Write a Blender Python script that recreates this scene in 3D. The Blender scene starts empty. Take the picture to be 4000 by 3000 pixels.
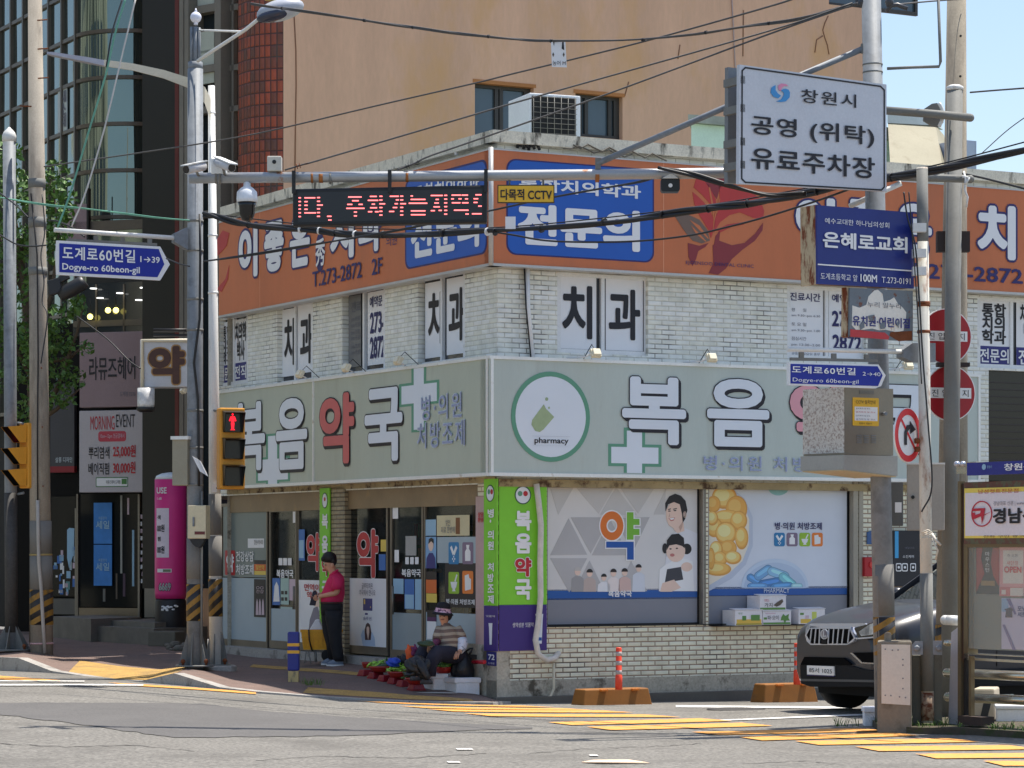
import bpy, math, random
import numpy as np
from mathutils import Vector as V, Matrix
random.seed(7)
SC = bpy.context.scene
COL = SC.collection
# ------------------------------------------------------------------ camera, sky, sun, exposure
F, HZ, ZC = 10800.0, 2150.0, 1.8          # focal length and horizon row of the 4000 x 3000 photograph, eye height
cd = bpy.data.cameras.new('camera'); cam = bpy.data.objects.new('camera', cd); COL.objects.link(cam)
cam.location = (0, 0, ZC); cam.rotation_euler = (math.radians(90), 0, 0)
cd.sensor_width = 36; cd.lens = 36*F/4000; cd.shift_y = (HZ-1500)/4000; cd.clip_start = 0.5; cd.clip_end = 2000
SC.camera = cam
SUN_EL, SUN_AZ = math.radians(72), math.radians(54)   # azimuth measured clockwise from +Y
w = bpy.data.worlds.new('World'); SC.world = w; w.use_nodes = True
wn = w.node_tree; sky = wn.nodes.new('ShaderNodeTexSky'); sky.sky_type = 'NISHITA'; sky.sun_disc = False
sky.sun_elevation = SUN_EL; sky.sun_rotation = SUN_AZ; sky.air_density = 1.0; sky.dust_density = 1.3; sky.ozone_density = 1.0
wn.links.new(sky.outputs[0], wn.nodes['Background'].inputs[0]); wn.nodes['Background'].inputs[1].default_value = 0.105
sd = bpy.data.lights.new('sun', 'SUN'); sd.energy = 3.8; sd.angle = math.radians(0.5); sd.color = (1.0, 0.94, 0.85)
so = bpy.data.objects.new('sun', sd); COL.objects.link(so)
sdir = V((math.sin(SUN_AZ)*math.cos(SUN_EL), math.cos(SUN_AZ)*math.cos(SUN_EL), math.sin(SUN_EL)))
so.rotation_euler = sdir.to_track_quat('Z', 'Y').to_euler(); so.location = sdir*60
vs = SC.view_settings; vs.view_transform = 'Standard'; vs.look = 'None'; vs.gamma = 1; vs.exposure = 0.85; vs.use_curve_mapping = False
SC.cycles.max_bounces = 8; SC.cycles.diffuse_bounces = 4; SC.cycles.glossy_bounces = 4; SC.cycles.transparent_max_bounces = 12
SC.cycles.sample_clamp_indirect = 6

# ------------------------------------------------------------------ materials
def lin(c): c /= 255.0; return c/12.92 if c <= 0.04045 else ((c+0.055)/1.055)**2.4
def rgb(c): return tuple(min(0.86, 1.22*lin(x)) for x in c)+(1,)
MC = {}
def mat(name, c, rough=0.6, metal=0.0, var=0.10, scale=1.5, fine=0.05, fscale=40, bump=0.0, bscale=60, stretch=1.0, c2=None, thr=(0.5, 0.7), c2scale=3.0, c2stretch=1.0, emit=0, alpha=1, coat=0, spec=0.5, trans=0):
    """base colour c (sRGB 0-255) broken up by coarse and fine noise; c2 = stains / rust patches of their own colour"""
    if name in MC: return MC[name]
    m = bpy.data.materials.new(name); m.use_nodes = True; nt = m.node_tree; N = nt.nodes; L = nt.links
    b = N['Principled BSDF']; b.inputs['Roughness'].default_value = rough; b.inputs['Metallic'].default_value = metal
    b.inputs['Specular IOR Level'].default_value = spec
    if coat: b.inputs['Coat Weight'].default_value = coat; b.inputs['Coat Roughness'].default_value = 0.05
    base = rgb(c); b.inputs['Base Color'].default_value = base
    if alpha < 1: b.inputs['Alpha'].default_value = alpha
    if trans: b.inputs['Transmission Weight'].default_value = trans
    if emit: b.inputs['Emission Color'].default_value = base; b.inputs['Emission Strength'].default_value = emit
    if var or fine or c2 or bump:
        tc = N.new('ShaderNodeNewGeometry'); mp = N.new('ShaderNodeMapping'); mp.inputs['Scale'].default_value = (1, 1, 1/stretch)
        L.new(tc.outputs['Position'], mp.inputs['Vector'])
        cur = None
        def noise(sc, det=4, src=mp):
            n = N.new('ShaderNodeTexNoise'); n.inputs['Scale'].default_value = sc; n.inputs['Detail'].default_value = det; n.inputs['Roughness'].default_value = 0.65
            L.new(src.outputs['Vector'], n.inputs['Vector']); return n.outputs['Fac']
        def mr(fac, lo, hi):
            r = N.new('ShaderNodeMapRange'); r.inputs[1].default_value = 0.3; r.inputs[2].default_value = 0.7; r.inputs[3].default_value = lo; r.inputs[4].default_value = hi
            L.new(fac, r.inputs[0]); return r.outputs[0]
        val = mr(noise(scale), 1-var, 1+var)
        if fine:
            f = mr(noise(fscale, 3), 1-fine, 1+fine); mu = N.new('ShaderNodeMath'); mu.operation = 'MULTIPLY'; L.new(val, mu.inputs[0]); L.new(f, mu.inputs[1]); val = mu.outputs[0]
        mx = N.new('ShaderNodeMix'); mx.data_type = 'RGBA'; mx.blend_type = 'MULTIPLY'; mx.inputs[0].default_value = 1; mx.inputs[6].default_value = base
        L.new(val, mx.inputs[7]); cur = mx.outputs[2]
        if c2:
            mp2 = N.new('ShaderNodeMapping'); mp2.inputs['Scale'].default_value = (1, 1, 1/c2stretch); L.new(tc.outputs['Position'], mp2.inputs['Vector'])
            r = N.new('ShaderNodeMapRange'); r.inputs[1].default_value = thr[0]; r.inputs[2].default_value = thr[1]; L.new(noise(c2scale, 6, mp2), r.inputs[0])
            m2 = N.new('ShaderNodeMix'); m2.data_type = 'RGBA'; L.new(r.outputs[0], m2.inputs[0]); L.new(cur, m2.inputs[6]); m2.inputs[7].default_value = rgb(c2); cur = m2.outputs[2]
        L.new(cur, b.inputs['Base Color'])
        if bump:
            bp = N.new('ShaderNodeBump'); bp.inputs['Strength'].default_value = bump; bp.inputs['Distance'].default_value = 0.02
            L.new(noise(bscale, 5), bp.inputs['Height']); L.new(bp.outputs[0], b.inputs['Normal'])
    MC[name] = m; return m

def plain(name, c, rough=0.5, **k): return mat(name, c, rough, var=0.04, scale=2.0, fine=0.0, **k)

# ------------------------------------------------------------------ mesh builder
ROOT = {}
def setp(o, label=None, cat=None, group=None, kind=None):
    if label: o['label'] = label
    if cat: o['category'] = cat
    if group: o['group'] = group
    if kind: o['kind'] = kind
    return o
class MB:
    def __init__(s): s.v = []; s.f = []; s.sm = []
    def add(s, vs, fs, smooth=False):
        k = len(s.v); s.v += [V(p) for p in vs]
        for f in fs: s.f.append([k+i for i in f]); s.sm.append(smooth)
        return s
    def poly(s, pts): return s.add(pts, [list(range(len(pts)))])
    def prism(s, pts, vec):
        n = len(pts); vec = V(vec); q = [V(p) for p in pts]
        nr = V((0, 0, 0))
        for i in range(n): nr += (q[i]-q[0]).cross(q[(i+1) % n]-q[0])
        if nr.dot(vec) > 0: q = q[::-1]
        vs = q+[p+vec for p in q]
        return s.add(vs, [list(range(n)), list(range(2*n-1, n-1, -1))]+[[(i+1) % n, i, n+i, n+(i+1) % n] for i in range(n)])
    def box(s, c, ax, ay, az):
        c, ax, ay, az = V(c), V(ax), V(ay), V(az)
        return s.prism([c-ax-ay-az, c+ax-ay-az, c+ax+ay-az, c-ax+ay-az], az*2)
    def aab(s, x0, x1, y0, y1, z0, z1): return s.box(((x0+x1)/2, (y0+y1)/2, (z0+z1)/2), ((x1-x0)/2, 0, 0), (0, (y1-y0)/2, 0), (0, 0, (z1-z0)/2))
    def loft(s, rings, cap=True, smooth=True, closed=False):
        n = len(rings[0]); vs = [p for r in rings for p in r]; fs = []
        m = len(rings)
        for j in range(m if closed else m-1):
            a, b = j*n, ((j+1) % m)*n
            for i in range(n): fs.append([a+i, a+(i+1) % n, b+(i+1) % n, b+i])
        s.add(vs, fs, smooth)
        if cap and not closed:
            k = len(s.v)-len(vs)
            s.f.append([k+i for i in range(n)][::-1]); s.sm.append(False)
            s.f.append([k+(m-1)*n+i for i in range(n)]); s.sm.append(False)
        return s
    def tube(s, pts, r, n=10, cap=True, smooth=True):
        pts = [V(p) for p in pts]; m = len(pts); rr = r if isinstance(r, (list, tuple)) else [r]*m
        rings = []; prev = None
        for i, p in enumerate(pts):
            t = (pts[min(i+1, m-1)]-pts[max(i-1, 0)]).normalized()
            if prev is None:
                a = V((0, 0, 1)) if abs(t.z) < 0.9 else V((1, 0, 0)); x = a.cross(t).normalized()
            else: x = (prev-t*prev.dot(t)).normalized()
            y = t.cross(x); prev = x
            rings.append([p+(x*math.cos(2*math.pi*k/n)+y*math.sin(2*math.pi*k/n))*rr[i] for k in range(n)])
        return s.loft(rings, cap, smooth)
    def ell(s, c, rx, ry, rz, nu=14, nv=9, R=None):
        c = V(c); rings = []
        for j in range(1, nv):
            a = math.pi*j/nv
            ring = []
            for i in range(nu):
                t = 2*math.pi*i/nu; p = V((rx*math.sin(a)*math.cos(t), ry*math.sin(a)*math.sin(t), -rz*math.cos(a)))
                ring.append(c+(R @ p if R else p))
            rings.append(ring)
        return s.loft(rings, True, True)
    def lathe(s, c, prof, n=16, axis=(0, 0, 1), smooth=True, cap=True):
        ax = V(axis).normalized(); x = (V((1, 0, 0)) if abs(ax.x) < 0.8 else V((0, 1, 0))).cross(ax).normalized(); y = ax.cross(x); c = V(c)
        return s.loft([[c+ax*h+(x*math.cos(2*math.pi*k/n)+y*math.sin(2*math.pi*k/n))*max(r, 1e-4) for k in range(n)] for r, h in prof], cap, smooth)
    def build(s, name, m, parent=None, *a, **k):
        if isinstance(parent, Multi): parent.add(s, m); return parent
        return s.build_(name, m, parent, *a, **k)
    def build_(s, name, m, parent=None, label=None, cat=None, group=None, kind=None, origin=None, bevel=0):
        me = bpy.data.meshes.new(name)
        if parent is not None: off = ROOT[parent.name]
        else:
            if origin is None:
                xs = [p.x for p in s.v]; ys = [p.y for p in s.v]; zs = [p.z for p in s.v]
                origin = ((min(xs)+max(xs))/2, (min(ys)+max(ys))/2, min(zs))
            off = V(origin)
        me.from_pydata([tuple(p-off) for p in s.v], [], s.f)
        me.polygons.foreach_set('use_smooth', s.sm); me.update()
        if m: me.materials.append(m)
        o = bpy.data.objects.new(name, me); COL.objects.link(o)
        if parent is not None: o.parent = parent
        else: o.location = off
        ROOT[o.name] = off
        if bevel:
            md = o.modifiers.new('bevel', 'BEVEL'); md.width = bevel; md.segments = 2; md.limit_method = 'ANGLE'; md.angle_limit = math.radians(40)
        return setp(o, label, cat, group, kind)
MULTI = []
class Multi:
    """one printed or lettered part in several colours: one mesh, several materials"""
    def __init__(s, name, parent): s.name = name; s.parent = parent; s.mb = MB(); s.mats = []; s.mi = []; MULTI.append(s)
    def add(s, mb, m):
        if m not in s.mats: s.mats.append(m)
        s.mb.add(mb.v, mb.f); s.mb.sm[-len(mb.f):] = mb.sm; s.mi += [s.mats.index(m)]*len(mb.f)
    def finish(s):
        if not s.mb.f: return
        me_f = s.mb.f; o = s.mb.build_(s.name, None, s.parent)
        for m in s.mats: o.data.materials.append(m)
        if len(o.data.polygons) == len(s.mi): o.data.polygons.foreach_set('material_index', s.mi)
        else: print('MULTI MISMATCH', s.name, len(o.data.polygons), len(s.mi))
def thing(name, label, cat, loc, group=None, kind=None):
    o = bpy.data.objects.new(name, None); COL.objects.link(o); o.location = loc; o.empty_display_size = 0.2
    ROOT[o.name] = V(loc); return setp(o, label, cat, group, kind)
def dup(root, loc, label=None, rotz=None):
    r = root.copy(); COL.objects.link(r); r.location = loc; ROOT[r.name] = V(loc)
    if rotz is not None: r.rotation_euler = (0, 0, rotz)
    if label: r['label'] = label
    for ch in list(root.children):
        c = ch.copy(); COL.objects.link(c); c.parent = r
        for g in ch.children:
            d = g.copy(); COL.objects.link(d); d.parent = c
    return r
# ------------------------------------------------------------------ from the photograph's rows and columns to places
def P(px, py, Y): return V(((px-2000)/F*Y, Y, ZC+(HZ-py)/F*Y))
def S(px, Y): return px*Y/F               # size in metres of px photo pixels at distance Y
class PL:
    """vertical plane through O along unit u; n points to the street"""
    def __init__(s, O, u):
        s.O = V(O); s.u = V(u).normalized(); n = V((s.u.y, -s.u.x, 0)); s.n = n if n.y < 0 else -n
    def at(s, px, py, off=0.0):
        d = V(((px-2000)/F, 1, (HZ-py)/F)); C = V((0, 0, ZC)); t = (s.O+s.n*off-C).dot(s.n)/d.dot(s.n); return C+d*t
    def uv(s, px, py, off=0.0):
        p = s.at(px, py, off)-s.O; return p.dot(s.u), p.z
    def pt(s, u, v, off=0.0): return s.O+s.u*u+s.n*off+V((0, 0, v))
    def rect(s, mb, x0, y0, x1, y1, off=0.0, dep=0.02):
        u0, v1 = s.uv(x0, y0, off); u1, v0 = s.uv(x1, y1, off); return s.urect(mb, u0, u1, v0, v1, off, dep)
    def urect(s, mb, u0, u1, v0, v1, off, dep): return mb.prism([s.pt(u0, v0, off), s.pt(u1, v0, off), s.pt(u1, v1, off), s.pt(u0, v1, off)], s.n*-dep)
    def shape(s, mb, pts, off, dep=0.004): return mb.prism([s.at(x, y, off) for x, y in pts], s.n*-dep)
    def disc(s, mb, cx, cy, r, off, dep=0.004, n=36, r_in=None, ry=None):
        u, v = s.uv(cx, cy, off); ry = ry or r
        o = [(math.cos(2*math.pi*k/n), math.sin(2*math.pi*k/n)) for k in range(n)]
        if r_in is None: return mb.prism([s.pt(u+r*c, v+ry*q, off) for c, q in o], s.n*-dep)
        q = r_in/r
        A = [s.pt(u+r*c, v+ry*t, off) for c, t in o]; B = [s.pt(u+r*q*c, v+ry*q*t, off) for c, t in o]
        A2 = [p-s.n*dep for p in A]; B2 = [p-s.n*dep for p in B]
        mb.loft([A2, A, B, B2], False, False, True); return mb
    def rrect(s, mb, x0, y0, x1, y1, off, r, dep=0.004):
        u0, v1 = s.uv(x0, y0, off); u1, v0 = s.uv(x1, y1, off)
        if u0 > u1: u0, u1 = u1, u0
        pts = []
        for cx, cy, a0 in ((u1-r, v1-r, 0), (u0+r, v1-r, 90), (u0+r, v0+r, 180), (u1-r, v0+r, 270)):
            for k in range(6):
                a = math.radians(a0+18*k); pts.append(s.pt(cx+r*math.cos(a), cy+r*math.sin(a), off))
        return mb.prism(pts, s.n*-dep)
TXT = {}
def glyphs(t, ls=1.0, sp=1.0):
    k = (t, ls, sp)
    if k not in TXT:
        c = bpy.data.curves.new('txt', 'FONT'); c.body = t; c.resolution_u = 4 if len(t) < 9 else 2; c.fill_mode = 'FRONT'; c.align_x = 'CENTER'; c.space_line = ls; c.space_character = sp
        o = bpy.data.objects.new('txt', c); me = bpy.data.meshes.new_from_object(o)
        TXT[k] = ([v.co.copy() for v in me.vertices], [list(p.vertices) for p in me.polygons])
        bpy.data.objects.remove(o); bpy.data.curves.remove(c); bpy.data.meshes.remove(me)
    return TXT[k]
def letters(mb, pl, t, x0, y0, x1, y1, off, bold=0.0, ext=0.0, ls=1.0, sp=1.0, shift=(0, 0)):
    """lettering t fitted to the photo box x0 y0 x1 y1 on plane pl; strokes are thickened by bold (share of an em) and by ext (an outline)"""
    vs, fs = glyphs(t, ls, sp)
    if not vs: return
    xs = [v.x for v in vs]; ys = [v.y for v in vs]; a, b, c, d = min(xs), max(xs), min(ys), max(ys); w_, h_ = b-a+2*bold, d-c+2*bold
    u0, vt = pl.uv(x0, y0, off); u1, vb = pl.uv(x1, y1, off); su, sv = (u1-u0)/w_, (vt-vb)/h_; e = abs(ext)*(abs(su)+sv)*0.5
    ru, rv = bold*abs(su)+e, bold*sv+e; n = 1 if ru+rv < 0.004 else (6 if sv < 0.16 else 14)
    base = [(u0+(v.x-a+bold)*su+shift[0], vb+(v.y-c+bold)*sv+shift[1]) for v in vs]
    for k in range(n):
        th = 2*math.pi*k/n; du, dv = (ru*math.cos(th), rv*math.sin(th)) if n > 1 else (0, 0)
        mb.add([pl.pt(u+du, v+dv, off+k*0.00012) for u, v in base], fs)
    if n > 6: mb.add([pl.pt(u, v, off+n*0.00012) for u, v in base], fs)
def text(parent, pl, t, x0, y0, x1, y1, off, m, bold=0.02, name='lettering', outline=None, ow=0.04, shadow=None, sh=(0, 0), **k):
    if shadow: 
        b = MB(); letters(b, pl, t, x0, y0, x1, y1, off+0.001, bold, ow, shift=sh, **k); b.build('letter_shadow', shadow, parent)
        b = MB(); letters(b, pl, t, x0, y0, x1, y1, off+0.003, bold, ow, shift=(sh[0]/2, sh[1]/2), **k); b.build('letter_shadow', shadow, parent)
    if outline:
        b = MB(); letters(b, pl, t, x0, y0, x1, y1, off+0.005, bold, ow, **k); b.build('letter_outline', outline, parent)
    b = MB(); letters(b, pl, t, x0, y0, x1, y1, off+0.007+(0.003 if outline else 0), bold, **k); return b.build(name, m, parent)
class TPS:
    def __init__(s, pts):
        p = np.array([[a.x, a.y] for a in pts]); z = np.array([a.z for a in pts]); n = len(p)
        r2 = ((p[:, None]-p[None])**2).sum(-1); K = np.where(r2 > 0, 0.5*r2*np.log(r2+1e-12), 0)+np.eye(n)*3.0
        Q = np.hstack([np.ones((n, 1)), p]); A = np.block([[K, Q], [Q.T, np.zeros((3, 3))]]); s.w = np.linalg.solve(A, np.r_[z, 0, 0, 0]); s.p = p
    def __call__(s, x, y):
        x = min(max(x, -9.5), 10); y = min(max(y, 20), 46)
        r2 = ((s.p-np.array([x, y]))**2).sum(-1); k = np.where(r2 > 0, 0.5*r2*np.log(r2+1e-12), 0)
        return float(s.w[:-3] @ k+s.w[-3]+s.w[-2]*x+s.w[-1]*y)
# ------------------------------------------------------------------ planes of the corner building
CORNER = P(1942, 2150, 37.24); CORNER.z = 0
UR = V((0.8793, 0.4762, 0)); UL = V((0.4762, -0.8793, 0))
R = PL(CORNER, UR); L = PL(CORNER, UL)
def sh(*c): return tuple(min(238, x*1.1) for x in c)
def bricks(name, c1, c2, mort, bw=0.226, bh=0.0667, mw=0.007, stain=(60, 58, 52), thr=(0.62, 0.8), bump=0.5, rough=0.35, off=0.5):
    if name in MC: return MC[name]
    m = bpy.data.materials.new(name); m.use_nodes = True; nt = m.node_tree; N = nt.nodes; K = nt.links; b = N['Principled BSDF']; b.inputs['Roughness'].default_value = rough
    uv = N.new('ShaderNodeUVMap'); br = N.new('ShaderNodeTexBrick'); K.new(uv.outputs[0], br.inputs['Vector'])
    br.offset = off; br.inputs['Scale'].default_value = 1; br.inputs['Brick Width'].default_value = bw; br.inputs['Row Height'].default_value = bh; br.inputs['Mortar Size'].default_value = mw; br.inputs['Mortar Smooth'].default_value = 0.15
    br.inputs['Color1'].default_value = rgb(c1); br.inputs['Color2'].default_value = rgb(c2); br.inputs['Mortar'].default_value = rgb(mort); br.inputs['Bias'].default_value = 0
    ge = N.new('ShaderNodeNewGeometry'); mp = N.new('ShaderNodeMapping'); mp.inputs['Scale'].default_value = (1, 1, 0.35); K.new(ge.outputs['Position'], mp.inputs['Vector'])
    n1 = N.new('ShaderNodeTexNoise'); n1.inputs['Scale'].default_value = 2.2; n1.inputs['Detail'].default_value = 7; n1.inputs['Roughness'].default_value = 0.7; K.new(mp.outputs[0], n1.inputs['Vector'])
    r = N.new('ShaderNodeMapRange'); r.inputs[1].default_value = thr[0]; r.inputs[2].default_value = thr[1]; r.inputs[4].default_value = 0.75; K.new(n1.outputs['Fac'], r.inputs[0])
    n2 = N.new('ShaderNodeTexNoise'); n2.inputs['Scale'].default_value = 6; n2.inputs['Detail'].default_value = 4; K.new(ge.outputs['Position'], n2.inputs['Vector'])
    r2 = N.new('ShaderNodeMapRange'); r2.inputs[1].default_value = 0.3; r2.inputs[2].default_value = 0.7; r2.inputs[3].default_value = 0.86; r2.inputs[4].default_value = 1.08; K.new(n2.outputs['Fac'], r2.inputs[0])
    n3 = N.new('ShaderNodeTexNoise'); n3.inputs['Scale'].default_value = 1.7; n3.inputs['Detail'].default_value = 6; K.new(ge.outputs['Position'], n3.inputs['Vector'])
    r3_ = N.new('ShaderNodeMapRange'); r3_.inputs[1].default_value = 0.54; r3_.inputs[2].default_value = 0.66; r3_.inputs[4].default_value = 0.8; K.new(n3.outputs['Fac'], r3_.inputs[0])
    jm = N.new('ShaderNodeMath'); jm.operation = 'MULTIPLY'; K.new(br.outputs['Fac'], jm.inputs[0]); K.new(r3_.outputs[0], jm.inputs[1])
    jx = N.new('ShaderNodeMix'); jx.data_type = 'RGBA'; K.new(jm.outputs[0], jx.inputs[0]); K.new(br.outputs['Color'], jx.inputs[6]); jx.inputs[7].default_value = rgb((70, 66, 58))
    mu = N.new('ShaderNodeMix'); mu.data_type = 'RGBA'; mu.blend_type = 'MULTIPLY'; mu.inputs[0].default_value = 1; K.new(jx.outputs[2], mu.inputs[6]); K.new(r2.outputs[0], mu.inputs[7])
    mx = N.new('ShaderNodeMix'); mx.data_type = 'RGBA'; K.new(r.outputs[0], mx.inputs[0]); K.new(mu.outputs[2], mx.inputs[6]); mx.inputs[7].default_value = rgb(stain); K.new(mx.outputs[2], b.inputs['Base Color'])
    br2 = N.new('ShaderNodeTexBrick'); K.new(uv.outputs[0], br2.inputs['Vector']); br2.offset = off; br2.inputs['Scale'].default_value = 1; br2.inputs['Brick Width'].default_value = bw; br2.inputs['Row Height'].default_value = bh; br2.inputs['Mortar Size'].default_value = bh*0.26; br2.inputs['Mortar Smooth'].default_value = 1.0
    bp = N.new('ShaderNodeBump'); bp.inputs['Strength'].default_value = bump; bp.inputs['Distance'].default_value = 0.015; bp.invert = True; K.new(br2.outputs['Fac'], bp.inputs['Height']); K.new(bp.outputs[0], b.inputs['Normal'])
    MC[name] = m; return m
def uvwall(o, pl, off=(0, 0)):
    me = o.data; ul = me.uv_layers.new(name='UVMap'); w_ = ROOT[o.name] if o.name in ROOT else V((0, 0, 0))
    for lp in me.loops:
        p = me.vertices[lp.vertex_index].co+w_-pl.O; ul.data[lp.index].uv = (p.dot(pl.u)+off[0], p.z+off[1])
def wall(mb, pl, u0, u1, v0, v1, holes, off=0.0, rev=0.15):
    us = sorted({u0, u1}|{h[0] for h in holes}|{h[1] for h in holes}); vs_ = sorted({v0, v1}|{h[2] for h in holes}|{h[3] for h in holes})
    for a, b in zip(us, us[1:]):
        for c, d in zip(vs_, vs_[1:]):
            if any(h[0] <= (a+b)/2 <= h[1] and h[2] <= (c+d)/2 <= h[3] for h in holes): continue
            mb.poly([pl.pt(a, c, off), pl.pt(b, c, off), pl.pt(b, d, off), pl.pt(a, d, off)])
    for a, b, c, d in holes:
        for p, q in (((a, c), (b, c)), ((b, c), (b, d)), ((b, d), (a, d)), ((a, d), (a, c))):
            mb.poly([pl.pt(*p, off), pl.pt(*q, off), pl.pt(*q, off-rev), pl.pt(*p, off-rev)])
# ------------------------------------------------------------------ ground
RD = TPS([P(*q) for q in ((2000, 3000, 23), (0, 3000, 23), (4000, 3000, 23), (1942, 2752, 36.9), (2985, 2735, 39.3), (3290, 2767, 33.5), (3520, 2865, 29), (4000, 2850, 29.5), (2400, 2800, 32), (0, 2622, 43.2), (200, 2626, 41.2), (560, 2668, 38.6), (860, 2690, 37.2), (1250, 2728, 36.2), (1600, 2747, 36.2))])
def G(px, py, h=0.0):
    """point of the road (plus h) seen at px, py"""
    a, b = 15.0, 70.0
    for _ in range(40):
        m = (a+b)/2; p = P(px, py, m)
        if p.z > RD(p.x, p.y)+h: a = m
        else: b = m
    return P(px, py, (a+b)/2)
asph = mat('asphalt_aged', (109, 106, 100), 0.9, var=0.10, scale=0.6, fine=0.55, fscale=26, bump=0.8, bscale=45, c2=(88, 85, 80), thr=(0.5, 0.72), c2scale=0.7)
asph2 = mat('asphalt_patch_fill', (84, 82, 80), 0.88, var=0.09, scale=1.2, fine=0.25, fscale=34, bump=0.25, bscale=120)
yel = mat('road_paint_yellow', (204, 142, 64), 0.75, var=0.08, scale=3, fine=0.2, fscale=40, c2=(132, 120, 102), thr=(0.54, 0.66), c2scale=9)
wht = mat('road_paint_white', (205, 203, 198), 0.7, var=0.06, scale=3, fine=0.12, fscale=60, c2=(140, 138, 134), thr=(0.56, 0.66), c2scale=14)
b = MB(); nx, ny = 90, 90; xs = [-60, -35]+[-20+40*i/(nx-5) for i in range(nx-4)]+[40, 70]; ys = [-60, -20, 5]+[14+40*i/(ny-7) for i in range(ny-6)]+[65, 90, 140]
vs_ = [(x, y, RD(x, y)-(0.25 if y > 60 else 0)) for y in ys for x in xs]
b.add(vs_, [[j*len(xs)+i, j*len(xs)+i+1, (j+1)*len(xs)+i+1, (j+1)*len(xs)+i] for j in range(len(ys)-1) for i in range(len(xs)-1)], True)
b.build('road', asph, kind='structure', origin=(0, 0, 0))
def subdiv(p, n=8):
    q = []
    for i in range(len(p)):
        a, c = V(p[i]), V(p[(i+1) % len(p)]); q += [a.lerp(c, k/n) for k in range(n)]
    return q
def ground_poly(mb, pts, h, n=6):
    """sheet on the road following its slope: fan of strips between two edges"""
    q = [G(x, y) for x, y in pts]; mb.poly([V((p.x, p.y, RD(p.x, p.y)+h)) for p in q])
def strip(mb, top, bot, h, n=24):
    T = [G(*top[0]).lerp(G(*top[1]), k/n) for k in range(n+1)]; B = [G(*bot[0]).lerp(G(*bot[1]), k/n) for k in range(n+1)]
    m = 4; rows = [[T[k].lerp(B[k], j/m) for k in range(n+1)] for j in range(m+1)]
    mb.add([V((p.x, p.y, RD(p.x, p.y)+h)) for r in rows for p in r], [[j*(n+1)+i, j*(n+1)+i+1, (j+1)*(n+1)+i+1, (j+1)*(n+1)+i] for j in range(m) for i in range(n)])
crm = mat('road_line_tone', (84, 81, 77), 0.95, var=0.2)  # tone of the thin dark wavering lines laid on the asphalt
for k, pts in enumerate(([(1000, 2972), (1250, 2955), (1600, 2962), (1900, 2944)], [(2060, 2945), (2300, 2925), (2600, 2915), (2740, 2905)], [(-30, 2905), (260, 2918), (520, 2912), (760, 2935)], [(2900, 2985), (3150, 2972), (3300, 2990)])):
    b = MB(); random.seed(k)
    for (xa, ya), (xb, yb) in zip(pts, pts[1:]):
        for j in range(8):
            f, g = j/8, (j+1)/8; jit = lambda i: 5*math.sin(i*2.3+k)
            p, q = G(xa+(xb-xa)*f, ya+(yb-ya)*f+jit(j)*.4), G(xa+(xb-xa)*g, ya+(yb-ya)*g+jit(j+1)*.4); w_ = V((0, random.uniform(.012, .03), 0))
            b.add([V((v.x, v.y, RD(v.x, v.y)+.005)) for v in (p-w_, q-w_, q+w_, p+w_)], [[0, 1, 2, 3]])
    b.build('road_dark_line', crm, kind='structure')
b = MB()   # resurfaced dark patch
pt = [(-60, 2748), (400, 2746), (790, 2750), (1000, 2777), (1650, 2820), (2080, 2842)]; pb = [(-60, 2788), (200, 2815), (450, 2851), (680, 2883), (1316, 2878), (2080, 2846)]
def lerpl(pl_, n):
    out = []
    for k in range(n+1):
        t = k/n*(len(pl_)-1); i = min(int(t), len(pl_)-2); f = t-i; out.append((pl_[i][0]*(1-f)+pl_[i+1][0]*f, pl_[i][1]*(1-f)+pl_[i+1][1]*f))
    return out
A, B_ = lerpl(pt, 40), lerpl(pb, 40); rows = []; random.seed(12)
A = [(x, y+random.uniform(-1.5, 1.5)) for x, y in A]; B_ = [(x, y+random.uniform(-3, 3)) for x, y in B_]
for j in range(9): rows.append([G(a[0]+(c[0]-a[0])*j/8, a[1]+(c[1]-a[1])*j/8) for a, c in zip(A, B_)])
b.add([V((p.x, p.y, RD(p.x, p.y)+0.006)) for r in rows for p in r], [[j*41+i, j*41+i+1, (j+1)*41+i+1, (j+1)*41+i] for j in range(8) for i in range(40)], True)
b.build('road_patch', asph2, kind='structure')
cross = [((1391, 2740), (2170, 2765), 9), ((1560, 2760), (2315, 2776), 10), ((1667, 2772), (2478, 2786), 12), ((1809, 2789), (2660, 2804), 14), ((2140, 2824), (2860, 2819), 14), ((2290, 2842), (3020, 2838), 16), ((2700, 2862), (3480, 2858), 14), ((2886, 2882), (3590, 2876), 17), ((3104, 2898), (3830, 2901), 19), ((3340, 2920), (4060, 2930), 22), ((3575, 2948), (4200, 2962), 23), ((3840, 2976), (4450, 2995), 24)]
for (xa, ya), (xb, yb), t in cross:
    b = MB(); w_ = xb-xa
    strip(b, ((xa, ya), (xb-w_*0.17, yb-t*0.75)), ((xa+w_*0.13, ya+t*0.8), (xb, yb)), 0.010)
    b.build('crosswalk_stripe', yel, kind='structure')
b = MB(); strip(b, ((-60, 2638), (235, 2660)), ((-60, 2653), (235, 2666)), 0.010); strip(b, ((420, 2668), (1000, 2707)), ((520, 2681), (1000, 2714)), 0.010); b.build('edge_line', yel, kind='structure')
b = MB(); strip(b, ((-60, 2677), (560, 2677)), ((-60, 2682), (560, 2682)), 0.014); strip(b, ((-60, 2662), (330, 2663)), ((-60, 2665), (330, 2666)), 0.014); b.build('stop_line', wht, kind='structure')
b = MB(); strip(b, ((2640, 2757), (3330, 2764)), ((2640, 2765), (3330, 2773)), 0.009); b.build('edge_line', wht, kind='structure')
b = MB(); strip(b, ((2790, 2815), (3370, 2791)), ((2790, 2819), (3370, 2797)), 0.009); b.build('lane_line', wht, kind='structure')
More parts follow.
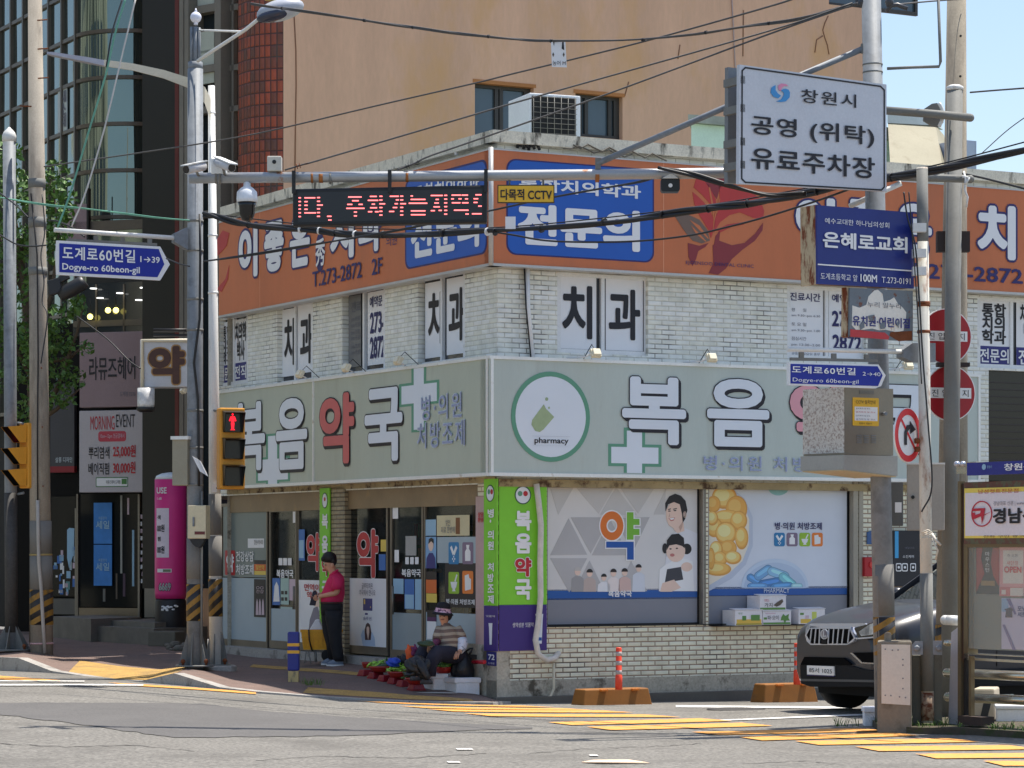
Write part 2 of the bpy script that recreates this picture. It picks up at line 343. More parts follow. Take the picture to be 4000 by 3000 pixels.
for x0, x1, y, m in ((1780, 1850, 2927, wht), (1745, 1800, 2978, wht), (2300, 2340, 2952, wht)):
    b = MB(); strip(b, ((x0, y), (x1-8, y)), ((x0+6, y+5), (x1, y+5)), 0.010); b.build('lane_line', m, kind='structure')
b = MB(); 
for k in range(1): b.lathe(G(2875, 2772)+V((0, 0, 0.004)), [(0.36, 0.0), (0.36, 0.006)], 28)
b.build('manhole_cover', mat('iron_cover', (70, 68, 66), 0.6, 0.6, bump=0.5, bscale=40), label='dark round manhole cover in the road before the pharmacy wall', cat='manhole cover')
b = MB(); c = G(2400, 2984); b.add([c+V((-0.28, 0.06, 0.012)), c+V((-0.1, -0.06, 0.02)), c+V((0.3, -0.02, 0.012)), c+V((0.12, 0.12, 0.03)), c+V((-0.18, 0.13, 0.025))], [[0, 1, 2, 3, 4]])
b.prism([v+V((0, 0, -0.008)) for v in b.v[:5]], (0, 0, 0.006)); b.build('cardboard_sheet', mat('card_pale', (220, 190, 160), 0.8), label='flattened pale cardboard sheet lying on the near asphalt', cat='cardboard')
# ---- pavement: ruled surface between the kerb line and the foot of the walls
kerb = [(-260, 2566, 46.2, 2600), (-150, 2565, 44.8, 2610), (0, 2568, 43.2, 2622), (75, 2571, 42.4, 2620), (205, 2622, 41.2, 2626), (420, 2655, 39.6, 2660), (560, 2661, 38.7, 2667), (684, 2631, 38.2, 2676), (862, 2686, 37.3, 2692), (1000, 2702, 36.7, 2708), (1250, 2722, 36.3, 2728), (1600, 2740, 36.2, 2747), (1920, 2745, 36.4, 2752), (1990, 2741, 36.95, 2748)]
wl = [(-260, 2452, 60.0), (-150, 2455, 58.2), (60, 2462, 55.0), (200, 2468, 53.0), (290, 2473, 51.9), (470, 2495, 49.8), (600, 2510, 48.3), (740, 2530, 46.9), (1000, 2564, 44.4), (1352, 2583, 41.4), (1500, 2600, 40.3), (1700, 2652, 38.85), (1942, 2735, 37.24), (2000, 2741, 37.35)]
KT = [P(a, c, d) for a, c, d, e in kerb]; KB = [V((P(a, e, d).x, P(a, e, d).y, 0)) for a, c, d, e in kerb]; WL = [P(*q) for q in wl]
def samp(pl_, t):
    t = max(0, min(0.99999, t))*(len(pl_)-1); i = int(t); return pl_[i].lerp(pl_[i+1], t-i)
def arcs(pl_, n):
    d = [0]
    for a, c in zip(pl_, pl_[1:]): d.append(d[-1]+(c-a).length)
    out = []
    for k in range(n+1):
        s_ = d[-1]*k/n; i = max(j for j in range(len(d)-1) if d[j] <= s_+1e-9); out.append(pl_[i].lerp(pl_[i+1], (s_-d[i])/max(1e-9, d[i+1]-d[i])))
    return out
n_s = 120
KA, WA = arcs(KT, n_s), arcs(WL, n_s)
def PV(s_, t, h=0.0): 
    i = min(int(s_*n_s), n_s-1); f = s_*n_s-i; return KA[i].lerp(KA[i+1], f).lerp(WA[i].lerp(WA[i+1], f), t)+V((0, 0, h))
def pave(mb, s0, s1, t0, t1, h, n=60, m=6):
    vs_ = [PV(s0+(s1-s0)*i/n, t0+(t1-t0)*j/m, h) for j in range(m+1) for i in range(n+1)]
    mb.add(vs_, [[j*(n+1)+i, j*(n+1)+i+1, (j+1)*(n+1)+i+1, (j+1)*(n+1)+i] for j in range(m) for i in range(n)])
b = MB(); pave(b, 0, 1, 0.02, 1.03, 0, 120, 14)
pav = b.build('pavement', mat('pavement_blocks', (108, 90, 82), 0.9, var=0.12, scale=1.2, fine=0.35, fscale=45, bump=0.4, bscale=70, c2=(96, 84, 78), thr=(0.5, 0.7), c2scale=1.4), kind='structure', origin=(0, 0, 0))
kerbm = mat('kerb_granite', (150, 146, 140), 0.85, var=0.12, scale=2, fine=0.2, fscale=50, c2=(95, 90, 84), thr=(0.52, 0.7), c2scale=4)
b = MB()
for i in range(len(KT)-1):
    p, q = KT[i], KT[i+1]; d = (q-p); d.z = 0; nn = V((d.y, -d.x, 0)).normalized(); nn = nn if nn.y < 0 else -nn
    for k in range(max(1, int(d.length))):
        m_ = max(1, int(d.length)); a, c = p.lerp(q, k/m_+0.004), p.lerp(q, (k+1)/m_-0.004)
        zb = min(RD(a.x, a.y), RD(c.x, c.y))-0.1
        vs_ = [V((a.x, a.y, zb))+nn*0.03, V((c.x, c.y, zb))+nn*0.03, V((c.x, c.y, zb))-nn*0.14, V((a.x, a.y, zb))-nn*0.14, a+nn*0.02+V((0, 0, 0.006)), c+nn*0.02+V((0, 0, 0.006)), c-nn*0.14+V((0, 0, 0.006)), a-nn*0.14+V((0, 0, 0.006))]
        b.add(vs_, [[0, 3, 2, 1], [4, 5, 6, 7], [0, 1, 5, 4], [1, 2, 6, 5], [2, 3, 7, 6], [3, 0, 4, 7]])
b.build('kerb', kerbm, kind='structure', origin=(0, 0, 0))
def PVpx(px, py, st=False):
    """point of the pavement seen at px, py"""
    def err(s_, t): p = PV(s_, t); return (2000+p.x/p.y*F-px)**2+(HZ-(p.z-ZC)/p.y*F-py)**2
    s_, t = min(((i/60, j/16) for i in range(61) for j in range(17)), key=lambda q: err(*q)); h, k = 1/120, 1/32
    for _ in range(9): s_, t = min(((max(0, min(1, s_+a*h)), t+c*k) for a in (-1, 0, 1) for c in (-1, 0, 1)), key=lambda q: err(*q)); h *= .62; k *= .62
    return PV(s_, t) if not st else (s_, t)
tact = mat('tactile_yellow', (168, 134, 74), 0.9, var=0.12, scale=2.5, fine=0.3, fscale=40, bump=0.9, bscale=35, c2=(120, 100, 70), thr=(0.5, 0.72), c2scale=2)
st = lambda x, y: PVpx(x, y, True)
for a, c, t0_, t1_, n_ in ((st(262, 2632), st(664, 2645), .02, .30, 14), (st(1185, 2704), st(1830, 2738), .06, .2, 20), (st(1000, 2588), st(1500, 2640), .62, .71, 24)): b = MB(); pave(b, a[0], c[0], t0_, t1_, 0.005, n_, 4); b.build('tactile_paving', tact, kind='structure')
# ------------------------------------------------------------------ corner building
wbrick = bricks('brick_painted_white', (228, 227, 212), (212, 211, 196), (190, 187, 172), bump=0.45, thr=(0.66, 0.85), stain=(110, 106, 92))
cbrick = bricks('brick_cream', (226, 220, 196), (206, 200, 176), (148, 128, 106), mw=0.009, bump=0.5, thr=(0.68, 0.85), stain=(110, 100, 82))
plaster = mat('plinth_plaster', (164, 158, 142), 0.92, var=0.2, scale=2, fine=0.2, fscale=30, bump=0.3, bscale=20, c2=(84, 78, 66), thr=(0.55, 0.64), c2scale=2.2)
conc = mat('parapet_concrete', (206, 200, 182), 0.9, var=0.12, scale=3, fine=0.15, c2=(92, 88, 78), thr=(0.54, 0.64), c2scale=4, c2stretch=3)
pvc = mat('pvc_white', (214, 214, 212), 0.4, var=0.06, scale=3, c2=(160, 154, 140), thr=(0.6, 0.8))
alu = mat('aluminium_dull', (120, 114, 104), 0.4, 0.5, var=0.1, scale=2, c2=(90, 84, 74), thr=(0.55, 0.75), c2scale=4)
dark = mat('dark_recess', (30, 28, 27), 0.7, var=0.1)
black = mat('black_frame', (24, 22, 22), 0.45, var=0.05)
paper = mat('poster_white', (222, 222, 228), 0.5, var=0.03, fine=0)
ink = plain('ink_black', (24, 22, 30), 0.5); navy = plain('ink_navy', (30, 28, 84), 0.5); navy2 = plain('film_navy', (44, 44, 110), 0.5); grey_ink = plain('ink_grey', (96, 96, 106), 0.5)
glass = mat('shop_glass', (26, 32, 33), 0.03, var=0, fine=0, alpha=0.42, spec=0.6)
film = mat('frosted_film', (150, 166, 174), 0.35, var=0.05, scale=1.5, fine=0)
red_ink = plain('ink_red', (172, 34, 44), 0.45); white_ink = plain('ink_white', (226, 226, 230), 0.45)
BD = thing('corner_building', 'two storey white brick corner building with a pharmacy below and a dental clinic above', 'building', (CORNER.x, CORNER.y, -0.25))
Lw = 9.42; Rw = 16.0
vTop = L.uv(1920, 560)[1]
def bays(pl, lst): return [(lambda a, c: (min(a[0], c[0]), max(a[0], c[0]), c[1], a[1]))(pl.uv(x0, y0), pl.uv(x1, y1)) for x0, y0, x1, y1 in lst]
winL = [(857, 1240, 968, 1496), (1083, 1196, 1222, 1488), (1337, 1140, 1504, 1450), (1633, 1087, 1816, 1410)]
winR = [(2177, 1062, 2531, 1390), (3075, 1112, 3383, 1412), (3818, 1158, 4085, 1445), (3862, 1445, 4085, 1880)]
hL, hR = bays(L, winL), bays(R, winR)
vb2 = 2.7
b = MB(); wall(b, L, -Lw, 0, vb2, vTop, hL); o = b.build('wall', wbrick, BD); uvwall(o, L)
b = MB(); wall(b, R, 0, Rw, vb2, vTop, hR[:3]+[(hR[3][0], hR[3][1], vb2+0.03, hR[3][3])]); o = b.build('wall', wbrick, BD); uvwall(o, R)
# ground floor, street side
gw1 = (2137, 1878, 2750, 2441); gw2 = (2766, 1878, 3334, 2437)
hg = bays(R, [gw1, gw2]); vpl = R.uv(2300, 2650)[1]
b = MB(); wall(b, R, 0, 7.2, vpl, vb2, hg, rev=0.2); o = b.build('base_wall', cbrick, BD); uvwall(o, R)
b = MB(); wall(b, R, 7.2, Rw, -0.7, vb2, [(8.1, 10.0, 0.0, 2.3)]); o = b.build('base_wall', cbrick, BD); uvwall(o, R)
b = MB(); R.urect(b, -0.012, 7.2, -0.75, vpl, 0.014, 0.3); b.build('plinth', plaster, BD)
b = MB(); L.urect(b, -0.95, 0.012, -0.6, 0.52, 0.012, 0.2); b.build('plinth', plaster, BD)
b = MB(); R.urect(b, -0.1, 7.2, -0.75, RD(3, 39)+0.14, 0.16, 0.14); b.build('kerb_ledge', mat('ledge_concrete', (92, 88, 80), 0.9, var=0.2), BD)
b = MB(); R.rect(b, 2128, 2447, 3340, 2432, 0.015, 0.08); R.rect(b, 2808, 2445, 3224, 2441, 0.2, 0.24); b.build('sill', black, BD)
# parapet and roof
b = MB(); L.urect(b, -Lw, 0.0, vTop-0.02, vTop+0.14, 0.13, 0.3); R.urect(b, -0.13, Rw, vTop-0.02, vTop+0.14, 0.13, 0.3); b.build('parapet', conc, BD)
b = MB(); c0 = CORNER; z = vTop-0.15
b.prism([c0+V((0, 0, z))-R.n*0.2-L.n*0.2, c0+UR*Rw+V((0, 0, z)), c0+UR*Rw-UL*Lw+V((0, 0, z)), c0-UL*Lw+V((0, 0, z))], (0, 0, 0.1)); b.build('roof', mat('roof_green', (110, 120, 108), 0.9), BD)
b = MB()  # back walls closing the volume
b.poly([c0+UR*Rw+V((0, 0, -0.7)), c0+UR*Rw-UL*Lw+V((0, 0, -0.7)), c0+UR*Rw-UL*Lw+V((0, 0, vTop)), c0+UR*Rw+V((0, 0, vTop))])
b.poly([c0-UL*Lw+V((0, 0, -0.3)), c0+UR*Rw-UL*Lw+V((0, 0, -0.3)), c0+UR*Rw-UL*Lw+V((0, 0, vTop)), c0-UL*Lw+V((0, 0, vTop))]); b.build('back_wall', plaster, BD)
# second floor windows: white frame, panes, posters with lettering
def sash(pl, box, panes, name='window', rec=-0.06):
    x0, y0, x1, y1 = box; b = MB()
    u0, v1 = pl.uv(x0, y0, rec); u1, v0 = pl.uv(x1, y1, rec); u0, u1 = min(u0, u1), max(u0, u1); fw = 0.055
    pl.urect(b, u0, u1, v1-fw, v1, rec, 0.08); pl.urect(b, u0, u1, v0, v0+fw, rec, 0.08); pl.urect(b, u0, u0+fw, v0+fw, v1-fw, rec, 0.08); pl.urect(b, u1-fw, u1, v0+fw, v1-fw, rec, 0.08)
    um = (u0+u1)/2; pl.urect(b, um-fw/2, um+fw/2, v0+fw, v1-fw, rec, 0.08)
    w_ = b.build(name, pvc, BD); b = MB(); pl.urect(b, u0+0.01, u1-0.01, v0+0.01, v1-0.01, rec-0.05, 0.02); b.build('pane', mat('pane_dark', (60, 62, 66), 0.08, var=0, fine=0), w_)
    w_ = Multi('poster', w_)
    for q in panes:
        b = MB(); pl.rect(b, *q[:4], rec-0.028, 0.006); b.build('poster', q[4] if len(q) > 4 else paper, w_)
    return w_
def T(p, pl, t, x0, y0, x1, y1, m=ink, off=-0.09+0.0, bold=0.02, **k): return text(p, pl, t, x0, y0, x1, y1, off, m, bold, **k)
r2 = -0.088
w_ = sash(R, winR[0], [(2183, 1074, 2334, 1366), (2362, 1080, 2516, 1373)])
b = MB()
for q in ((2183, 1074, 2334, 1366), (2362, 1080, 2516, 1373)):
    x0, y0, x1, y1 = q
    for z in ((x0, y0, x1, y0+5), (x0, y1-5, x1, y1), (x0, y0, x0+4, y1), (x1-4, y0, x1, y1)): R.rect(b, *z, r2+0.004, 0.002)
b.build('poster_border', ink, w_)
T(w_, R, '치', 2196, 1112, 2314, 1326, off=r2, bold=0.03); T(w_, R, '과', 2378, 1127, 2501, 1331, off=r2, bold=0.03)
w_ = sash(R, winR[1], [(3079, 1122, 3215, 1398), (3238, 1128, 3378, 1402)])
T(w_, R, '진료시간', 3086, 1141, 3205, 1180, navy, r2)
for t, y in (('평      일', 1202), ('am 9:30~pm 6:30', 1226), ('토 요 일', 1258), ('am 9:30~pm 1:00', 1284), ('점심시간', 1314), ('pm 12:30~2:00', 1340), ('공휴일·일요일 휴무', 1374)): T(w_, R, t, 3092, y, 3150 if len(t) < 9 else 3204, y+17, grey_ink, r2, 0.01)
T(w_, R, '예약문의', 3250, 1148, 3365, 1186, navy, r2); T(w_, R, '273-', 3250, 1213, 3350, 1280, navy, r2, 0.03); T(w_, R, '2872', 3252, 1306, 3365, 1372, navy, r2, 0.03)
w_ = sash(R, winR[2], [(3822, 1172, 3946, 1432), (3970, 1178, 4080, 1440)])
T(w_, R, '통합\n치의\n학과', 3836, 1182, 3930, 1346, ink, r2, 0.03, ls=0.9); T(w_, R, '치의학\n박사', 3985, 1186, 4070, 1340, ink, r2, 0.03, ls=0.9)
b = MB(); R.rect(b, 3822, 1350, 3946, 1432, r2+0.003, 0.002); R.rect(b, 3970, 1356, 4080, 1440, r2+0.003, 0.002); b.build('poster_band', navy2, w_); T(w_, R, '전문의', 3828, 1360, 3940, 1420, white_ink, r2+0.003, 0.02); T(w_, R, '전직', 3978, 1364, 4070, 1428, white_ink, r2+0.003, 0.02)
b = MB(); h = hR[3]; R.urect(b, h[0], h[1], h[2], h[3], -0.1, 0.03); w_ = b.build('window', mat('window_dark_tint', (28, 24, 24), 0.15, var=0.1), BD)
b = MB()
for k in range(14): R.urect(b, h[0]+0.05, h[1], h[2]+0.1+k*0.105, h[2]+0.115+k*0.105, -0.085, 0.01)
b.build('blind', mat('blind_dark', (48, 40, 38), 0.5), w_)
w_ = sash(L, winL[0], [(862, 1262, 905, 1492), (914, 1252, 962, 1484)])
T(w_, L, '통합\n치의\n학과', 866, 1275, 903, 1420, ink, r2, 0.03, ls=0.9); T(w_, L, '치의학\n박사', 918, 1262, 962, 1405, ink, r2, 0.03, ls=0.9)
b = MB(); L.rect(b, 862, 1430, 905, 1492, r2+0.003, 0.002); L.rect(b, 914, 1420, 962, 1482, r2+0.003, 0.002); b.build('poster_band', navy2, w_); T(w_, L, '전문의', 864, 1438, 904, 1484, white_ink, r2+0.003); T(w_, L, '전직', 916, 1430, 961, 1476, white_ink, r2+0.003)
w_ = sash(L, winL[1], [(1100, 1212, 1154, 1466), (1164, 1196, 1219, 1452)])
T(w_, L, '치', 1110, 1248, 1150, 1425, ink, r2, 0.03); T(w_, L, '과', 1172, 1232, 1220, 1418, ink, r2, 0.03)
w_ = sash(L, winL[2], [(1362, 1158, 1410, 1430, mat('poster_grey_behind', (104, 104, 104), 0.3, var=0.05)), (1436, 1144, 1502, 1420)])
T(w_, L, '진료', 1372, 1180, 1408, 1215, grey_ink, r2)
for y in (1238, 1262, 1290, 1312, 1345, 1368): T(w_, L, 'am 9:30', 1372, y, 1406, y+13, grey_ink, r2, 0.01)
T(w_, L, '예약문', 1444, 1160, 1493, 1194, navy, r2); T(w_, L, '273-', 1445, 1222, 1502, 1296, navy, r2, 0.03); T(w_, L, '2872', 1445, 1318, 1502, 1395, navy, r2, 0.03)
w_ = sash(L, winL[3], [(1661, 1108, 1729, 1392), (1745, 1090, 1816, 1378)])
T(w_, L, '치', 1672, 1145, 1728, 1342, ink, r2, 0.03); T(w_, L, '과', 1752, 1130, 1815, 1328, ink, r2, 0.03)
# ---- big poster windows facing the crossing
def r3(x, y): return (2000+x/2.212, 1500+y/2.212)
def r7(x, y): return (2000+x/2.212, 2250+y/2.212)
def bigwin(x0, x1, ya, yb, name='display_window'):
    b = MB(); R.rect(b, x0, ya, x1, yb, -0.10, 0.05); w_ = b.build(name, black, BD); return Multi('poster', w_)
W1 = bigwin(2137, 2748, 1876, 2441); W2 = bigwin(2768, 3333, 1876, 2438)
b = MB(); R.rect(b, 2746, 1872, 2758, 2450, 0.0, 0.12); R.rect(b, 2760, 1872, 2770, 2450, -0.01, 0.12); b.build('mullion', mat('aluminium_post', (140, 134, 124), 0.4, 0.4), BD)
b = MB(); R.rect(b, 3334, 1880, 3352, 2470, 0.03, 0.1); R.rect(b, 3356, 1880, 3372, 2470, 0.02, 0.1); b.build('downpipe', mat('aluminium_trim', (150, 144, 130), 0.5, 0.2), BD)
def sheet(p, pts, m, off, name='poster', pl=None): b = MB(); (pl or R).shape(b, pts, off, 0.003); return b.build(name, m, p)
pw = mat('poster_pale', (200, 198, 196), 0.42, var=0.05, scale=0.9, fine=0); pg = mat('poster_grey', (120, 122, 130), 0.42, var=0.03, fine=0); pb_ = mat('poster_blue', (34, 82, 150), 0.42, var=0.03, fine=0)
def rq(x0, y0, x1, y1): return [(x0, y0), (x1, y0), (x1, y1), (x0, y1)]
def prect(p, x0, y0, x1, y1, m, off, name='poster'): b = MB(); R.rect(b, x0, y0, x1, y1, off, 0.003); return b.build(name, m, p)
prect(W1, 2139, 1893, 2723, 2303, pw, -0.094); prect(W1, 2139, 2303, 2723, 2338, pb_, -0.094, 'poster_band'); prect(W1, 2139, 2338, 2723, 2431, pg, -0.094, 'poster_foot')
tg = mat('poster_triangle', (168, 166, 166), 0.42, var=0.05, fine=0); tg2 = mat('poster_triangle_pale', (184, 182, 180), 0.42, var=0.05, fine=0)
for q in ([(490, 1160), (650, 1475), (330, 1480)], [(508, 1152), (845, 1152), (680, 1465)], [(330, 1505), (650, 1505), (495, 1800)], [(690, 1480), (1010, 1480), (850, 1170)], [(895, 1160), (1190, 1150), (1040, 1460)], [(670, 1525), (800, 1790), (540, 1790)], [(1030, 1530), (1170, 1790), (900, 1790)]): sheet(W1, [r3(*p) for p in q], tg, -0.090, 'poster_pattern')
for q in ([(540, 880), (330, 900), (400, 1130)], [(545, 885), (890, 880), (750, 1120)], [(900, 890), (760, 1130), (1080, 1130)], [(1230, 900), (930, 890), (1090, 1120)], [(1330, 905), (1225, 1128), (1320, 1128)]): sheet(W1, [r3(*p) for p in q], tg2, -0.090, 'poster_pattern')
wo = plain('letter_white_edge', (226, 226, 226)); og = plain('letter_orange', (206, 108, 38)); gr = plain('letter_green', (110, 170, 52)); bl = plain('letter_blue', (28, 78, 152))
for d, q in ((0.006, 0), (0, 1)):
    b = MB(); cx, cy = r3(863, 1225); R.disc(b, cx, cy, 0.185+(0.02 if not q else 0), -0.084+0.002*q, 0.002, 32, 0.085-(0.02 if not q else 0), 0.2+(0.02 if not q else 0)); b.build('letter_outline' if not q else 'lettering', wo if not q else og, W1)
def bars(lst, m, off, e, nm):
    b = MB()
    for x0, y0, x1, y1 in lst: R.rect(b, *r3(x0-e, y0-e), *r3(x1+e, y1+e), off, 0.002); off += 0.0004
    b.build(nm, m, W1)
gl = [(993, 1108, 1050, 1345), (1050, 1165, 1102, 1218), (1050, 1252, 1102, 1305)]; bb = [(814, 1362, 1052, 1415), (995, 1415, 1052, 1518)]
bars(gl+bb, wo, -0.0845, 9, 'letter_outline'); bars(gl, gr, -0.0815, 0, 'lettering'); bars(bb, bl, -0.0815, 0, 'lettering')
# printed people: father and girl, and the small family row
lip = plain('print_lip', (180, 110, 104)); skin_p = plain('print_skin', (214, 186, 170)); hair_p = plain('print_hair', (30, 26, 28)); shirt_p = plain('print_shirt', (206, 206, 210)); grey_p = plain('print_grey', (150, 148, 150)); chk = plain('print_check', (60, 60, 66)); lip = plain('print_lip', (180, 110, 104))
def ov(cx, cy, rx, ry, n=22, a0=0, a1=360): return [(cx+rx*math.cos(math.radians(a0+(a1-a0)*k/n)), cy-ry*math.sin(math.radians(a0+(a1-a0)*k/n))) for k in range(n+(0 if a1-a0 == 360 else 1))]
def pr(pts, m, lay, f=r3, w=None): sheet(w or W1, [f(*p) for p in pts], m, -0.0885+0.0006*lay, 'printed_figure')
pr([(1400, 1290), (1480, 1240), (1600, 1290), (1600, 1790), (1300, 1790), (1330, 1500)], shirt_p, 0)
pr([(1330, 1560), (1450, 1500), (1560, 1530), (1575, 1790), (1270, 1790), (1275, 1600)], mat('print_white', (224, 224, 226), 0.4, var=0.04, fine=0), 1)
pr([(1395, 1200), (1480, 1180), (1490, 1270), (1430, 1290), (1400, 1260)], skin_p, 2)
pr([(1332, 1090), (1336, 1170), (1356, 1220), (1400, 1248), (1440, 1236), (1480, 1180), (1505, 1110), (1470, 1010), (1380, 1010)], skin_p, 3); pr(ov(1492, 1128, 16, 30), skin_p, 4); pr([(1440, 1236), (1480, 1180), (1490, 1150), (1470, 1240), (1455, 1275)], plain('print_skin_dark', (184, 152, 136)), 3.5); pr([(1362, 1110), (1356, 1140), (1350, 1146), (1366, 1148)], plain('print_skin_dark', (184, 152, 136)), 5); pr(ov(1360, 1098, 12, 5), hair_p, 5); pr(ov(1408, 1094, 13, 5), hair_p, 5); pr([(1352, 1158), (1410, 1152), (1398, 1180), (1372, 1186)], lip, 4); pr([(1328, 1100), (1325, 1030), (1360, 970), (1410, 948), (1460, 965), (1500, 1010), (1516, 1090), (1495, 1170), (1475, 1200), (1468, 1120), (1450, 1040), (1400, 1020), (1350, 1040)], hair_p, 4)
pr([(1360, 1160), (1404, 1156), (1396, 1170), (1374, 1174)], plain('print_teeth', (232, 228, 226)), 5); pr([(1348, 1082), (1372, 1074), (1372, 1082), (1350, 1090)], hair_p, 5); pr([(1392, 1078), (1425, 1072), (1425, 1080), (1394, 1086)], hair_p, 5)
pr(ov(1415, 1440, 82, 98), skin_p, 5); pr([(1335, 1440), (1340, 1350), (1380, 1300), (1440, 1292), (1485, 1330), (1492, 1420), (1470, 1400), (1420, 1385), (1360, 1395)], hair_p, 6)
pr(ov(1322, 1420, 22, 44), hair_p, 4); pr(ov(1510, 1425, 42, 46), hair_p, 4); pr(ov(1385, 1478, 20, 14), lip, 6); pr(ov(1370, 1425, 10, 6), hair_p, 7); pr(ov(1425, 1420, 10, 6), hair_p, 7)
pr([(1340, 1600), (1460, 1580), (1480, 1690), (1320, 1720)], chk, 3); pr(ov(1510, 1580, 48, 40), skin_p, 4); pr([(1300, 1720), (1400, 1690), (1460, 1760), (1380, 1795), (1280, 1795)], skin_p, 4)
for x, y, hc, bc, r_ in ((568, 1620, (176, 172, 168), (146, 144, 144), 30), (672, 1635, (40, 36, 36), (176, 160, 152), 28), (795, 1672, (30, 28, 28), (210, 210, 212), 24), (878, 1632, (44, 36, 34), (214, 204, 200), 27), (975, 1628, (44, 36, 34), (196, 168, 160), 27), (1095, 1592, (36, 32, 32), (196, 200, 208), 26)):
    pr([(x-56, 1795), (x-50, y+60), (x-20, y+38), (x+20, y+38), (x+50, y+60), (x+56, 1795)], plain('print_c%d' % x, bc), 2); pr(ov(x, y, r_*0.85, r_*1.15), skin_p, 3); pr(ov(x, y-6, r_, r_*1.15, 14, 0, 180), plain('print_h%d' % x, hc), 4)
text(W1, R, '복음약국', 2376, 2307, 2468, 2331, -0.09, white_ink, 0.03)
# second poster: dish of yellow tablets, blue capsules, four icons
prect(W2, 2770, 1897, 3308, 2297, mat('poster_pale_blue', (196, 202, 212), 0.42, var=0.05, scale=0.9, fine=0), -0.094); prect(W2, 2770, 2293, 3308, 2322, pb_, -0.094, 'poster_band'); prect(W2, 2770, 2329, 3308, 2428, pg, -0.094, 'poster_foot')
rim = plain('print_dish', (176, 184, 198)); pr([(1702, 890), (1900, 900), (2010, 990), (2080, 1150), (2080, 1400), (2020, 1560), (1900, 1680), (1702, 1790)], rim, 0, w=W2); pr([(1702, 895), (1880, 905), (1990, 1010), (2050, 1170), (2045, 1390), (1990, 1530), (1870, 1640), (1702, 1740)], plain('print_dish_in', (214, 206, 190)), 1, w=W2)
ylw = [plain('print_pill_a', (222, 174, 92)), plain('print_pill_b', (228, 188, 112)), plain('print_pill_c', (214, 160, 78))]
pl3 = [(1835, 980, 105, 95, 1), (1940, 1080, 90, 110, 2), (1860, 1150, 120, 60, 0), (1740, 1040, 60, 70, 2), (1960, 1180, 70, 80, 0), (1750, 1240, 70, 80, 0), (1850, 1290, 90, 95, 1), (1985, 1330, 55, 95, 0), (1730, 1160, 50, 60, 1), (1870, 1420, 70, 70, 2), (1765, 1430, 55, 70, 1), (1800, 1510, 60, 60, 0), (1910, 1500, 70, 55, 1), (1780, 1600, 110, 55, 0), (1722, 1510, 30, 90, 2)]
mx_ = lambda L_: [(max(1703, x), y) for x, y in L_]
hi_ = [plain('print_pill_hi%d' % k, q) for k, q in enumerate(((232, 196, 124), (236, 208, 146), (224, 178, 100)))]
for i, (x, y, rx, ry, c) in enumerate(pl3):
    pr(mx_(ov(x, y, rx*1.04, ry*1.06)), plain('print_pill_edge', (198, 144, 70)), 2+i*0.2, w=W2); pr(mx_(ov(x-3, y-5, rx*0.95, ry*0.92)), ylw[2], 2.05+i*0.2, w=W2); pr(mx_(ov(x-5, y-8, rx*0.86, ry*0.82)), ylw[c], 2.1+i*0.2, w=W2); pr(mx_(ov(x-rx*.18, y-ry*.22, rx*0.6, ry*0.55)), hi_[c], 2.15+i*0.2, w=W2)
def r4(x, y): return (3000+x/2.212, 1500+y/2.212)
pr(ov(60, 1760, 290, 250, 30, 0, 180), plain('print_dish_blue', (184, 198, 214)), 0.6, r4, W2); pr(ov(60, 1765, 268, 222, 30, 0, 180), plain('print_dish_blue2', (170, 186, 206)), 1, r4, W2)
for i, (x, y, L_, wd, an, c) in enumerate(((-120, 1690, 70, 34, 30, (92, 140, 186)), (-40, 1630, 90, 40, -35, (110, 156, 196)), (90, 1640, 100, 42, 20, (134, 178, 206)), (20, 1720, 110, 40, -10, (76, 124, 176)), (170, 1700, 90, 40, 40, (120, 184, 196)), (-90, 1745, 90, 26, 0, (104, 150, 196)), (120, 1745, 100, 30, -5, (88, 140, 186)), (250, 1745, 50, 24, 0, (150, 196, 206)))):
    ca, sa = math.cos(math.radians(an)), math.sin(math.radians(an))
    for k, (f, g, col) in enumerate(((1, 1, tuple(v*.8 for v in c)), (.94, .84, c), (.7, .35, tuple(min(235, v*1.2) for v in c)))):
        cap = [(L_*f*(.55+.45*math.cos(t_))*(1) if abs(t_) <= 1.5708 else -L_*f*(.55+.45*math.cos(3.14159-t_)), wd*g*math.sin(t_)-wd*.2*(k == 2)) for t_ in [(-90+q*15)*math.pi/180 for q in range(25)]]
        pr([(x+px_*ca-py_*sa, min(1756, y+px_*sa+py_*ca)) for px_, py_ in cap], plain('print_cap%d_%d' % (i, k), col), 2+i*0.3+k*.08, r4, W2)
pr(ov(90, 893, 90, 70, 16, 180, 360), plain('print_teal', (130, 176, 178)), 1, r4, W2)
text(W2, R, '병·의원 처방조제', 3027, 2040, 3211, 2070, -0.09, navy, 0.02); text(W2, R, 'PHARMACY', 2984, 2298, 3084, 2316, -0.09, white_ink, 0.02)
icol = [plain('icon_blue', (40, 116, 164)), plain('icon_mauve', (120, 104, 124)), plain('icon_lime', (140, 178, 50)), plain('icon_orange', (216, 120, 50))]
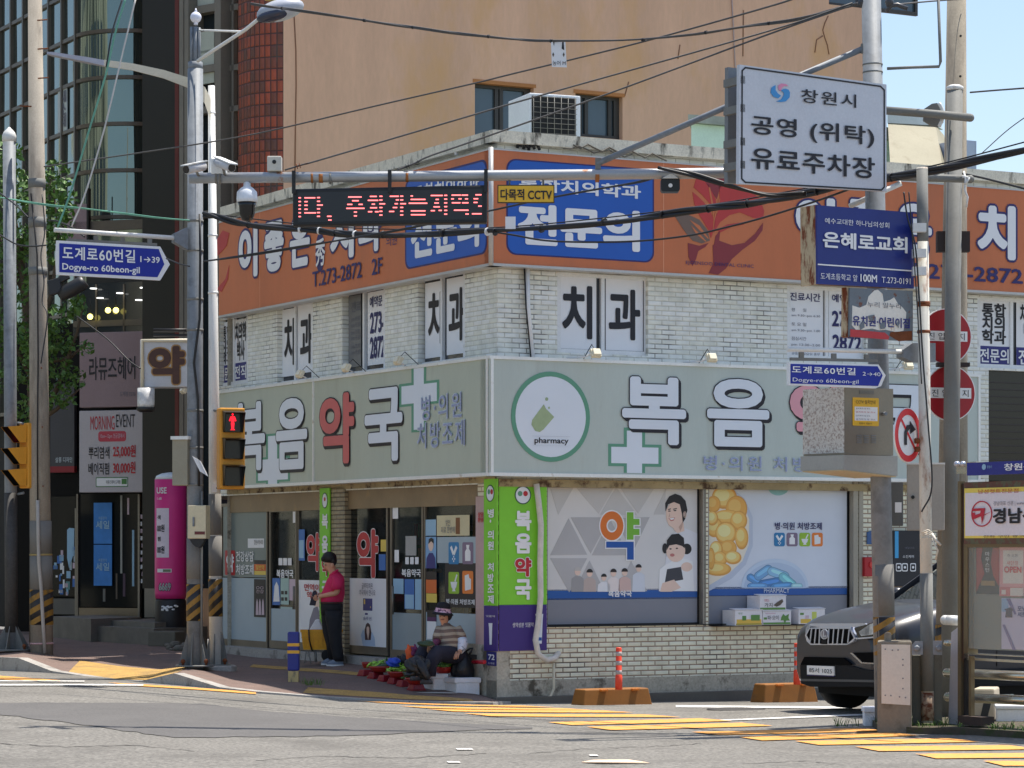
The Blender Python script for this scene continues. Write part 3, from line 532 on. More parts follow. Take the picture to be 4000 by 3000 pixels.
def icons(w_, pl, boxes, off):
    for k, q in enumerate(boxes):
        b = MB(); pl.rrect(b, *q, off, 0.03, 0.003); b.build('icon', icol[k], w_)
        x0, y0, x1, y1 = q; sx, sy = (x1-x0), (y1-y0); f = lambda a, c: (x0+a*sx, y0+c*sy); b = MB()
        if k == 0: pl.shape(b, [f(*p) for p in ((.15, .25), (.3, .15), (.55, .5), (.42, .6))], off+0.002); pl.shape(b, [f(*p) for p in ((.85, .25), (.7, .15), (.45, .5), (.58, .6))], off+0.003); [pl.shape(b, [f(x-.04, y-.04), f(x+.04, y-.04), f(x+.04, y+.04), f(x-.04, y+.04)], off+0.002) for x, y in ((.5, .66), (.4, .76), (.6, .76), (.5, .86))]
        elif k == 1: pl.shape(b, [f(*p) for p in ((.35, .12), (.65, .12), (.6, .3), (.75, .42), (.75, .85), (.25, .85), (.25, .42), (.4, .3))], off+0.002)
        elif k == 2: pl.shape(b, [f(*p) for p in ((.18, .45), (.82, .45), (.72, .7), (.6, .78), (.66, .88), (.34, .88), (.4, .78), (.28, .7))], off+0.002); pl.shape(b, [f(*p) for p in ((.55, .42), (.75, .1), (.84, .15), (.66, .45))], off+0.003)
        else: pl.shape(b, [f(*p) for p in ((.22, .2), (.58, .14), (.62, .3), (.8, .36), (.78, .8), (.25, .86))], off+0.002)
        b.build('icon_mark', white_ink, w_)
icons(W2, R, [(3024, 2081, 3066, 2134), (3073, 2081, 3116, 2134), (3123, 2081, 3165, 2134), (3172, 2081, 3214, 2134)], -0.088)
# ------------------------------------------------------------------ shop front under the left sign (plane L, slightly recessed)
def lrect(b, x0, y0, x1, y1, off, dep=0.02): return L.rect(b, x0, y0, x1, y1, off, dep)
alud = mat('aluminium_bronze', (112, 104, 92), 0.38, 0.5, var=0.12, scale=2)
b = MB(); lrect(b, 735, 1935, 1890, 1958, -0.02, 0.2); 
b = MB(); L.urect(b, -9.4, -0.02, 2.42, 2.72, -0.04, 0.12); b.build('door_header', mat('header_panel', (128, 110, 84), 0.5, 0.2, var=0.15, c2=(158, 126, 80), thr=(0.6, 0.75)), BD)
b = MB(); L.urect(b, -9.4, -0.02, 2.72, 2.80, 0.02, 0.2); b.build('soffit_trim', mat('soffit_stain', (150, 136, 104), 0.8, var=0.2, c2=(70, 50, 34), thr=(0.5, 0.62), c2scale=5), BD)
b = MB(); R.urect(b, 0.0, 7.4, 2.66, 2.76, 0.05, 0.2); b.build('soffit_trim', MC['soffit_stain'], BD)
# floor, back and side of the lit interior
b = MB(); L.urect(b, -9.4, -0.1, 0.2, 0.24, -0.15, 3.6); b.build('shop_floor', mat('shop_floor', (150, 146, 138), 0.4), BD)
b = MB(); L.urect(b, -9.4, -0.1, 0.2, 2.75, -3.7, 0.05); L.urect(b, -9.4, -0.1, 2.72, 2.76, -0.2, 3.5); b.build('shop_interior', mat('shop_wall', (128, 124, 112), 0.8), BD)
b = MB()
for k in range(7): 
    u = -8.9+k*1.15
    for j in range(5): b_ = L.urect(b, u, u+1.0, 0.3+j*0.42, 0.33+j*0.42, -3.2, 0.4)
    L.urect(b, u-0.04, u, 0.2, 2.3, -3.15, 0.5)
b.build('shop_shelf', mat('shelf_grey', (150, 150, 146), 0.6), BD)
random.seed(3); b = Multi('shelf_goods', BD); gm = [plain('goods%d' % i, c) for i, c in enumerate(((200, 60, 50), (230, 190, 60), (60, 120, 180), (230, 230, 228), (90, 160, 80), (230, 150, 60)))]
for k in range(7):
    for j in range(5):
        for q in range(7):
            u = -8.85+k*1.15+q*0.135; bb_ = MB(); L.urect(bb_, u, u+random.uniform(.06, .12), 0.335+j*0.42, 0.335+j*0.42+random.uniform(.1, .32), -3.15, 0.12); bb_.build('', random.choice(gm), b)
b = MB(); L.urect(b, -8.6, -5.2, 0.24, 1.15, -1.6, 0.6); L.urect(b, -3.6, -1.2, 0.24, 1.1, -1.6, 0.6); b.build('counter', mat('counter_wood', (150, 110, 66), 0.5), BD)
b = MB(); L.urect(b, -3.0, -2.75, 0.24, 2.7, -1.2, 0.25); b.build('column', mat('column_ochre', (186, 134, 48), 0.6), BD)
# columns of cream brick between the glass
b = MB(); L.rect(b, 1247, 1905, 1346, 2566, 0.02, 0.25); o = b.build('pillar', bricks('brick_dull_brown', (150, 138, 112), (128, 118, 96), (92, 82, 68), bw=0.226, mw=0.008), BD); uvwall(o, L)  # browner and darker brick than the corner pillar
b = MB(); L.rect(b, 1866, 1880, 1943, 2740, 0.0, 0.2); o = b.build('pillar', cbrick, BD); uvwall(o, L)
def shopwin(name, x0, x1, yt, yb, ft=0.05, off=-0.06, low=None, lowm=None):
    b = MB(); u0, v1 = L.uv(x0, yt, off); u1, v0 = L.uv(x1, yb, off)
    for q in ((u0, u1, v1-ft, v1), (u0, u1, v0, v0+0.12), (u0, u0+ft, v0+0.12, v1-ft), (u1-ft, u1, v0+0.12, v1-ft)): L.urect(b, *q, off, 0.06)
    w_ = b.build(name, alud, BD); b = MB(); L.urect(b, u0+ft/2, u1-ft/2, v0+0.06, v1-ft/2, off-0.025, 0.008); b.build('pane', glass, w_)
    m = Multi('sticker', w_)
    if low: 
        b = MB(); lrect(b, x0+4, low, x1-4, yb-14, off-0.012, 0.004); b.build('film', lowm or film, m)
    return m
so_ = -0.068
def stick(w_, x0, y0, x1, y1, m, d=0.0): b = MB(); lrect(b, x0, y0, x1, y1, so_+0.003+d, 0.002); b.build('sticker', m, w_)
def stt(w_, t, x0, y0, x1, y1, m, bold=0.02, d=0.002, **k): text(w_, L, t, x0, y0, x1, y1, so_+d, m, bold, **k)
film2 = mat('film_grey_green', (104, 116, 114), 0.3, var=0.08, scale=1, fine=0)
w_ = shopwin('window', 862, 1044, 1968, 2536, low=2256); stick(w_, 872, 1976, 1040, 2256, film2, -0.004)
stick(w_, 968, 2104, 1031, 2140, paper); stt(w_, '창원시약사회', 992, 2108, 1026, 2128, ink, 0.02, 0.004)
b = MB(); L.rrect(b, 879, 2150, 918, 2247, so_+0.004, 0.03, 0.002); b.build('', red_ink, w_); stt(w_, '약', 884, 2164, 914, 2236, white_ink, 0.03, 0.006)
stt(w_, '건강상담', 922, 2153, 991, 2194, white_ink, 0.02); stt(w_, '처방조제', 922, 2204, 991, 2246, white_ink, 0.02)
oy = plain('sticker_orange', (204, 100, 44)); yy = plain('sticker_yellow', (214, 186, 84)); bk = plain('sticker_black', (36, 32, 34)); bb2 = plain('sticker_blue', (56, 104, 170)); lb = plain('sticker_sky', (140, 176, 200)); pu = plain('banner_purple', (58, 40, 112)); lg = plain('sticker_lilac', (190, 170, 180))
stick(w_, 993, 2188, 1038, 2204, bk); stick(w_, 993, 2204, 1038, 2230, oy); stick(w_, 993, 2230, 1038, 2246, yy); stt(w_, '일반약', 1000, 2207, 1032, 2226, yy, 0.02, 0.005)
stick(w_, 992, 2262, 1037, 2412, bk); stt(w_, '○○\n건강', 1000, 2290, 1030, 2318, lg, 0.01, 0.004); 
for x in (1004, 1015, 1027): b = MB(); L.shape(b, [(x-5, 2402), (x+5, 2402), (x+3, 2352), (x, 2338), (x-3, 2352)], so_+0.005, 0.001); b.build('', lg, w_)
w_ = shopwin('door', 1052, 1158, 1990, 2538, 0.045, -0.05, low=2376)
stt(w_, '복음약국', 1080, 2224, 1146, 2258, white_ink, 0.03); 
for x in (1088, 1106, 1124): b = MB(); L.rrect(b, x, 2180, x+15, 2208, so_+0.004, 0.01, 0.001); b.build('', white_ink, w_)
stick(w_, 1064, 2258, 1094, 2364, bb2); stick(w_, 1096, 2258, 1128, 2362, mat('poster_mint', (150, 178, 172), 0.4)); stick(w_, 1130, 2262, 1153, 2346, lg); stick(w_, 1096, 2370, 1142, 2412, mat('note_mint', (156, 176, 172), 0.5)); stick(w_, 1144, 1998, 1153, 2042, paper)
for x, y in ((1103, 2315), (1117, 2315), (1103, 2340), (1117, 2340)): stick(w_, x-5, y-7, x+5, y+7, bk, 0.002)
b = MB(); L.shape(b, [(1068, 2350), (1072, 2290), (1080, 2272), (1088, 2290), (1092, 2350)], so_+0.006, 0.001); b.build('', paper, w_)
b = MB(); b.tube([L.at(1148, 2290, 0.02), L.at(1148, 2380, 0.02)], 0.018); b.build('handle', alu, w_.parent)
w_ = shopwin('window', 1162, 1256, 1966, 2546, 0.04, low=None)
stick(w_, 1166, 2068, 1190, 2190, bb2); stick(w_, 1168, 2110, 1186, 2180, lb, 0.002); stick(w_, 1162, 2265, 1250, 2514, paper)
def yak(w_, cx, x0, x1, y0, y1):
    for e, m, d in ((7, white_ink, 0.0), (0, red_ink, 0.002)):
        b = MB(); letters(b, L, '약', x0, y0, x1, y1, so_+0.004+d, 0.04, 0.016 if e else 0); b.build('', m, w_)
yak(w_, 0, 1197, 1252, 2082, 2232)
stt(w_, '면역이\n약해', 1188, 2280, 1249, 2340, red_ink, 0.02, 0.006); b = MB(); L.shape(b, [(1200, 2512), (1210, 2420), (1225, 2375), (1240, 2368), (1250, 2400), (1250, 2512)], so_+0.006, 0.001); b.build('', mat('print_suit', (120, 116, 128), 0.5), w_); b = MB(); L.shape(b, [(1228, 2368), (1230, 2335), (1240, 2325), (1250, 2335), (1250, 2372)], so_+0.007, 0.001); b.build('', skin_p, w_)
w_ = shopwin('window', 1354, 1514, 1948, 2562, 0.05)
yak(w_, 0, 1394, 1478, 2068, 2258); stick(w_, 1361, 2258, 1510, 2530, paper); stt(w_, '글루타치온\n약국에서 만나요', 1403, 2276, 1466, 2328, grey_ink, 0.01, 0.005)
stick(w_, 1418, 2337, 1454, 2386, navy2, 0.002); stick(w_, 1421, 2341, 1426, 2360, yy, 0.004); b = MB(); L.disc(b, 1447, 2372, 0.012, so_+0.008, 0.001); b.build('', yy, w_); stick(w_, 1426, 2394, 1436, 2402, navy2, 0.002); stt(w_, '솔루션.', 1418, 2408, 1454, 2424, navy2, 0.02, 0.005)
for pts, m, d in (([(1410, 2480), (1418, 2458), (1426, 2470), (1454, 2470), (1462, 2490), (1466, 2524), (1418, 2524)], mat('print_denim', (170, 186, 206), 0.5), 0), ([(1426, 2500), (1424, 2460), (1430, 2438), (1437, 2432), (1445, 2440), (1450, 2470), (1448, 2500)], plain('print_brown_hair', (66, 38, 40)), 0.001), ([(1432, 2470), (1432, 2452), (1437, 2446), (1442, 2452), (1442, 2470), (1438, 2500)], skin_p, 0.002)): b = MB(); L.shape(b, pts, so_+0.006+d, 0.001); b.build('', m, w_)
stick(w_, 1487, 2108, 1508, 2154, yy); stick(w_, 1480, 2165, 1506, 2228, bb2)
w_ = shopwin('door', 1524, 1652, 1958, 2578, 0.05, -0.05, low=2392, lowm=mat('film_door', (128, 142, 148), 0.3, var=0.1, scale=1, fine=0))
stick(w_, 1531, 1972, 1555, 2026, paper); stick(w_, 1541, 2148, 1558, 2196, paper); stt(w_, '복음약국', 1569, 2222, 1644, 2254, white_ink, 0.03)
for x in (1583, 1602, 1621): b = MB(); L.rrect(b, x, 2176, x+14, 2204, so_+0.004, 0.01, 0.001); b.build('', white_ink, w_)
stick(w_, 1536, 2260, 1576, 2320, lb); stick(w_, 1580, 2262, 1618, 2380, bb2); stick(w_, 1582, 2322, 1616, 2378, lb, 0.002); stick(w_, 1621, 2262, 1646, 2382, lb); stick(w_, 1584, 2094, 1626, 2170, mat('sticker_grey', (150, 150, 148), 0.5))
b = MB(); b.tube([L.at(1534, 2290, 0.02), L.at(1534, 2400, 0.02)], 0.018); b.build('handle', alu, w_.parent)
w_ = shopwin('window', 1655, 1866, 1940, 2612, 0.05, low=2390)
stick(w_, 1662, 2030, 1703, 2092, lb); stick(w_, 1706, 2014, 1834, 2092, mat('sticker_beige', (196, 186, 150), 0.5)); stt(w_, '쌓인\n피로 한방에', 1722, 2030, 1776, 2082, grey_ink, 0.02, 0.006); stick(w_, 1780, 2022, 1796, 2086, mat('sticker_bottle', (120, 76, 40), 0.5), 0.003)
stick(w_, 1662, 2097, 1704, 2220, mat('sticker_photo_blue', (120, 160, 196), 0.5)); b = MB(); L.shape(b, [(1664, 2220), (1666, 2180), (1676, 2160), (1690, 2160), (1700, 2180), (1702, 2220)], so_+0.006, 0.001); b.build('', navy2, w_); b = MB(); L.disc(b, 1683, 2128, 0.08, so_+0.007, 0.001, ry=0.09); b.build('', skin_p, w_); b = MB(); L.shape(b, [(1673, 2125), (1675, 2106), (1684, 2100), (1693, 2106), (1694, 2124), (1684, 2114)], so_+0.009, 0.001); b.build('', hair_p, w_)
stick(w_, 1664, 2232, 1705, 2264, bk); stick(w_, 1664, 2264, 1705, 2318, oy); stick(w_, 1665, 2318, 1706, 2354, yy); stick(w_, 1668, 2383, 1704, 2420, bk); stick(w_, 1668, 2420, 1704, 2497, paper); stick(w_, 1668, 2410, 1704, 2428, plain('sticker_plum', (80, 40, 84)), 0.002)
stick(w_, 1708, 2098, 1858, 2200, film); stick(w_, 1738, 2200, 1858, 2376, bk); icons(w_, L, [(1752, 2118, 1792, 2204), (1806, 2118, 1848, 2204), (1752, 2234, 1793, 2320), (1806, 2230, 1848, 2320)], so_+0.006)
stt(w_, '병·의원 처방조제', 1743, 2338, 1854, 2364, white_ink, 0.02, 0.005)
b = MB(); lrect(b, 1858, 1940, 1890, 2600, 0.008, 0.01); b.build('side_poster', mat('side_poster', (176, 150, 146), 0.5, var=0.1), BD)
b = Multi('side_poster', BD); text(b, L, '상담\n환영', 1866, 2000, 1888, 2040, 0.012, red_ink, 0.03)
b = MB(); L.urect(b, -9.4, -0.9, -0.2, 0.235, 0.16, 0.4); b.build('door_step', kerbm, BD)
# ------------------------------------------------------------------ signs on the building
def sign(name, label, pl, x, y, cat='sign', **k): p = pl.at(x, y, 0.2); return thing(name, label, cat, p, **k)
orange = mat('sign_orange', (188, 106, 64), 0.5, var=0.09, scale=0.9, stretch=3, fine=0.02, c2=(160, 96, 66), thr=(0.56, 0.8), c2scale=0.8, c2stretch=4); orange_r = orange
trim = mat('sign_trim', (176, 174, 170), 0.4, 0.3, var=0.08)
OFF = 0.2
blue = mat('sign_blue', (20, 82, 168), 0.45, var=0.03, fine=0); lw = mat('sign_letter_white', (226, 228, 234), 0.45, var=0.03, fine=0); nv = plain('letter_navy', (38, 34, 92))
def osign(pl, u0, u1, name, label):
    t = thing(name, label, 'sign', pl.pt((u0+u1)/2, vO0, OFF)); b = MB(); pl.urect(b, u0, u1, vO0, vO1, OFF, 0.19); b.build('panel', orange, t)
    b = MB(); pl.urect(b, u0, u1, vO0-0.035, vO0, OFF+0.02, 0.2); pl.urect(b, u0, u1, vO1, vO1+0.02, OFF+0.01, 0.2); b.build('frame', trim, t); return t
vO1 = R.uv(1930, 585, OFF)[1]; vO0 = R.uv(2000, 1032, OFF)[1]
OR = osign(R, -0.2, Rw, 'signboard', 'long orange dental clinic signboard with a red flower facing the crossing'); OL = osign(L, -9.3, 0.19, 'signboard', 'orange dental clinic signboard running down the left side street')
mO = Multi('lettering', OR)
for q, r_, m, d in (((1978, 618, 2555, 1027), 0.14, nv, 0.003), ((1984, 624, 2549, 1021), 0.13, blue, 0.005)): b = MB(); R.rrect(b, *q, OFF+d, r_, 0.003); b.build('', m, mO)
text(mO, R, '통합치의학과', 2027, 690, 2504, 778, OFF+0.004, lw, 0.03); text(mO, R, '전문의', 2022, 792, 2500, 985, OFF+0.004, lw, 0.045)
# flower emblem
dr = plain('emblem_red', (176, 52, 50)); dr2 = plain('emblem_wine', (128, 42, 48)); do = orange; dg = plain('emblem_grey', (108, 88, 76))
def g3(x, y): return (2000+x/2.212, 750+y/2.212)
for pts, m in (([(1560, 0), (1600, 30), (1660, 90), (1720, 180), (1760, 260), (1720, 400), (1700, 330), (1620, 200), (1575, 100)], dr), ([(1790, -60), (1900, -70), (2050, -20), (2140, 60), (2180, 160), (2170, 230), (2090, 225), (1970, 175), (1880, 200), (1800, 260), (1745, 350), (1740, 250), (1800, 130)], dr), ([(1770, 330), (1860, 280), (1960, 265), (2010, 280), (1900, 300), (1800, 350)], dr),
    ([(1570, -40), (1590, -110), (1620, -130), (1700, -60), (1760, 60), (1770, 160), (1720, 110), (1640, 20)], dr), ([(1660, -100), (1760, -150), (1850, -110), (1800, -40), (1770, 60)], dr2),
    ([(1410, 215), (1520, 195), (1620, 240), (1690, 330), (1710, 420), (1640, 445), (1560, 420), (1500, 350)], dg),
    ([(1735, 460), (1790, 420), (1900, 460), (2010, 440), (2100, 360), (2170, 265), (2165, 330), (2100, 420), (1990, 500), (1900, 580), (1850, 660), (1780, 715), (1700, 700), (1740, 620)], dr2), ([(1520, 440), (1620, 465), (1700, 440), (1670, 475), (1610, 510), (1590, 580), (1560, 640), (1525, 560)], dr2), ([(1760, 380), (1800, 330), (1790, 420), (1745, 460)], dr2), ([(1700, -40), (1712, -40), (1748, 150), (1742, 250), (1730, 150)], do), ([(1790, 60), (1800, 60), (1752, 240), (1735, 380), (1742, 240)], do), ([(1535, 240), (1620, 290), (1700, 400), (1695, 405), (1600, 310)], do), ([(1545, 285), (1610, 350), (1680, 425), (1670, 428), (1590, 360)], do)):
    b = MB(); R.shape(b, [g3(*p) for p in pts], OFF+(0.006 if m is not do else 0.009), 0.003); b.build('', m, mO)
text(mO, R, 'EJOENSOO DENTAL CLINIC', 2679, 1018, 2945, 1051, OFF+0.008, nv, 0.02)
def big(mo, pl, ch, x0, y0, x1, y1, m=lw, e=0.04, **k): text(mo, pl, ch, x0, y0, x1, y1, OFF+0.004, m, 0.045, outline=nv, ow=e, **k)
for ch, x0, y0, x1, y1 in (('이', 3108, 765, 3262, 955), ('좋', 3310, 775, 3440, 980), ('은', 3500, 790, 3640, 990), ('치', 3818, 795, 3968, 1018), ('과', 4010, 800, 4130, 1030)): big(mO, R, ch, x0, y0, x1, y1)
text(mO, R, 'T.273-2872', 3540, 1024, 3996, 1110, OFF+0.008, nv, 0.02)
b = MB()
for pl, x, y, t in ((R, 2592, 1040, OR), (R, 3230, 1060, OR), (L, 1015, 1190, OL)):
    b = MB(); u = pl.uv(x, y, OFF)[0]; pl.urect(b, u-.006, u+.006, vO0, vO1, OFF+.002, .01); b.build('seam', plain('seam_pale', (206, 140, 104)), t)
mL = Multi('lettering', OL)
for q, r_, m, d in (((1582, 704, 1902, 990), 0.14, nv, 0.003), ((1587, 710, 1897, 984), 0.13, blue, 0.005)): b = MB(); L.rrect(b, *q, OFF+d, r_, 0.003); b.build('', m, mL)
text(mL, L, '통합치의학과', 1612, 730, 1872, 752, OFF+0.004, lw, 0.03); text(mL, L, '전문의', 1605, 846, 1872, 962, OFF+0.004, lw, 0.045)
for ch, x0, y0, x1, y1 in (('이', 932, 892, 1006, 1078), ('좋', 1032, 874, 1108, 1052), ('은', 1132, 847, 1210, 1033), ('치', 1290, 815, 1382, 1003), ('과', 1400, 790, 1492, 976)): big(mL, L, ch, x0, y0, x1, y1)
b = MB(); L.disc(b, 1250, 985, 0.16, OFF+0.006, 0.003, ry=0.3); b.build('', nv, mL); text(mL, L, '秀', 1232, 935, 1270, 1036, OFF+0.006, lw, 0.02); text(mL, L, '의원', 1508, 920, 1550, 955, OFF+0.006, nv, 0.01); text(mL, L, 'T.273-2872   2F', 1220, 1062, 1493, 1068, OFF+0.006, nv, 0.012)
b = MB(); L.shape(b, [(840, 945), (870, 900), (895, 910), (885, 960), (850, 1000)], OFF+0.006, 0.003); L.shape(b, [(845, 1130), (880, 1090), (895, 1035), (890, 1090), (865, 1140)], OFF+0.006, 0.003); b.build('', dr, mL)
b = MB(); b.tube([V((*(CORNER-UR*0.0+R.n*OFF+L.n*OFF).xy, vO0-0.03)), V((*(CORNER+R.n*OFF+L.n*OFF).xy, vO1+0.03))], 0.035); b.build('corner_trim', trim, OR)
# pharmacy sign
PO = 0.26; pg1 = mat('sign_sage', (173, 182, 174), 0.42, var=0.07, scale=0.9, stretch=4, fine=0.02, c2=(150, 152, 138), thr=(0.57, 0.8), c2scale=1.1, c2stretch=5); pg2 = mat('sign_sage_side', (168, 174, 158), 0.42, var=0.07, scale=0.9, stretch=4, fine=0.02, c2=(146, 146, 128), thr=(0.57, 0.8), c2scale=1.1, c2stretch=5)
vP1 = R.uv(2000, 1401, PO)[1]; vP0 = R.uv(2000, 1850, PO)[1]
alw = mat('sign_frame_white', (214, 214, 210), 0.35, 0.2, var=0.08, c2=(150, 130, 100), thr=(0.62, 0.75))
def psign(pl, u0, u1, m, label, seams):
    t = thing('signboard', label, 'sign', pl.pt((u0+u1)/2, vP0, PO)); b = MB(); pl.urect(b, u0, u1, vP0, vP1, PO, 0.25); b.build('panel', m, t)
    b = MB(); pl.urect(b, u0, u1, vP0-0.035, vP0+0.012, PO+0.02, 0.28); pl.urect(b, u0, u1, vP1-0.012, vP1+0.03, PO+0.02, 0.28)
    for s_ in seams: pl.urect(b, s_-0.02, s_+0.02, vP0+0.012, vP1-0.012, PO+0.018, 0.1)
    b.build('frame', alw, t); return t
PR = psign(R, -0.26, 7.95, pg1, 'pale sage pharmacy signboard with a green ring and capsule facing the crossing', [-0.22, 7.92]); PLs = psign(L, -9.35, 0.25, pg2, 'pale sage pharmacy signboard with a red letter on the left street side', [0.215, L.uv(1226, 1700, PO)[0], -9.33])
mP = Multi('lettering', PR); OFF = PO
gd = plain('ring_green', (88, 142, 116)); pill = mat('pill_green', (152, 168, 128), 0.5, var=0.12, scale=4, fine=0); pwh = mat('sign_white', (206, 212, 226), 0.42, var=0.02, fine=0); sh_k = plain('letter_shadow', (26, 22, 32)); pink = plain('letter_pink', (212, 150, 158)); pred = plain('letter_red', (190, 96, 94)); lav = plain('letter_lavender', (140, 148, 176)); lav2 = plain('letter_halo', (190, 202, 206))
b = MB(); R.disc(b, 2152, 1628, 0.545, PO+0.006, 0.003); b.build('', pwh, mP); b = MB(); R.disc(b, 2152, 1628, 0.61, PO+0.007, 0.004, 44, 0.545); b.build('', gd, mP)
b = MB(); R.shape(b, [r3(*p) for p in ((275, 175), (295, 215), (365, 285), (270, 395), (240, 415), (200, 405), (168, 350), (175, 310))], PO+0.009, 0.002); R.disc(b, *r3(300, 130), 0.024, PO+0.009, 0.002, 12); R.disc(b, *r3(320, 205), 0.015, PO+0.009, 0.002, 10); b.build('', pill, mP)
text(mP, R, 'pharmacy', 2088, 1708, 2221, 1740, PO+0.004, ink, 0.02); b = MB(); R.rect(b, 2078, 1703, 2227, 1706, PO+0.009, 0.002); R.rect(b, 2078, 1739, 2227, 1742, PO+0.009, 0.002); b.build('', grey_ink, mP)
def crossp(mo, pl, hx0, hy0, hx1, hy1, vx0, vy0, vx1, vy1, e=12):
    for m, d, o in ((gd, e, 0.004), (pwh, 0, 0.006)):
        b = MB(); pl.rect(b, hx0-d, hy0-d, hx1+d, hy1+d, PO+o, 0.002); pl.rect(b, vx0-d, vy0-(d if vy0 > 1480 else 0), vx1+d, vy1+(d if vy1 < 1840 else 0), PO+o+0.0006, 0.002); b.build('', m, mo)
crossp(mP, R, 2388, 1745, 2572, 1812, 2449, 1682, 2508, 1848)
b = MB(); R.rect(b, 3505, 1500, 3600, 1512, PO+0.004, 0.002); b.build('', gd, mP)
def dsp(mo, pl, ch, x0, y0, x1, y1, m, d=0.03): text(mo, pl, ch, x0, y0, x1, y1, PO+0.007, m, 0.034, outline=sh_k, ow=0.014, shadow=sh_k, sh=(d if pl is R else d*0.8, -d*1.1)); 
dsp(mP, R, '복', 2430, 1468, 2680, 1740, pwh); dsp(mP, R, '음', 2762, 1476, 3005, 1748, pwh); dsp(mP, R, '약', 3085, 1488, 3320, 1760, pink); dsp(mP, R, '국', 3410, 1500, 3620, 1765, pwh)
text(mP, R, '병·의원 처방조제', 2749, 1780, 3290, 1846, PO+0.006, lav, 0.008, sp=1.25, outline=lav2, ow=0.022)
mQ = Multi('lettering', PLs)
crossp(mQ, L, 1568, 1510, 1706, 1566, 1616, 1440, 1655, 1676, 9); crossp(mQ, L, 1008, 1797, 1124, 1872, 1047, 1704, 1082, 1893, 8)
dsp(mQ, L, '복', 915, 1578, 1035, 1835, pwh); dsp(mQ, L, '음', 1078, 1562, 1200, 1830, pwh); dsp(mQ, L, '약', 1248, 1545, 1384, 1808, pred); dsp(mQ, L, '국', 1424, 1524, 1572, 1798, pwh)
text(mQ, L, '병·의원', 1645, 1548, 1803, 1630, PO+0.006, lav, 0.008, outline=lav2, ow=0.022, sp=1.25); text(mQ, L, '처방조제', 1630, 1655, 1816, 1740, PO+0.006, lav, 0.008, outline=lav2, ow=0.022, sp=1.25)
# floodlights standing on the pharmacy sign
fl = mat('floodlight_ivory', (216, 208, 182), 0.4, var=0.1)
def flood(pl, px, py, label):
    u, _ = pl.uv(px, py, 0.35); t = thing('floodlight', label, 'floodlight', pl.pt(u-0.15, vP1+0.03, 0.15), group='floodlights along the top of the pharmacy signs')
    b = MB(); c = pl.pt(u, vP1+0.1, 0.42); ax = pl.u*0.075; az = (V((0, 0, 1))-pl.n*0.55).normalized()*0.06; ay = ax.cross(az).normalized()*0.03; b.box(c, ax, ay, az); b.box(c+ay*1.4, ax*0.8, ay*0.5, az*0.8); b.build('lamp_body', fl, t, bevel=0.01)
    b = MB(); b.tube([pl.pt(u-0.3, vP1+0.045, 0.15), pl.pt(u-0.08, vP1+0.06, 0.3), c-ax], 0.011); b.build('arm', pvc, t); b = MB(); b.tube([c+V((0, 0, 0.03)), c+V((0, 0, 0.13))-pl.n*0.1, pl.pt(u, vP1+0.05, 0.1)], 0.006); b.build('cable', black, t)
for q in ((R, 2316, 1412, 'ivory floodlight on the sign edge below the large dental window, right of the corner'), (R, 2768, 1423, 'ivory floodlight on the pharmacy sign between two upper windows of the right wall'), (R, 3535, 1458, 'ivory floodlight on the pharmacy sign behind the rusty pole'), (L, 1190, 1473, 'small floodlight on the left pharmacy sign above the middle seam'), (L, 1371, 1448, 'small floodlight on the left pharmacy sign under the grey window poster'), (L, 1574, 1417, 'small floodlight on the left pharmacy sign nearest the corner'), (L, 735, 1530, 'small floodlight at the far left end of the pharmacy sign')): flood(*q)
# green and purple pillar banners
gb = mat('banner_green', (118, 190, 46), 0.5, var=0.06, scale=2, fine=0)
t = thing('pillar_banner', 'green and purple vertical pharmacy banner wrapped on the corner pillar, right face', 'banner', R.at(2045, 2540, 0.02))
b = Multi('banner', t); q = MB(); R.rect(q, 1950, 1874, 2136, 2362, 0.03, 0.02); q.build('', gb, b); q = MB(); R.rect(q, 1950, 2362, 2136, 2540, 0.03, 0.02); q.build('', pu, b)
b = Multi('lettering', t)
for ch, y0, y1, m in (('복', 1995, 2073, lw), ('음', 2083, 2162, lw), ('약', 2178, 2252, red_ink), ('국', 2262, 2343, lw)): text(b, R, ch, 2012, y0, 2076, y1, 0.034, m, 0.045, outline=lw if m is red_ink else None)
q = MB(); R.disc(q, 2043, 1934, 0.125, 0.036, 0.003); q.build('', plain('badge_dark', (40, 76, 56)), b); q = MB(); R.disc(q, 2043, 1934, 0.11, 0.039, 0.003); q.build('', pwh, b); q = MB(); R.disc(q, 2032, 1928, 0.035, 0.042, 0.003); q.build('', gd, b); q = MB(); R.disc(q, 2053, 1928, 0.035, 0.042, 0.003); q.build('', red_ink, b)
text(b, R, '생약성분 잇몸약', 2002, 2432, 2085, 2450, 0.034, lw, 0.02); q = MB(); R.shape(q, [(2091, 2398), (2122, 2398), (2120, 2420), (2116, 2514), (2100, 2514), (2096, 2420)], 0.038, 0.003); q.build('', pwh, b); q = MB(); R.rect(q, 2101, 2490, 2116, 2502, 0.041, 0.002); q.build('', bl, b)
t = thing('pillar_banner', 'narrow green and purple banner beside the pharmacy window, left face of the corner pillar', 'banner', L.at(1916, 2545, 0.02))
b = Multi('banner', t); q = MB(); L.rect(q, 1890, 1872, 1941, 2366, 0.03, 0.02); q.build('', gb, b); q = MB(); L.rect(q, 1890, 2366, 1941, 2545, 0.03, 0.02); q.build('', pu, b)
b = Multi('lettering', t); 
for i, ch in enumerate('병·의원 처방조제'):
    if ch != ' ': text(b, L, ch, 1905 if ch != '·' else 1913, 1988+i*42, 1929 if ch != '·' else 1919, 2022+i*42 if ch != '·' else 1994+i*42+6, 0.034, lw, 0.035)
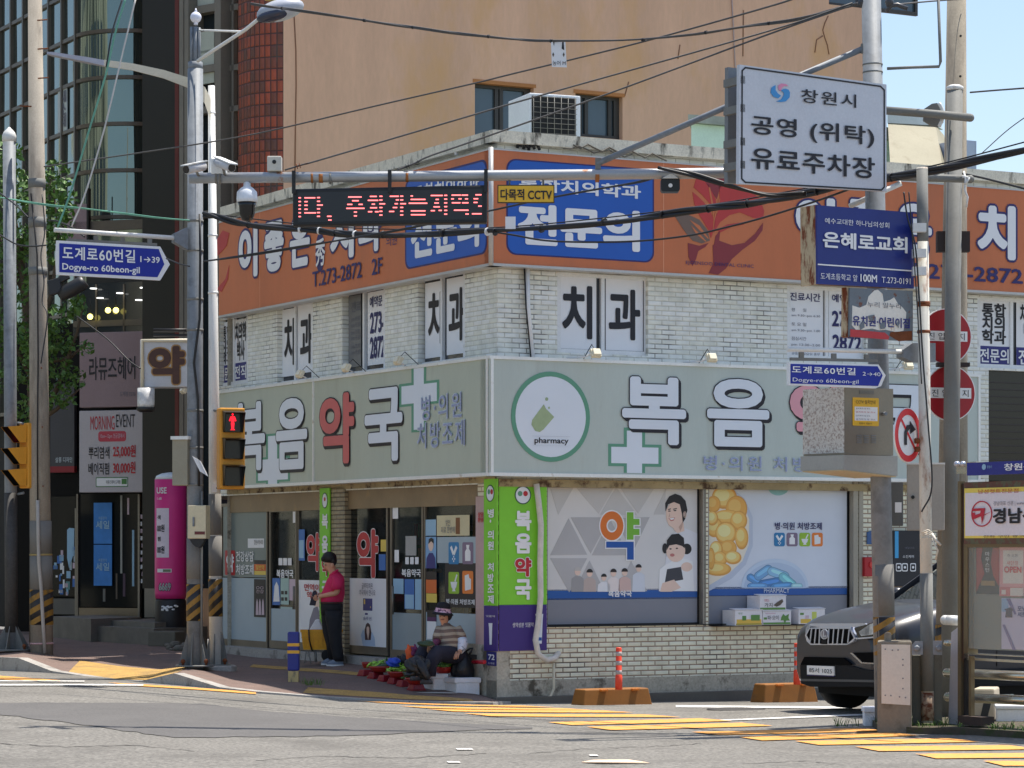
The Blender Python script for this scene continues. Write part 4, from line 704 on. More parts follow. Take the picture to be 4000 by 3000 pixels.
q = MB(); L.disc(q, 1914, 1927, 0.115, 0.036, 0.003); q.build('', plain('badge_dark', (40, 76, 56)), b); q = MB(); L.disc(q, 1914, 1927, 0.10, 0.039, 0.003); q.build('', pwh, b); q = MB(); L.disc(q, 1909, 1921, 0.035, 0.042, 0.003); q.build('', gd, b); q = MB(); L.disc(q, 1920, 1921, 0.035, 0.042, 0.003); q.build('', red_ink, b)
q = MB(); L.shape(q, [(1908, 2434), (1923, 2434), (1922, 2450), (1920, 2518), (1912, 2518), (1910, 2450)], 0.038, 0.003); q.build('', pwh, b); text(b, L, '잇몸약', 1898, 2402, 1934, 2412, 0.034, lw, 0.02)
t = thing('pillar_banner', 'green vertical banner on the brick pillar behind the standing man', 'banner', L.at(1268, 2500, 0.04))
q = MB(); L.rect(q, 1249, 1908, 1287, 2470, 0.05, 0.02); q.build('banner', gb, t); b = Multi('lettering', t)
for ch, y0, y1, m in (('복', 2008, 2066, lw), ('음', 2092, 2160, lw), ('약', 2180, 2250, red_ink), ('국', 2268, 2330, lw)): text(b, L, ch, 1257, y0, 1281, y1, 0.054, m, 0.04, outline=lw if m is red_ink else None)
q = MB(); L.disc(q, 1268, 1955, 0.1, 0.056, 0.003, ry=0.12); q.build('', plain('badge_dark', (40, 76, 56)), b); q = MB(); L.disc(q, 1268, 1955, 0.085, 0.059, 0.003, ry=0.105); q.build('', pwh, b); q = MB(); L.disc(q, 1268, 1950, 0.03, 0.062, 0.003); q.build('', red_ink, b)
t = thing('house_number_plate', 'blue house number plate reading 72 on the corner pillar', 'number plate', L.at(1922, 2600, 0.02)); q = MB(); L.rect(q, 1901, 2545, 1938, 2602, 0.02, 0.015); q.build('plate', navy2, t); b = Multi('lettering', t); text(b, L, '72', 1907, 2555, 1932, 2579, 0.022, lw, 0.03); text(b, L, '도계로', 1906, 2586, 1932, 2596, 0.022, lw, 0.01)
# drain hose and pipes at the corner
b = MB(); pts = [R.at(2095, 1890, 0.1), R.at(2104, 1960, 0.1), R.at(2113, 2050, 0.1), R.at(2110, 2200, 0.1), R.at(2112, 2330, 0.1), R.at(2103, 2430, 0.1), R.at(2092, 2500, 0.12), R.at(2102, 2555, 0.13), R.at(2135, 2580, 0.12), R.at(2165, 2572, 0.08), R.at(2182, 2552, -0.02)]
b.tube(pts, 0.042, 10); b.build('drain_hose', mat('hose_wrap', (196, 190, 180), 0.7, var=0.12, scale=6), label='white wrapped air conditioner hose curling down the corner pillar banner', cat='hose')
b = MB(); b.tube([R.at(2163, 2590, 0.08), R.at(2163, 2690, 0.08), R.at(2150, 2722, 0.1), R.at(2100, 2735, 0.12), R.at(1985, 2738, 0.1)], 0.02, 8); b.build('water_pipe', mat('pipe_ivory', (188, 180, 156), 0.6, var=0.1), label='thin ivory pipe running down the wall foot and along the ledge', cat='pipe')
b = MB(); b.tube([R.at(2060, 1050, 0.05), R.at(2062, 1200, 0.05), R.at(2080, 1395, 0.05)], 0.035, 10); b.build('rain_pipe', pvc, label='white rain pipe on the upper brick wall beside the corner', cat='pipe')
b = MB(); b.tube([R.at(2048, 1045, 0.06), R.at(2055, 1200, 0.06), R.at(2074, 1395, 0.06)], 0.012, 6); b.build('wall_cable', black, label='black cable running down beside the white rain pipe', cat='cable')
# red hydrant box and small plate right of the windows
t = thing('alarm_box', 'small red alarm box on the cream brick wall by the dark car', 'alarm box', R.at(3398, 2250, 0.02)); q = MB(); R.rect(q, 3378, 2176, 3420, 2252, 0.08, 0.08); q.build('box', mat('alarm_red', (160, 24, 34), 0.4), t, bevel=0.01); q = MB(); R.disc(q, 3408, 2206, 0.045, 0.10, 0.02); q.build('button', mat('alarm_red2', (196, 60, 56), 0.3), t)
q = MB(); R.shape(q, [(3388, 2080), (3416, 2068), (3440, 2080), (3440, 2126), (3388, 2126)], 0.03, 0.02); q.build('address_plate', mat('plate_blue', (52, 84, 130), 0.4), label='small blue house shaped address plate above the red alarm box', cat='address plate')
# ------------------------------------------------------------------ brown rendered building behind
BP = PL(P(1107, 2150, 47.0), UR); BP.O.z = 0
stucco = mat('stucco_brown', (202, 160, 132), 0.9, var=0.10, scale=0.9, stretch=4, fine=0.04, fscale=18, bump=0.2, bscale=9, c2=(200, 154, 108), thr=(0.52, 0.68), c2scale=0.5, c2stretch=2.2)
BB = thing('stucco_building', 'tall brown rendered building with few windows rising behind the corner building', 'building', BP.O+V((0, 0, 0.2)))
uB1 = BP.uv(3385, 100)[0]
hB = bays(BP, [(1855, 322, 2085, 565), (2248, 362, 2432, 546), (3238, -120, 3600, 58)])
b = MB(); wall(b, BP, 0, uB1, 0.2, 16.0, hB[:2]+[(hB[2][0], uB1-0.02, hB[2][2], hB[2][3])], 0, 0.22)
b.poly([BP.pt(uB1, 0.2), BP.pt(uB1, 0.2, -9), BP.pt(uB1, 16.0, -9), BP.pt(uB1, 16.0)]); b.poly([BP.pt(0, 0.2), BP.pt(0, 0.2, -9), BP.pt(0, 16.0, -9), BP.pt(0, 16.0)]); b.poly([BP.pt(0, 16), BP.pt(uB1, 16), BP.pt(uB1, 16, -9), BP.pt(0, 16, -9)])
b.build('wall', stucco, BB)
wdk = mat('window_dark', (66, 80, 90), 0.08, var=0.05, fine=0, spec=0.7); wfr = mat('window_frame_dark', (58, 54, 50), 0.5, var=0.08); wfb = mat('window_bronze', (92, 76, 58), 0.5)
for i, (h, cols) in enumerate(((hB[0], (0.42, 0.5, 0.92)), (hB[1], (0.17, 0.30, 0.80, 0.92)), (hB[2], (0.5,)))):
    b = MB(); a, c, d, e = h; BP.urect(b, a, c, d, d+0.07, -0.12, 0.06); BP.urect(b, a, c, e-0.06, e, -0.12, 0.06); BP.urect(b, a, a+0.06, d+0.07, e-0.06, -0.12, 0.06); BP.urect(b, c-0.06, c, d+0.07, e-0.06, -0.12, 0.06)
    for q in cols: BP.urect(b, a+(c-a)*q-0.035, a+(c-a)*q+0.035, d+0.07, e-0.06, -0.118, 0.06)
    w_ = b.build('window', wfr, BB); b = MB(); BP.urect(b, a, c, d, e, -0.17, 0.02); b.build('pane', wdk, w_)
    b = MB(); BP.urect(b, a-0.04, c+0.04, e-0.002, e+0.06, 0.012, 0.2); b.build('lintel', mat('lintel_bounce', (170, 112, 66), 0.9), w_)  # orange bounce light under the window heads is put into this colour
# cracks, stains and the slim flue line on the wall: small raised strips
b = MB(); crk = mat('crack_brown', (132, 94, 70), 0.95)
for pts in ([(3235, 62), (3222, 90), (3214, 118), (3222, 148), (3232, 176), (3238, 212)], [(3214, 140), (3190, 155), (3183, 205)], [(1148, 40), (1156, 200), (1157, 330), (1154, 500), (1152, 700)], [(2456, 320), (2440, 375)], [(2656, 175), (2648, 230)], [(2904, 40), (2902, 220)]):
    b = MB(); b.tube([BP.at(x, y, 0.004) for x, y in pts], 0.012, 5); b.build('crack', crk, BB)
b = MB(); b.tube([BP.at(2858, -20, 0.02), BP.at(2876, 330, 0.02), BP.at(2880, 500, 0.02)], 0.012, 6); b.build('wire', plain('wire_grey', (170, 150, 140)), BB)
# its narrow street face: red tile column, grey piers and glazed bays
BQ = PL(P(1107, 2150, 47.0), V((1.22, -1, 0))); BQ.O.z = 0
tile = bricks('tile_red', (158, 72, 46), (96, 62, 50), (70, 34, 28), bw=0.105, bh=0.2, mw=0.012, bump=1.0, thr=(0.66, 0.85), stain=(72, 50, 44), rough=0.5, off=0.0)
b = MB(); u0 = BQ.uv(930, 300)[0]
ring = []
n = 14
for z in (0.2, 16):
    ring.append([BQ.pt(u0+(0-u0)*k/n, z, 0.16*math.sin(math.pi*k/n)) for k in range(n+1)]+[BQ.pt(0, z, -0.8), BQ.pt(u0, z, -0.8)])
b.loft(ring, True, False); o = b.build('tile_column', tile, BB); uvwall(o, BQ)
b = MB(); dkg = mat('facade_dark', (20, 20, 20), 0.5, var=0.1)
BQ.rect(b, 600, -900, 930, 2300, -0.35, 0.1); b.build('bay_back', mat('bay_glass', (40, 47, 50), 0.06, var=0, fine=0, spec=0.4), BB)
pier = mat('pier_grey', (112, 106, 96), 0.6, var=0.1)
b = MB()
for x0, x1 in ((700, 716), (720, 736), (838, 862)): BQ.rect(b, x0, -900, x1, 1950, 0.02, 0.4)
BQ.rect(b, 904, -300, 912, 1950, -0.2, 0.1); 
for y in (30, 265, 425, 640, 830): BQ.rect(b, 736, y, 838, y+12, -0.12, 0.2); BQ.rect(b, 862, y-5, 930, y+7, -0.2, 0.1)
b.build('pier', pier, BB)
b = MB(); BQ.rect(b, 748, 132, 836, 200, -0.18, 0.05); BQ.rect(b, 748, 206, 836, 322, -0.18, 0.05); BQ.rect(b, 750, -60, 836, 20, -0.2, 0.04); b.build('blind', mat('blind_pale', (176, 180, 166), 0.5, var=0.04), BB)
b = MB(); BQ.rect(b, 683, -300, 698, 1950, -0.1, 0.1); b.build('red_trim', mat('trim_red', (92, 30, 28), 0.5), BB)
b = MB(); BQ.rect(b, 556, -900, 684, 2300, -0.2, 0.1); b.build('recess', dkg, BB)
# ------------------------------------------------------------------ curtain wall building on the left with a rounded corner
GP = PL(L.at(330, 2150, -0.4), UL); GP.O.z = 0; UG = UL
GB = thing('glass_building', 'curved glass curtain wall building with a bronze grid left of the poles', 'building', GP.O+V((0, 0, 0.3)))
mul = mat('mullion_bronze', (92, 84, 74), 0.45, 0.4, var=0.1); rg = mat('reflective_glass', (112, 122, 116), 0.04, 0.85, var=0, fine=0)
def waveglass():
    m = rg; nt = m.node_tree; n = nt.nodes.new('ShaderNodeTexNoise'); ge = nt.nodes.new('ShaderNodeNewGeometry'); mp = nt.nodes.new('ShaderNodeMapping'); mp.inputs['Scale'].default_value = (1, 1, 0.25)
    nt.links.new(ge.outputs['Position'], mp.inputs[0]); nt.links.new(mp.outputs[0], n.inputs['Vector']); n.inputs['Scale'].default_value = 1.4; n.inputs['Detail'].default_value = 1
    bp = nt.nodes.new('ShaderNodeBump'); bp.inputs['Strength'].default_value = 0.35; bp.inputs['Distance'].default_value = 0.06; nt.links.new(n.outputs['Fac'], bp.inputs['Height']); nt.links.new(bp.outputs[0], nt.nodes['Principled BSDF'].inputs['Normal'])
waveglass()
# plan of the facade: straight run, then a quarter round, then the face turned to the crossing
RAD = 1.12; plan = []
for u in [-16+1.0*k for k in range(17)]: plan.append(GP.O+UG*u)   # UG points right in the picture and towards us
plan = [GP.O-V((-0.4762, 0.8793, 0))*0+V((-0.4762, 0.8793, 0))*(16-k*0.78) for k in range(21)]
ctr = plan[-1]-GP.n*RAD
a0 = math.atan2(GP.n.y, GP.n.x)
for k in range(1, 15): 
    a = a0+math.radians(88)*k/14; plan.append(ctr+V((math.cos(a), math.sin(a), 0))*RAD)
e = (plan[-1]-plan[-2]).normalized(); plan += [plan[-1]+e*0.5, plan[-1]+e*1.6]
b = MB(); Z0, Z1 = 4.55, 16.0
b.add([p+V((0, 0, z)) for p in plan for z in (Z0, Z1)], [[2*i, 2*i+2, 2*i+3, 2*i+1] for i in range(len(plan)-1)], False)
for f_i in range(20, 34): b.sm[f_i] = True
b.build('glazing', rg, GB)
nrm = []
for i in range(len(plan)):
    d = (plan[min(i+1, len(plan)-1)]-plan[max(i-1, 0)]).normalized(); n_ = V((d.y, -d.x, 0)); nrm.append(n_ if n_.y < 0 or n_.x < 0 else -n_)
b = MB()
zs = [4.6+0.885*k for k in range(13)]
for z in zs:
    b.loft([[p+n_*0.05+V((0, 0, z-0.035)), p+n_*0.05+V((0, 0, z+0.035)), p-n_*0.02+V((0, 0, z+0.035)), p-n_*0.02+V((0, 0, z-0.035))] for p, n_ in zip(plan, nrm)], True, False)
for i in list(range(0, 21))+[34, 36]:
    p, n_ = plan[i], nrm[i]; d = V((-n_.y, n_.x, 0)); b.box(p+n_*0.02+V((0, 0, (Z0+Z1)/2)), d*0.035, n_*0.045, V((0, 0, (Z1-Z0)/2)))
b.build('mullion', mul, GB)
b = MB(); b.prism([plan[0]-GP.n*4+V((0, 0, 0.2)), *[p-n_*0.25+V((0, 0, 0.2)) for p, n_ in zip(plan, nrm)], plan[-1]-GP.n*4+V((0, 0, 0.2))], (0, 0, 15.9)); b.build('core', mat('core_dark', (18, 18, 18), 0.8), GB)
text_m = Multi('window_lettering', GB); q = MB(); GP.rect(q, 226, 343, 262, 508, 0.03, 0.01); q.build('', mat('window_sheet', (170, 178, 176), 0.5), text_m)
for i, ch in enumerate('새소재'): text(text_m, GP, ch, 235, 360+i*48, 257, 398+i*48, 0.035, grey_ink, 0.03)
# lower floors of the glass building: dim second floor with hanging lamps, then signs and shop glass
def gx(x0, y0, x1, y1, m, name, off=0.05, dep=0.05, par=GB, pl=None): b = MB(); (pl or GP).rect(b, x0, y0, x1, y1, off, dep); return b.build(name, m, par)
GF = PL(GP.at(300, 2150, 0.35), V((0.93, -0.36, 0))); GF.O.z = 0     # slightly turned shop front plane
mv = mat('panel_mauve', (136, 116, 118), 0.6, var=0.05)
gx(285, 1110, 730, 1300, mat('lounge_glass', (40, 42, 42), 0.06, var=0, fine=0, spec=0.7), 'lounge_window', 0.0, 0.05, GB, GF)
b = MB()
for x in (300, 372, 480, 560, 640): GF.rect(b, x, 1110, x+6, 1300, 0.02, 0.04)
GF.rect(b, 285, 1255, 730, 1264, 0.02, 0.04); GF.rect(b, 285, 868, 730, 885, 0.02, 0.06); b.build('mullion', mul, GB)
lampm = mat('lamp_globe_lit', (255, 206, 110), 0.4, var=0, fine=0, emit=2.2); spotm = mat('downlight_lit', (255, 240, 215), 0.4, var=0, fine=0, emit=1.5)
for i, (x, y) in enumerate(((422, 1212), (453, 1212), (352, 1237))):
    p = GF.at(x, y, 0.14); t = thing('globe_lamp', ('warm glowing globe lamp, middle one of three behind the dim lounge glass', 'warm glowing globe lamp, rightmost of three behind the dim lounge glass', 'warm glowing globe lamp hanging alone and lowest, left of the pair')[i], 'lamp', p, group='globe lamps behind the dim upper glass')
    b = MB(); b.ell(p, 0.055, 0.055, 0.055); b.build('globe', lampm, t); b = MB(); b.tube([p+V((0, 0, 0.05)), p+V((0, 0, 0.35))], 0.006, 6); b.build('cord', black, t)
for i, (x, y) in enumerate(((365, 1127), (468, 1145), (560, 1124), (391, 1164), (542, 1172), (628, 1154))):
    p = GF.at(x, y, 0.1); b = MB(); b.lathe(p, [(0.065, -0.008), (0.065, 0.008)], 14); b.build('downlight', spotm, label='small round ceiling downlight seen behind the dim lounge glass', cat='ceiling light', group='ceiling downlights behind the dim upper glass')
gx(262, 800, 340, 1050, mv, 'mauve_panel', 0.02, 0.05, GB, GF); gx(338, 735, 345, 1060, dkg, 'dark_pillar', 0.1, 0.1, GB, GF); gx(338, 1050, 730, 1112, dkg, 'spandrel', -0.02, 0.05, GB, GF); gx(338, 880, 730, 1052, rg, 'glazing', -0.02, 0.05, GB, GF)
gx(60, 1270, 730, 2475, mat('shop_dark', (14, 14, 16), 0.5, var=0.1, spec=0.15), 'shop_front', -0.12, 0.1, GB, GF)
# shop glass with things behind it
gx(196, 1500, 290, 1835, mat('sign_dark_grey', (62, 62, 66), 0.5), 'dark_sign', 0.03, 0.1, GB, GF); gx(196, 1822, 290, 1845, mat('sign_red_strip', (130, 30, 40), 0.5), 'dark_sign_strip', 0.035, 0.1, GB, GF)
m_ = Multi('lettering', GB); text(m_, GF, '살롱 디자인', 216, 1786, 282, 1806, 0.04, lav2, 0.01)
win_s = mat('shop_pane', (24, 26, 28), 0.06, var=0, fine=0, spec=0.2)
gx(200, 1940, 296, 2330, win_s, 'shop_pane', -0.06, 0.05, GB, GF); gx(304, 1930, 540, 2372, win_s, 'shop_pane', -0.05, 0.05, GB, GF)
b = MB()
for q in ((292, 1985, 299, 2410), (538, 1930, 545, 2410), (298, 1930, 304, 2410), (600, 1900, 608, 2410)): GF.rect(b, *q, 0.0, 0.1)
b.build('shop_frame', mat('steel_bright', (120, 116, 108), 0.35, 0.5), GB)
gx(304, 2374, 538, 2410, mat('steel_base', (112, 104, 92), 0.3, 0.6, var=0.15), 'base_panel', -0.02, 0.1, GB, GF); gx(205, 2338, 292, 2400, mat('shop_base_grey', (92, 90, 84), 0.5), 'base_panel', -0.02, 0.1, GB, GF); gx(564, 1905, 604, 2412, mat('shutter_grey', (128, 122, 112), 0.5, 0.2), 'side_panel', -0.02, 0.05, GB, GF)
m_ = Multi('window_sticker', GB)
random.seed(5)
for k in range(26):
    x = random.uniform(206, 288); y = random.uniform(2130, 2320); q = MB(); GF.rect(q, x, y, x+random.uniform(6, 18), y+random.uniform(8, 34), -0.05, 0.004); q.build('', random.choice([paper, lb, bb2, lg, film, mat('sticker_teal', (90, 130, 130), 0.5)]), m_)
for k in range(10):
    q = MB(); x = 540+random.uniform(2, 14); y = 2010+k*28; GF.rect(q, x, y, x+12, y+16, -0.03, 0.004); q.build('', paper if k % 2 else lg, m_)
q = MB(); GF.shape(q, [(262, 2070), (270, 2062), (290, 2064), (288, 2160), (270, 2220), (262, 2180)], -0.05, 0.01); q.build('', lb, m_)
for x, y0, y1, m in ((470, 1935, 2240, plain('print_silver', (150, 152, 146))), (497, 1945, 2010, lg), (516, 2070, 2290, lb), (480, 2240, 2330, plain('curtain_plum', (70, 50, 70))), (452, 2240, 2340, plain('print_brown', (84, 74, 64))), (402, 2300, 2350, plain('curtain_grey', (104, 104, 100)))): q = MB(); GF.rect(q, x, y0, x+random.uniform(6, 10), y1, -0.045, 0.004); q.build('', m, m_)
# two blue sale pennants hung one below the other
sk = mat('pennant_blue', (52, 120, 190), 0.55, var=0.12, scale=5, fine=0)
for y0, y1, lab in ((1964, 2124, 'upper pale blue sale pennant reading 세일 in the dark shop window'), (2128, 2288, 'lower pale blue sale pennant reading 세일 in the dark shop window')):
    t = thing('sale_pennant', lab, 'pennant', GF.at(400, y1, 0.02), group='blue sale pennants in the salon window'); q = MB(); GF.rect(q, 366, y0, 437, y1, 0.0, 0.01); q.build('cloth', sk, t); m_ = Multi('lettering', t); text(m_, GF, '세일', 375, y0+70, 427, y0+102, 0.002, lb, 0.02); text(m_, GF, '여름맞이', 385, y0+54, 417, y0+66, 0.002, lb, 0.0)
# steps and plinth in front of the shops
st = mat('step_stone', (108, 104, 96), 0.9, var=0.15, scale=3)
def slab(x0, x1, yt, yb, Y0, Y1, name, par=GB, m=st):
    b = MB(); a = P(x0, yb, Y0); c = P(x1, yb, Y0*0.965); zt = P(x0, yt, Y0).z; zt2 = P(x1, yt+(6 if x1 > 400 else 0), Y0*0.965).z; d = V((0.4762, 0.8793, 0))*Y1
    b.add([V((a.x, a.y, a.z-0.3)), V((c.x, c.y, c.z-0.3)), V((c.x, c.y, zt)), V((a.x, a.y, zt))]+[V((a.x, a.y, a.z-0.3))+d, V((c.x, c.y, c.z-0.3))+d, V((c.x, c.y, zt))+d, V((a.x, a.y, zt))+d], [[0, 1, 2, 3], [3, 2, 6, 7], [1, 5, 6, 2], [0, 3, 7, 4], [4, 7, 6, 5]]); return b.build(name, m, par)
slab(195, 355, 2408, 2478, 50.6, 1.5, 'plinth'); slab(356, 602, 2445, 2496, 49.2, 1.6, 'step'); slab(412, 604, 2422, 2450, 49.6, 1.4, 'step')
b = MB(); c = PVpx(650, 2522); b.box(c+V((0, 0, 0.12)), (0.24, -0.06, 0), (0.06, 0.2, 0), (0, 0, 0.13)); b.build('stone_block', mat('block_stone', (96, 92, 82), 0.95, var=0.2), label='low dark stone block at the foot of the pink advertising column', cat='stone block', bevel=0.02)
random.seed(4); b = MB()
for k in range(16): c = PVpx(random.uniform(640, 735), random.uniform(2526, 2545)); s_ = random.uniform(.04, .11); b.ell(c+V((0, 0, s_*0.4)), s_, s_, s_*0.7, 7, 5)
b.build('rubble', mat('rubble', (100, 96, 88), 0.95, var=0.3, scale=8), label='small pile of broken stones beside the galvanised pole foot', cat='rubble', kind='stuff')
# pink inflatable column
c = PVpx(668, 2500); Yc = c.y
def adcol(): 
    t = thing('advertising_column', 'bright pink inflatable advertising column on a black base behind the poles', 'advertising column', c)
    r_ = S(62, Yc); zb = P(0, 2338, Yc).z; zt = P(0, 1873, Yc).z; zz = P(0, 1845, Yc).z
    b = MB(); b.lathe((c.x, c.y, 0), [(r_*0.86, c.z), (r_, c.z+0.05), (r_*0.98, zb-0.05), (r_*0.9, zb)], 24); b.build('base', mat('ad_base', (30, 29, 32), 0.5), t)
    b = MB(); b.lathe((c.x, c.y, 0), [(r_*0.95, zb), (r_, zb+0.1), (r_, zt)], 32); b.build('column', mat('ad_pink', (206, 48, 122), 0.45, var=0.05, fine=0), t)
    b = MB(); b.lathe((c.x, c.y, 0), [(r_, zt), (r_*0.9, zt+(zz-zt)*0.5), (r_*0.55, zt+(zz-zt)*0.85), (0.02, zz)], 32); b.build('cap', mat('ad_white', (206, 214, 226), 0.4), t)
    m_ = Multi('lettering', t)
    Q = PL(V((c.x, c.y-r_-0.006, 0)), V((1, 0, 0)))
    q = MB(); n = 10
    def curved(x0, y0, x1, y1, m, d=0.004):
        q = MB(); pts = []
        for k in range(n+1):
            x = P(x0+(x1-x0)*k/n, 0, Yc-r_).x; dx = max(-0.999, min(0.999, (x-c.x)/r_)); yy = c.y-math.sqrt(1-dx*dx)*r_-d
            pts.append((x, yy))
        zt_, zb_ = P(0, y0, Yc-r_).z, P(0, y1, Yc-r_).z
        q.add([V((x, y, z)) for x, y in pts for z in (zb_, zt_)], [[2*i, 2*i+2, 2*i+3, 2*i+1] for i in range(n)]); q.build('', m, m_)
    def ct(t_, x0, y0, x1, y1, m, bold=0.03):
        q = MB(); letters(q, Q, t_, x0, y0, x1, y1, 0, bold)
        for p in q.v: dx = max(-0.999, min(0.999, (p.x-c.x)/(r_+0.008))); p.y = c.y-math.sqrt(1-dx*dx)*(r_+0.008)
        q.build('', m, m_)
    curved(608, 1985, 660, 2178, mat('ad_panel', (206, 196, 206), 0.5), 0.004)
    ct('USE', 609, 1903, 651, 1928, lw); ct('1.6B', 611, 1942, 631, 1952, lw, 0.01); ct('색', 612, 2012, 626, 2030, ink); ct('00원', 611, 2048, 642, 2078, ink); ct('펌', 613, 2096, 626, 2114, ink); ct('00원', 611, 2132, 642, 2162, ink); ct('6669', 617, 2275, 669, 2310, ink, 0.07); ct('6669', 619, 2277, 667, 2308, lw, 0.03)
    curved(612, 2222, 670, 2236, lw); curved(636, 2224, 667, 2234, plain('ad_green', (110, 120, 90)), 0.006)
    q = MB()
    for k in range(14): 
        x = random.uniform(632, 690); y = random.uniform(2362, 2390); dx = (P(x, 0, Yc-r_).x-c.x)/r_; q.ell(V((c.x+dx*r_, c.y-math.sqrt(max(0, 1-dx*dx))*r_-0.002, P(0, y, Yc).z)), 0.03, 0.01, 0.018, 7, 5)
    q.build('', lw, m_)
adcol()
# salon signs
SG = PL(GF.at(450, 1500, 0.5), V((0.95, -0.3, 0))); SG.O.z = 0
def box_sign(name, label, x0, y0, x1, y1, m, dep=0.25, x1b=None, cat='sign'):
    t = thing(name, label, cat, SG.at((x0+x1)/2, y1)); b = MB(); u0, v1 = SG.uv(x0, y0); u1, v0 = SG.uv(x1, y1); SG.urect(b, u0, u1, v0, v1, 0, dep); b.build('panel', m, t, bevel=0.012)
    return t, Multi('lettering', t)
t, m_ = box_sign('salon_sign', 'mauve grey hair salon signboard with black lettering above the price board', 310, 1300, 572, 1588, mv, 0.2)
text(m_, SG, '라뮤즈헤어', 348, 1395, 528, 1482, 0.002, ink, 0.012); text(m_, SG, '도계점 T276-', 468, 1530, 532, 1548, 0.002, grey_ink, 0.0)
b = MB(); SG.rect(b, 572, 1278, 616, 1318, -0.02, 0.12); b.build('frame', trim, t)
t, m_ = box_sign('price_board', 'grey salon price board headed morning event with red prices', 309, 1605, 604, 1922, mat('board_grey', (172, 166, 168), 0.5, var=0.03), 0.18)
text(m_, SG, 'MORNING', 353, 1626, 447, 1678, 0.002, red_ink, 0.0); text(m_, SG, 'EVENT', 453, 1619, 527, 1668, 0.002, ink, 0.0)
q = MB(); SG.rrect(q, 384, 1685, 492, 1724, 0.004, 0.05, 0.003); q.build('', plain('pill_rose', (176, 56, 72)), m_); text(m_, SG, '10am~12pm 현금결제시', 391, 1694, 486, 1714, 0.006, lg, 0.0)
text(m_, SG, '뿌리염색', 346, 1745, 427, 1792, 0.002, ink, 0.012); text(m_, SG, '25,000원', 441, 1738, 530, 1788, 0.002, red_ink, 0.03); text(m_, SG, '베이직펌', 345, 1808, 426, 1854, 0.002, ink, 0.012); text(m_, SG, '30,000원', 441, 1803, 529, 1852, 0.002, red_ink, 0.03)
q = MB(); SG.rrect(q, 374, 1864, 500, 1902, 0.004, 0.02, 0.003); q.build('', plain('tag_green', (84, 120, 84)), m_); q = MB(); SG.rrect(q, 377, 1868, 497, 1898, 0.006, 0.015, 0.003); q.build('', lw, m_); q = MB(); SG.rect(q, 475, 1870, 495, 1891, 0.009, 0.002); q.build('', plain('tag_green2', (70, 120, 60)), m_); text(m_, SG, '라뮤즈헤어 도계점', 414, 1876, 470, 1890, 0.008, ink, 0.0)
b = MB(); SG.rect(b, 574, 1608, 606, 1916, 0.02, 0.22); b.build('frame', mat('board_side', (178, 166, 138), 0.5, var=0.08), t)
# old white box sign with brown letters 약 and its bracket, barber-like lamp below
YQ = PL(P(640, 1500, 44.6), V((0.97, -0.24, 0))); YQ.O.z = 0
t = thing('box_sign', 'old rust stained white box sign with brown letter beside the galvanised pole', 'sign', YQ.at(640, 1520)); b = MB(); YQ.rect(b, 545, 1325, 738, 1512, 0, 0.35); b.build('box', mat('box_white', (176, 176, 178), 0.5, var=0.08, c2=(140, 92, 50), thr=(0.62, 0.74), c2scale=5, c2stretch=3), t, bevel=0.02)
b = MB(); b.tube([YQ.at(556, 1512, 0.02), YQ.at(556, 1330, 0.02), YQ.at(735, 1330, 0.02)], 0.03, 8); b.build('rim', mat('rim_white', (206, 196, 170), 0.5), t)
m_ = Multi('lettering', t); text(m_, YQ, '약', 580, 1353, 722, 1500, 0.004, mat('letter_rust', (66, 36, 24), 0.5, var=0.2, scale=12), 0.05, outline=mat('letter_rust_edge', (150, 112, 62), 0.6), ow=0.035)
b = MB(); b.tube([YQ.at(600, 1290, -0.1), YQ.at(735, 1290, -0.1)], 0.03, 8); b.tube([YQ.at(600, 1310, -0.1), YQ.at(735, 1310, -0.1)], 0.02, 8); b.build('bracket', black, t)
t = thing('rotating_lamp', 'round white lantern with a black foot hanging under the old box sign', 'lamp', YQ.at(570, 1612, 0.1)); p0, p1, p2 = YQ.at(570, 1516, 0.15), YQ.at(570, 1592, 0.15), YQ.at(570, 1610, 0.15)
b = MB(); b.lathe((p0.x, p0.y, 0), [(0.13, p1.z), (0.14, p1.z+0.05), (0.14, p0.z)], 16); b.build('drum', mat('drum_white', (190, 190, 188), 0.4, var=0.3, scale=9), t); b = MB(); b.lathe((p0.x, p0.y, 0), [(0.1, p2.z), (0.15, p2.z+0.03), (0.15, p1.z)], 16); b.build('foot', black, t)
# ------------------------------------------------------------------ roof things
RH = PL(R.at(2700, 560, -4.0), UR); RH.O.z = 0
t = thing('rooftop_hut', 'pale mint rooftop hut with a sunlit cream slope behind the parking sign', 'building', RH.at(3200, 690))
b = MB(); u0 = RH.uv(2700, 500)[0]; u1 = RH.uv(3480, 500)[0]; v1 = RH.uv(2700, 482)[1]; b.prism([RH.pt(u0, 6.9), RH.pt(u1, 6.9), RH.pt(u1, v1), RH.pt(u0, v1)], (0.25, 2.5, 0)); b.build('wall', mat('hut_mint', (196, 214, 196), 0.8, var=0.06), t)
b = MB(); b.prism([RH.pt(u0-.12, v1, .1), RH.pt(u1, v1, .1), RH.pt(u1, v1+.2, .1), RH.pt(u0-.12, v1+.12, .1)], (0.3, 2.8, 0.15)); b.build('eave', mat('hut_eave', (150, 152, 142), 0.9, var=0.2), t)
sl = mat('hut_cream', (146, 140, 120), 0.8, var=0.06, scale=1.5, c2=(126, 118, 98), thr=(0.56, 0.75), c2scale=2)
b = MB(); zt, zb = RH.uv(3500, 485)[1], 6.9
A = [RH.at(3468, 478, 0.1), RH.at(3655, 490, 0.1), RH.at(3690, 700, 1.3), RH.at(3480, 690, 1.3)]; b.prism(A, V((0.2, 0.4, -0.1))); b.build('slope', sl, t)
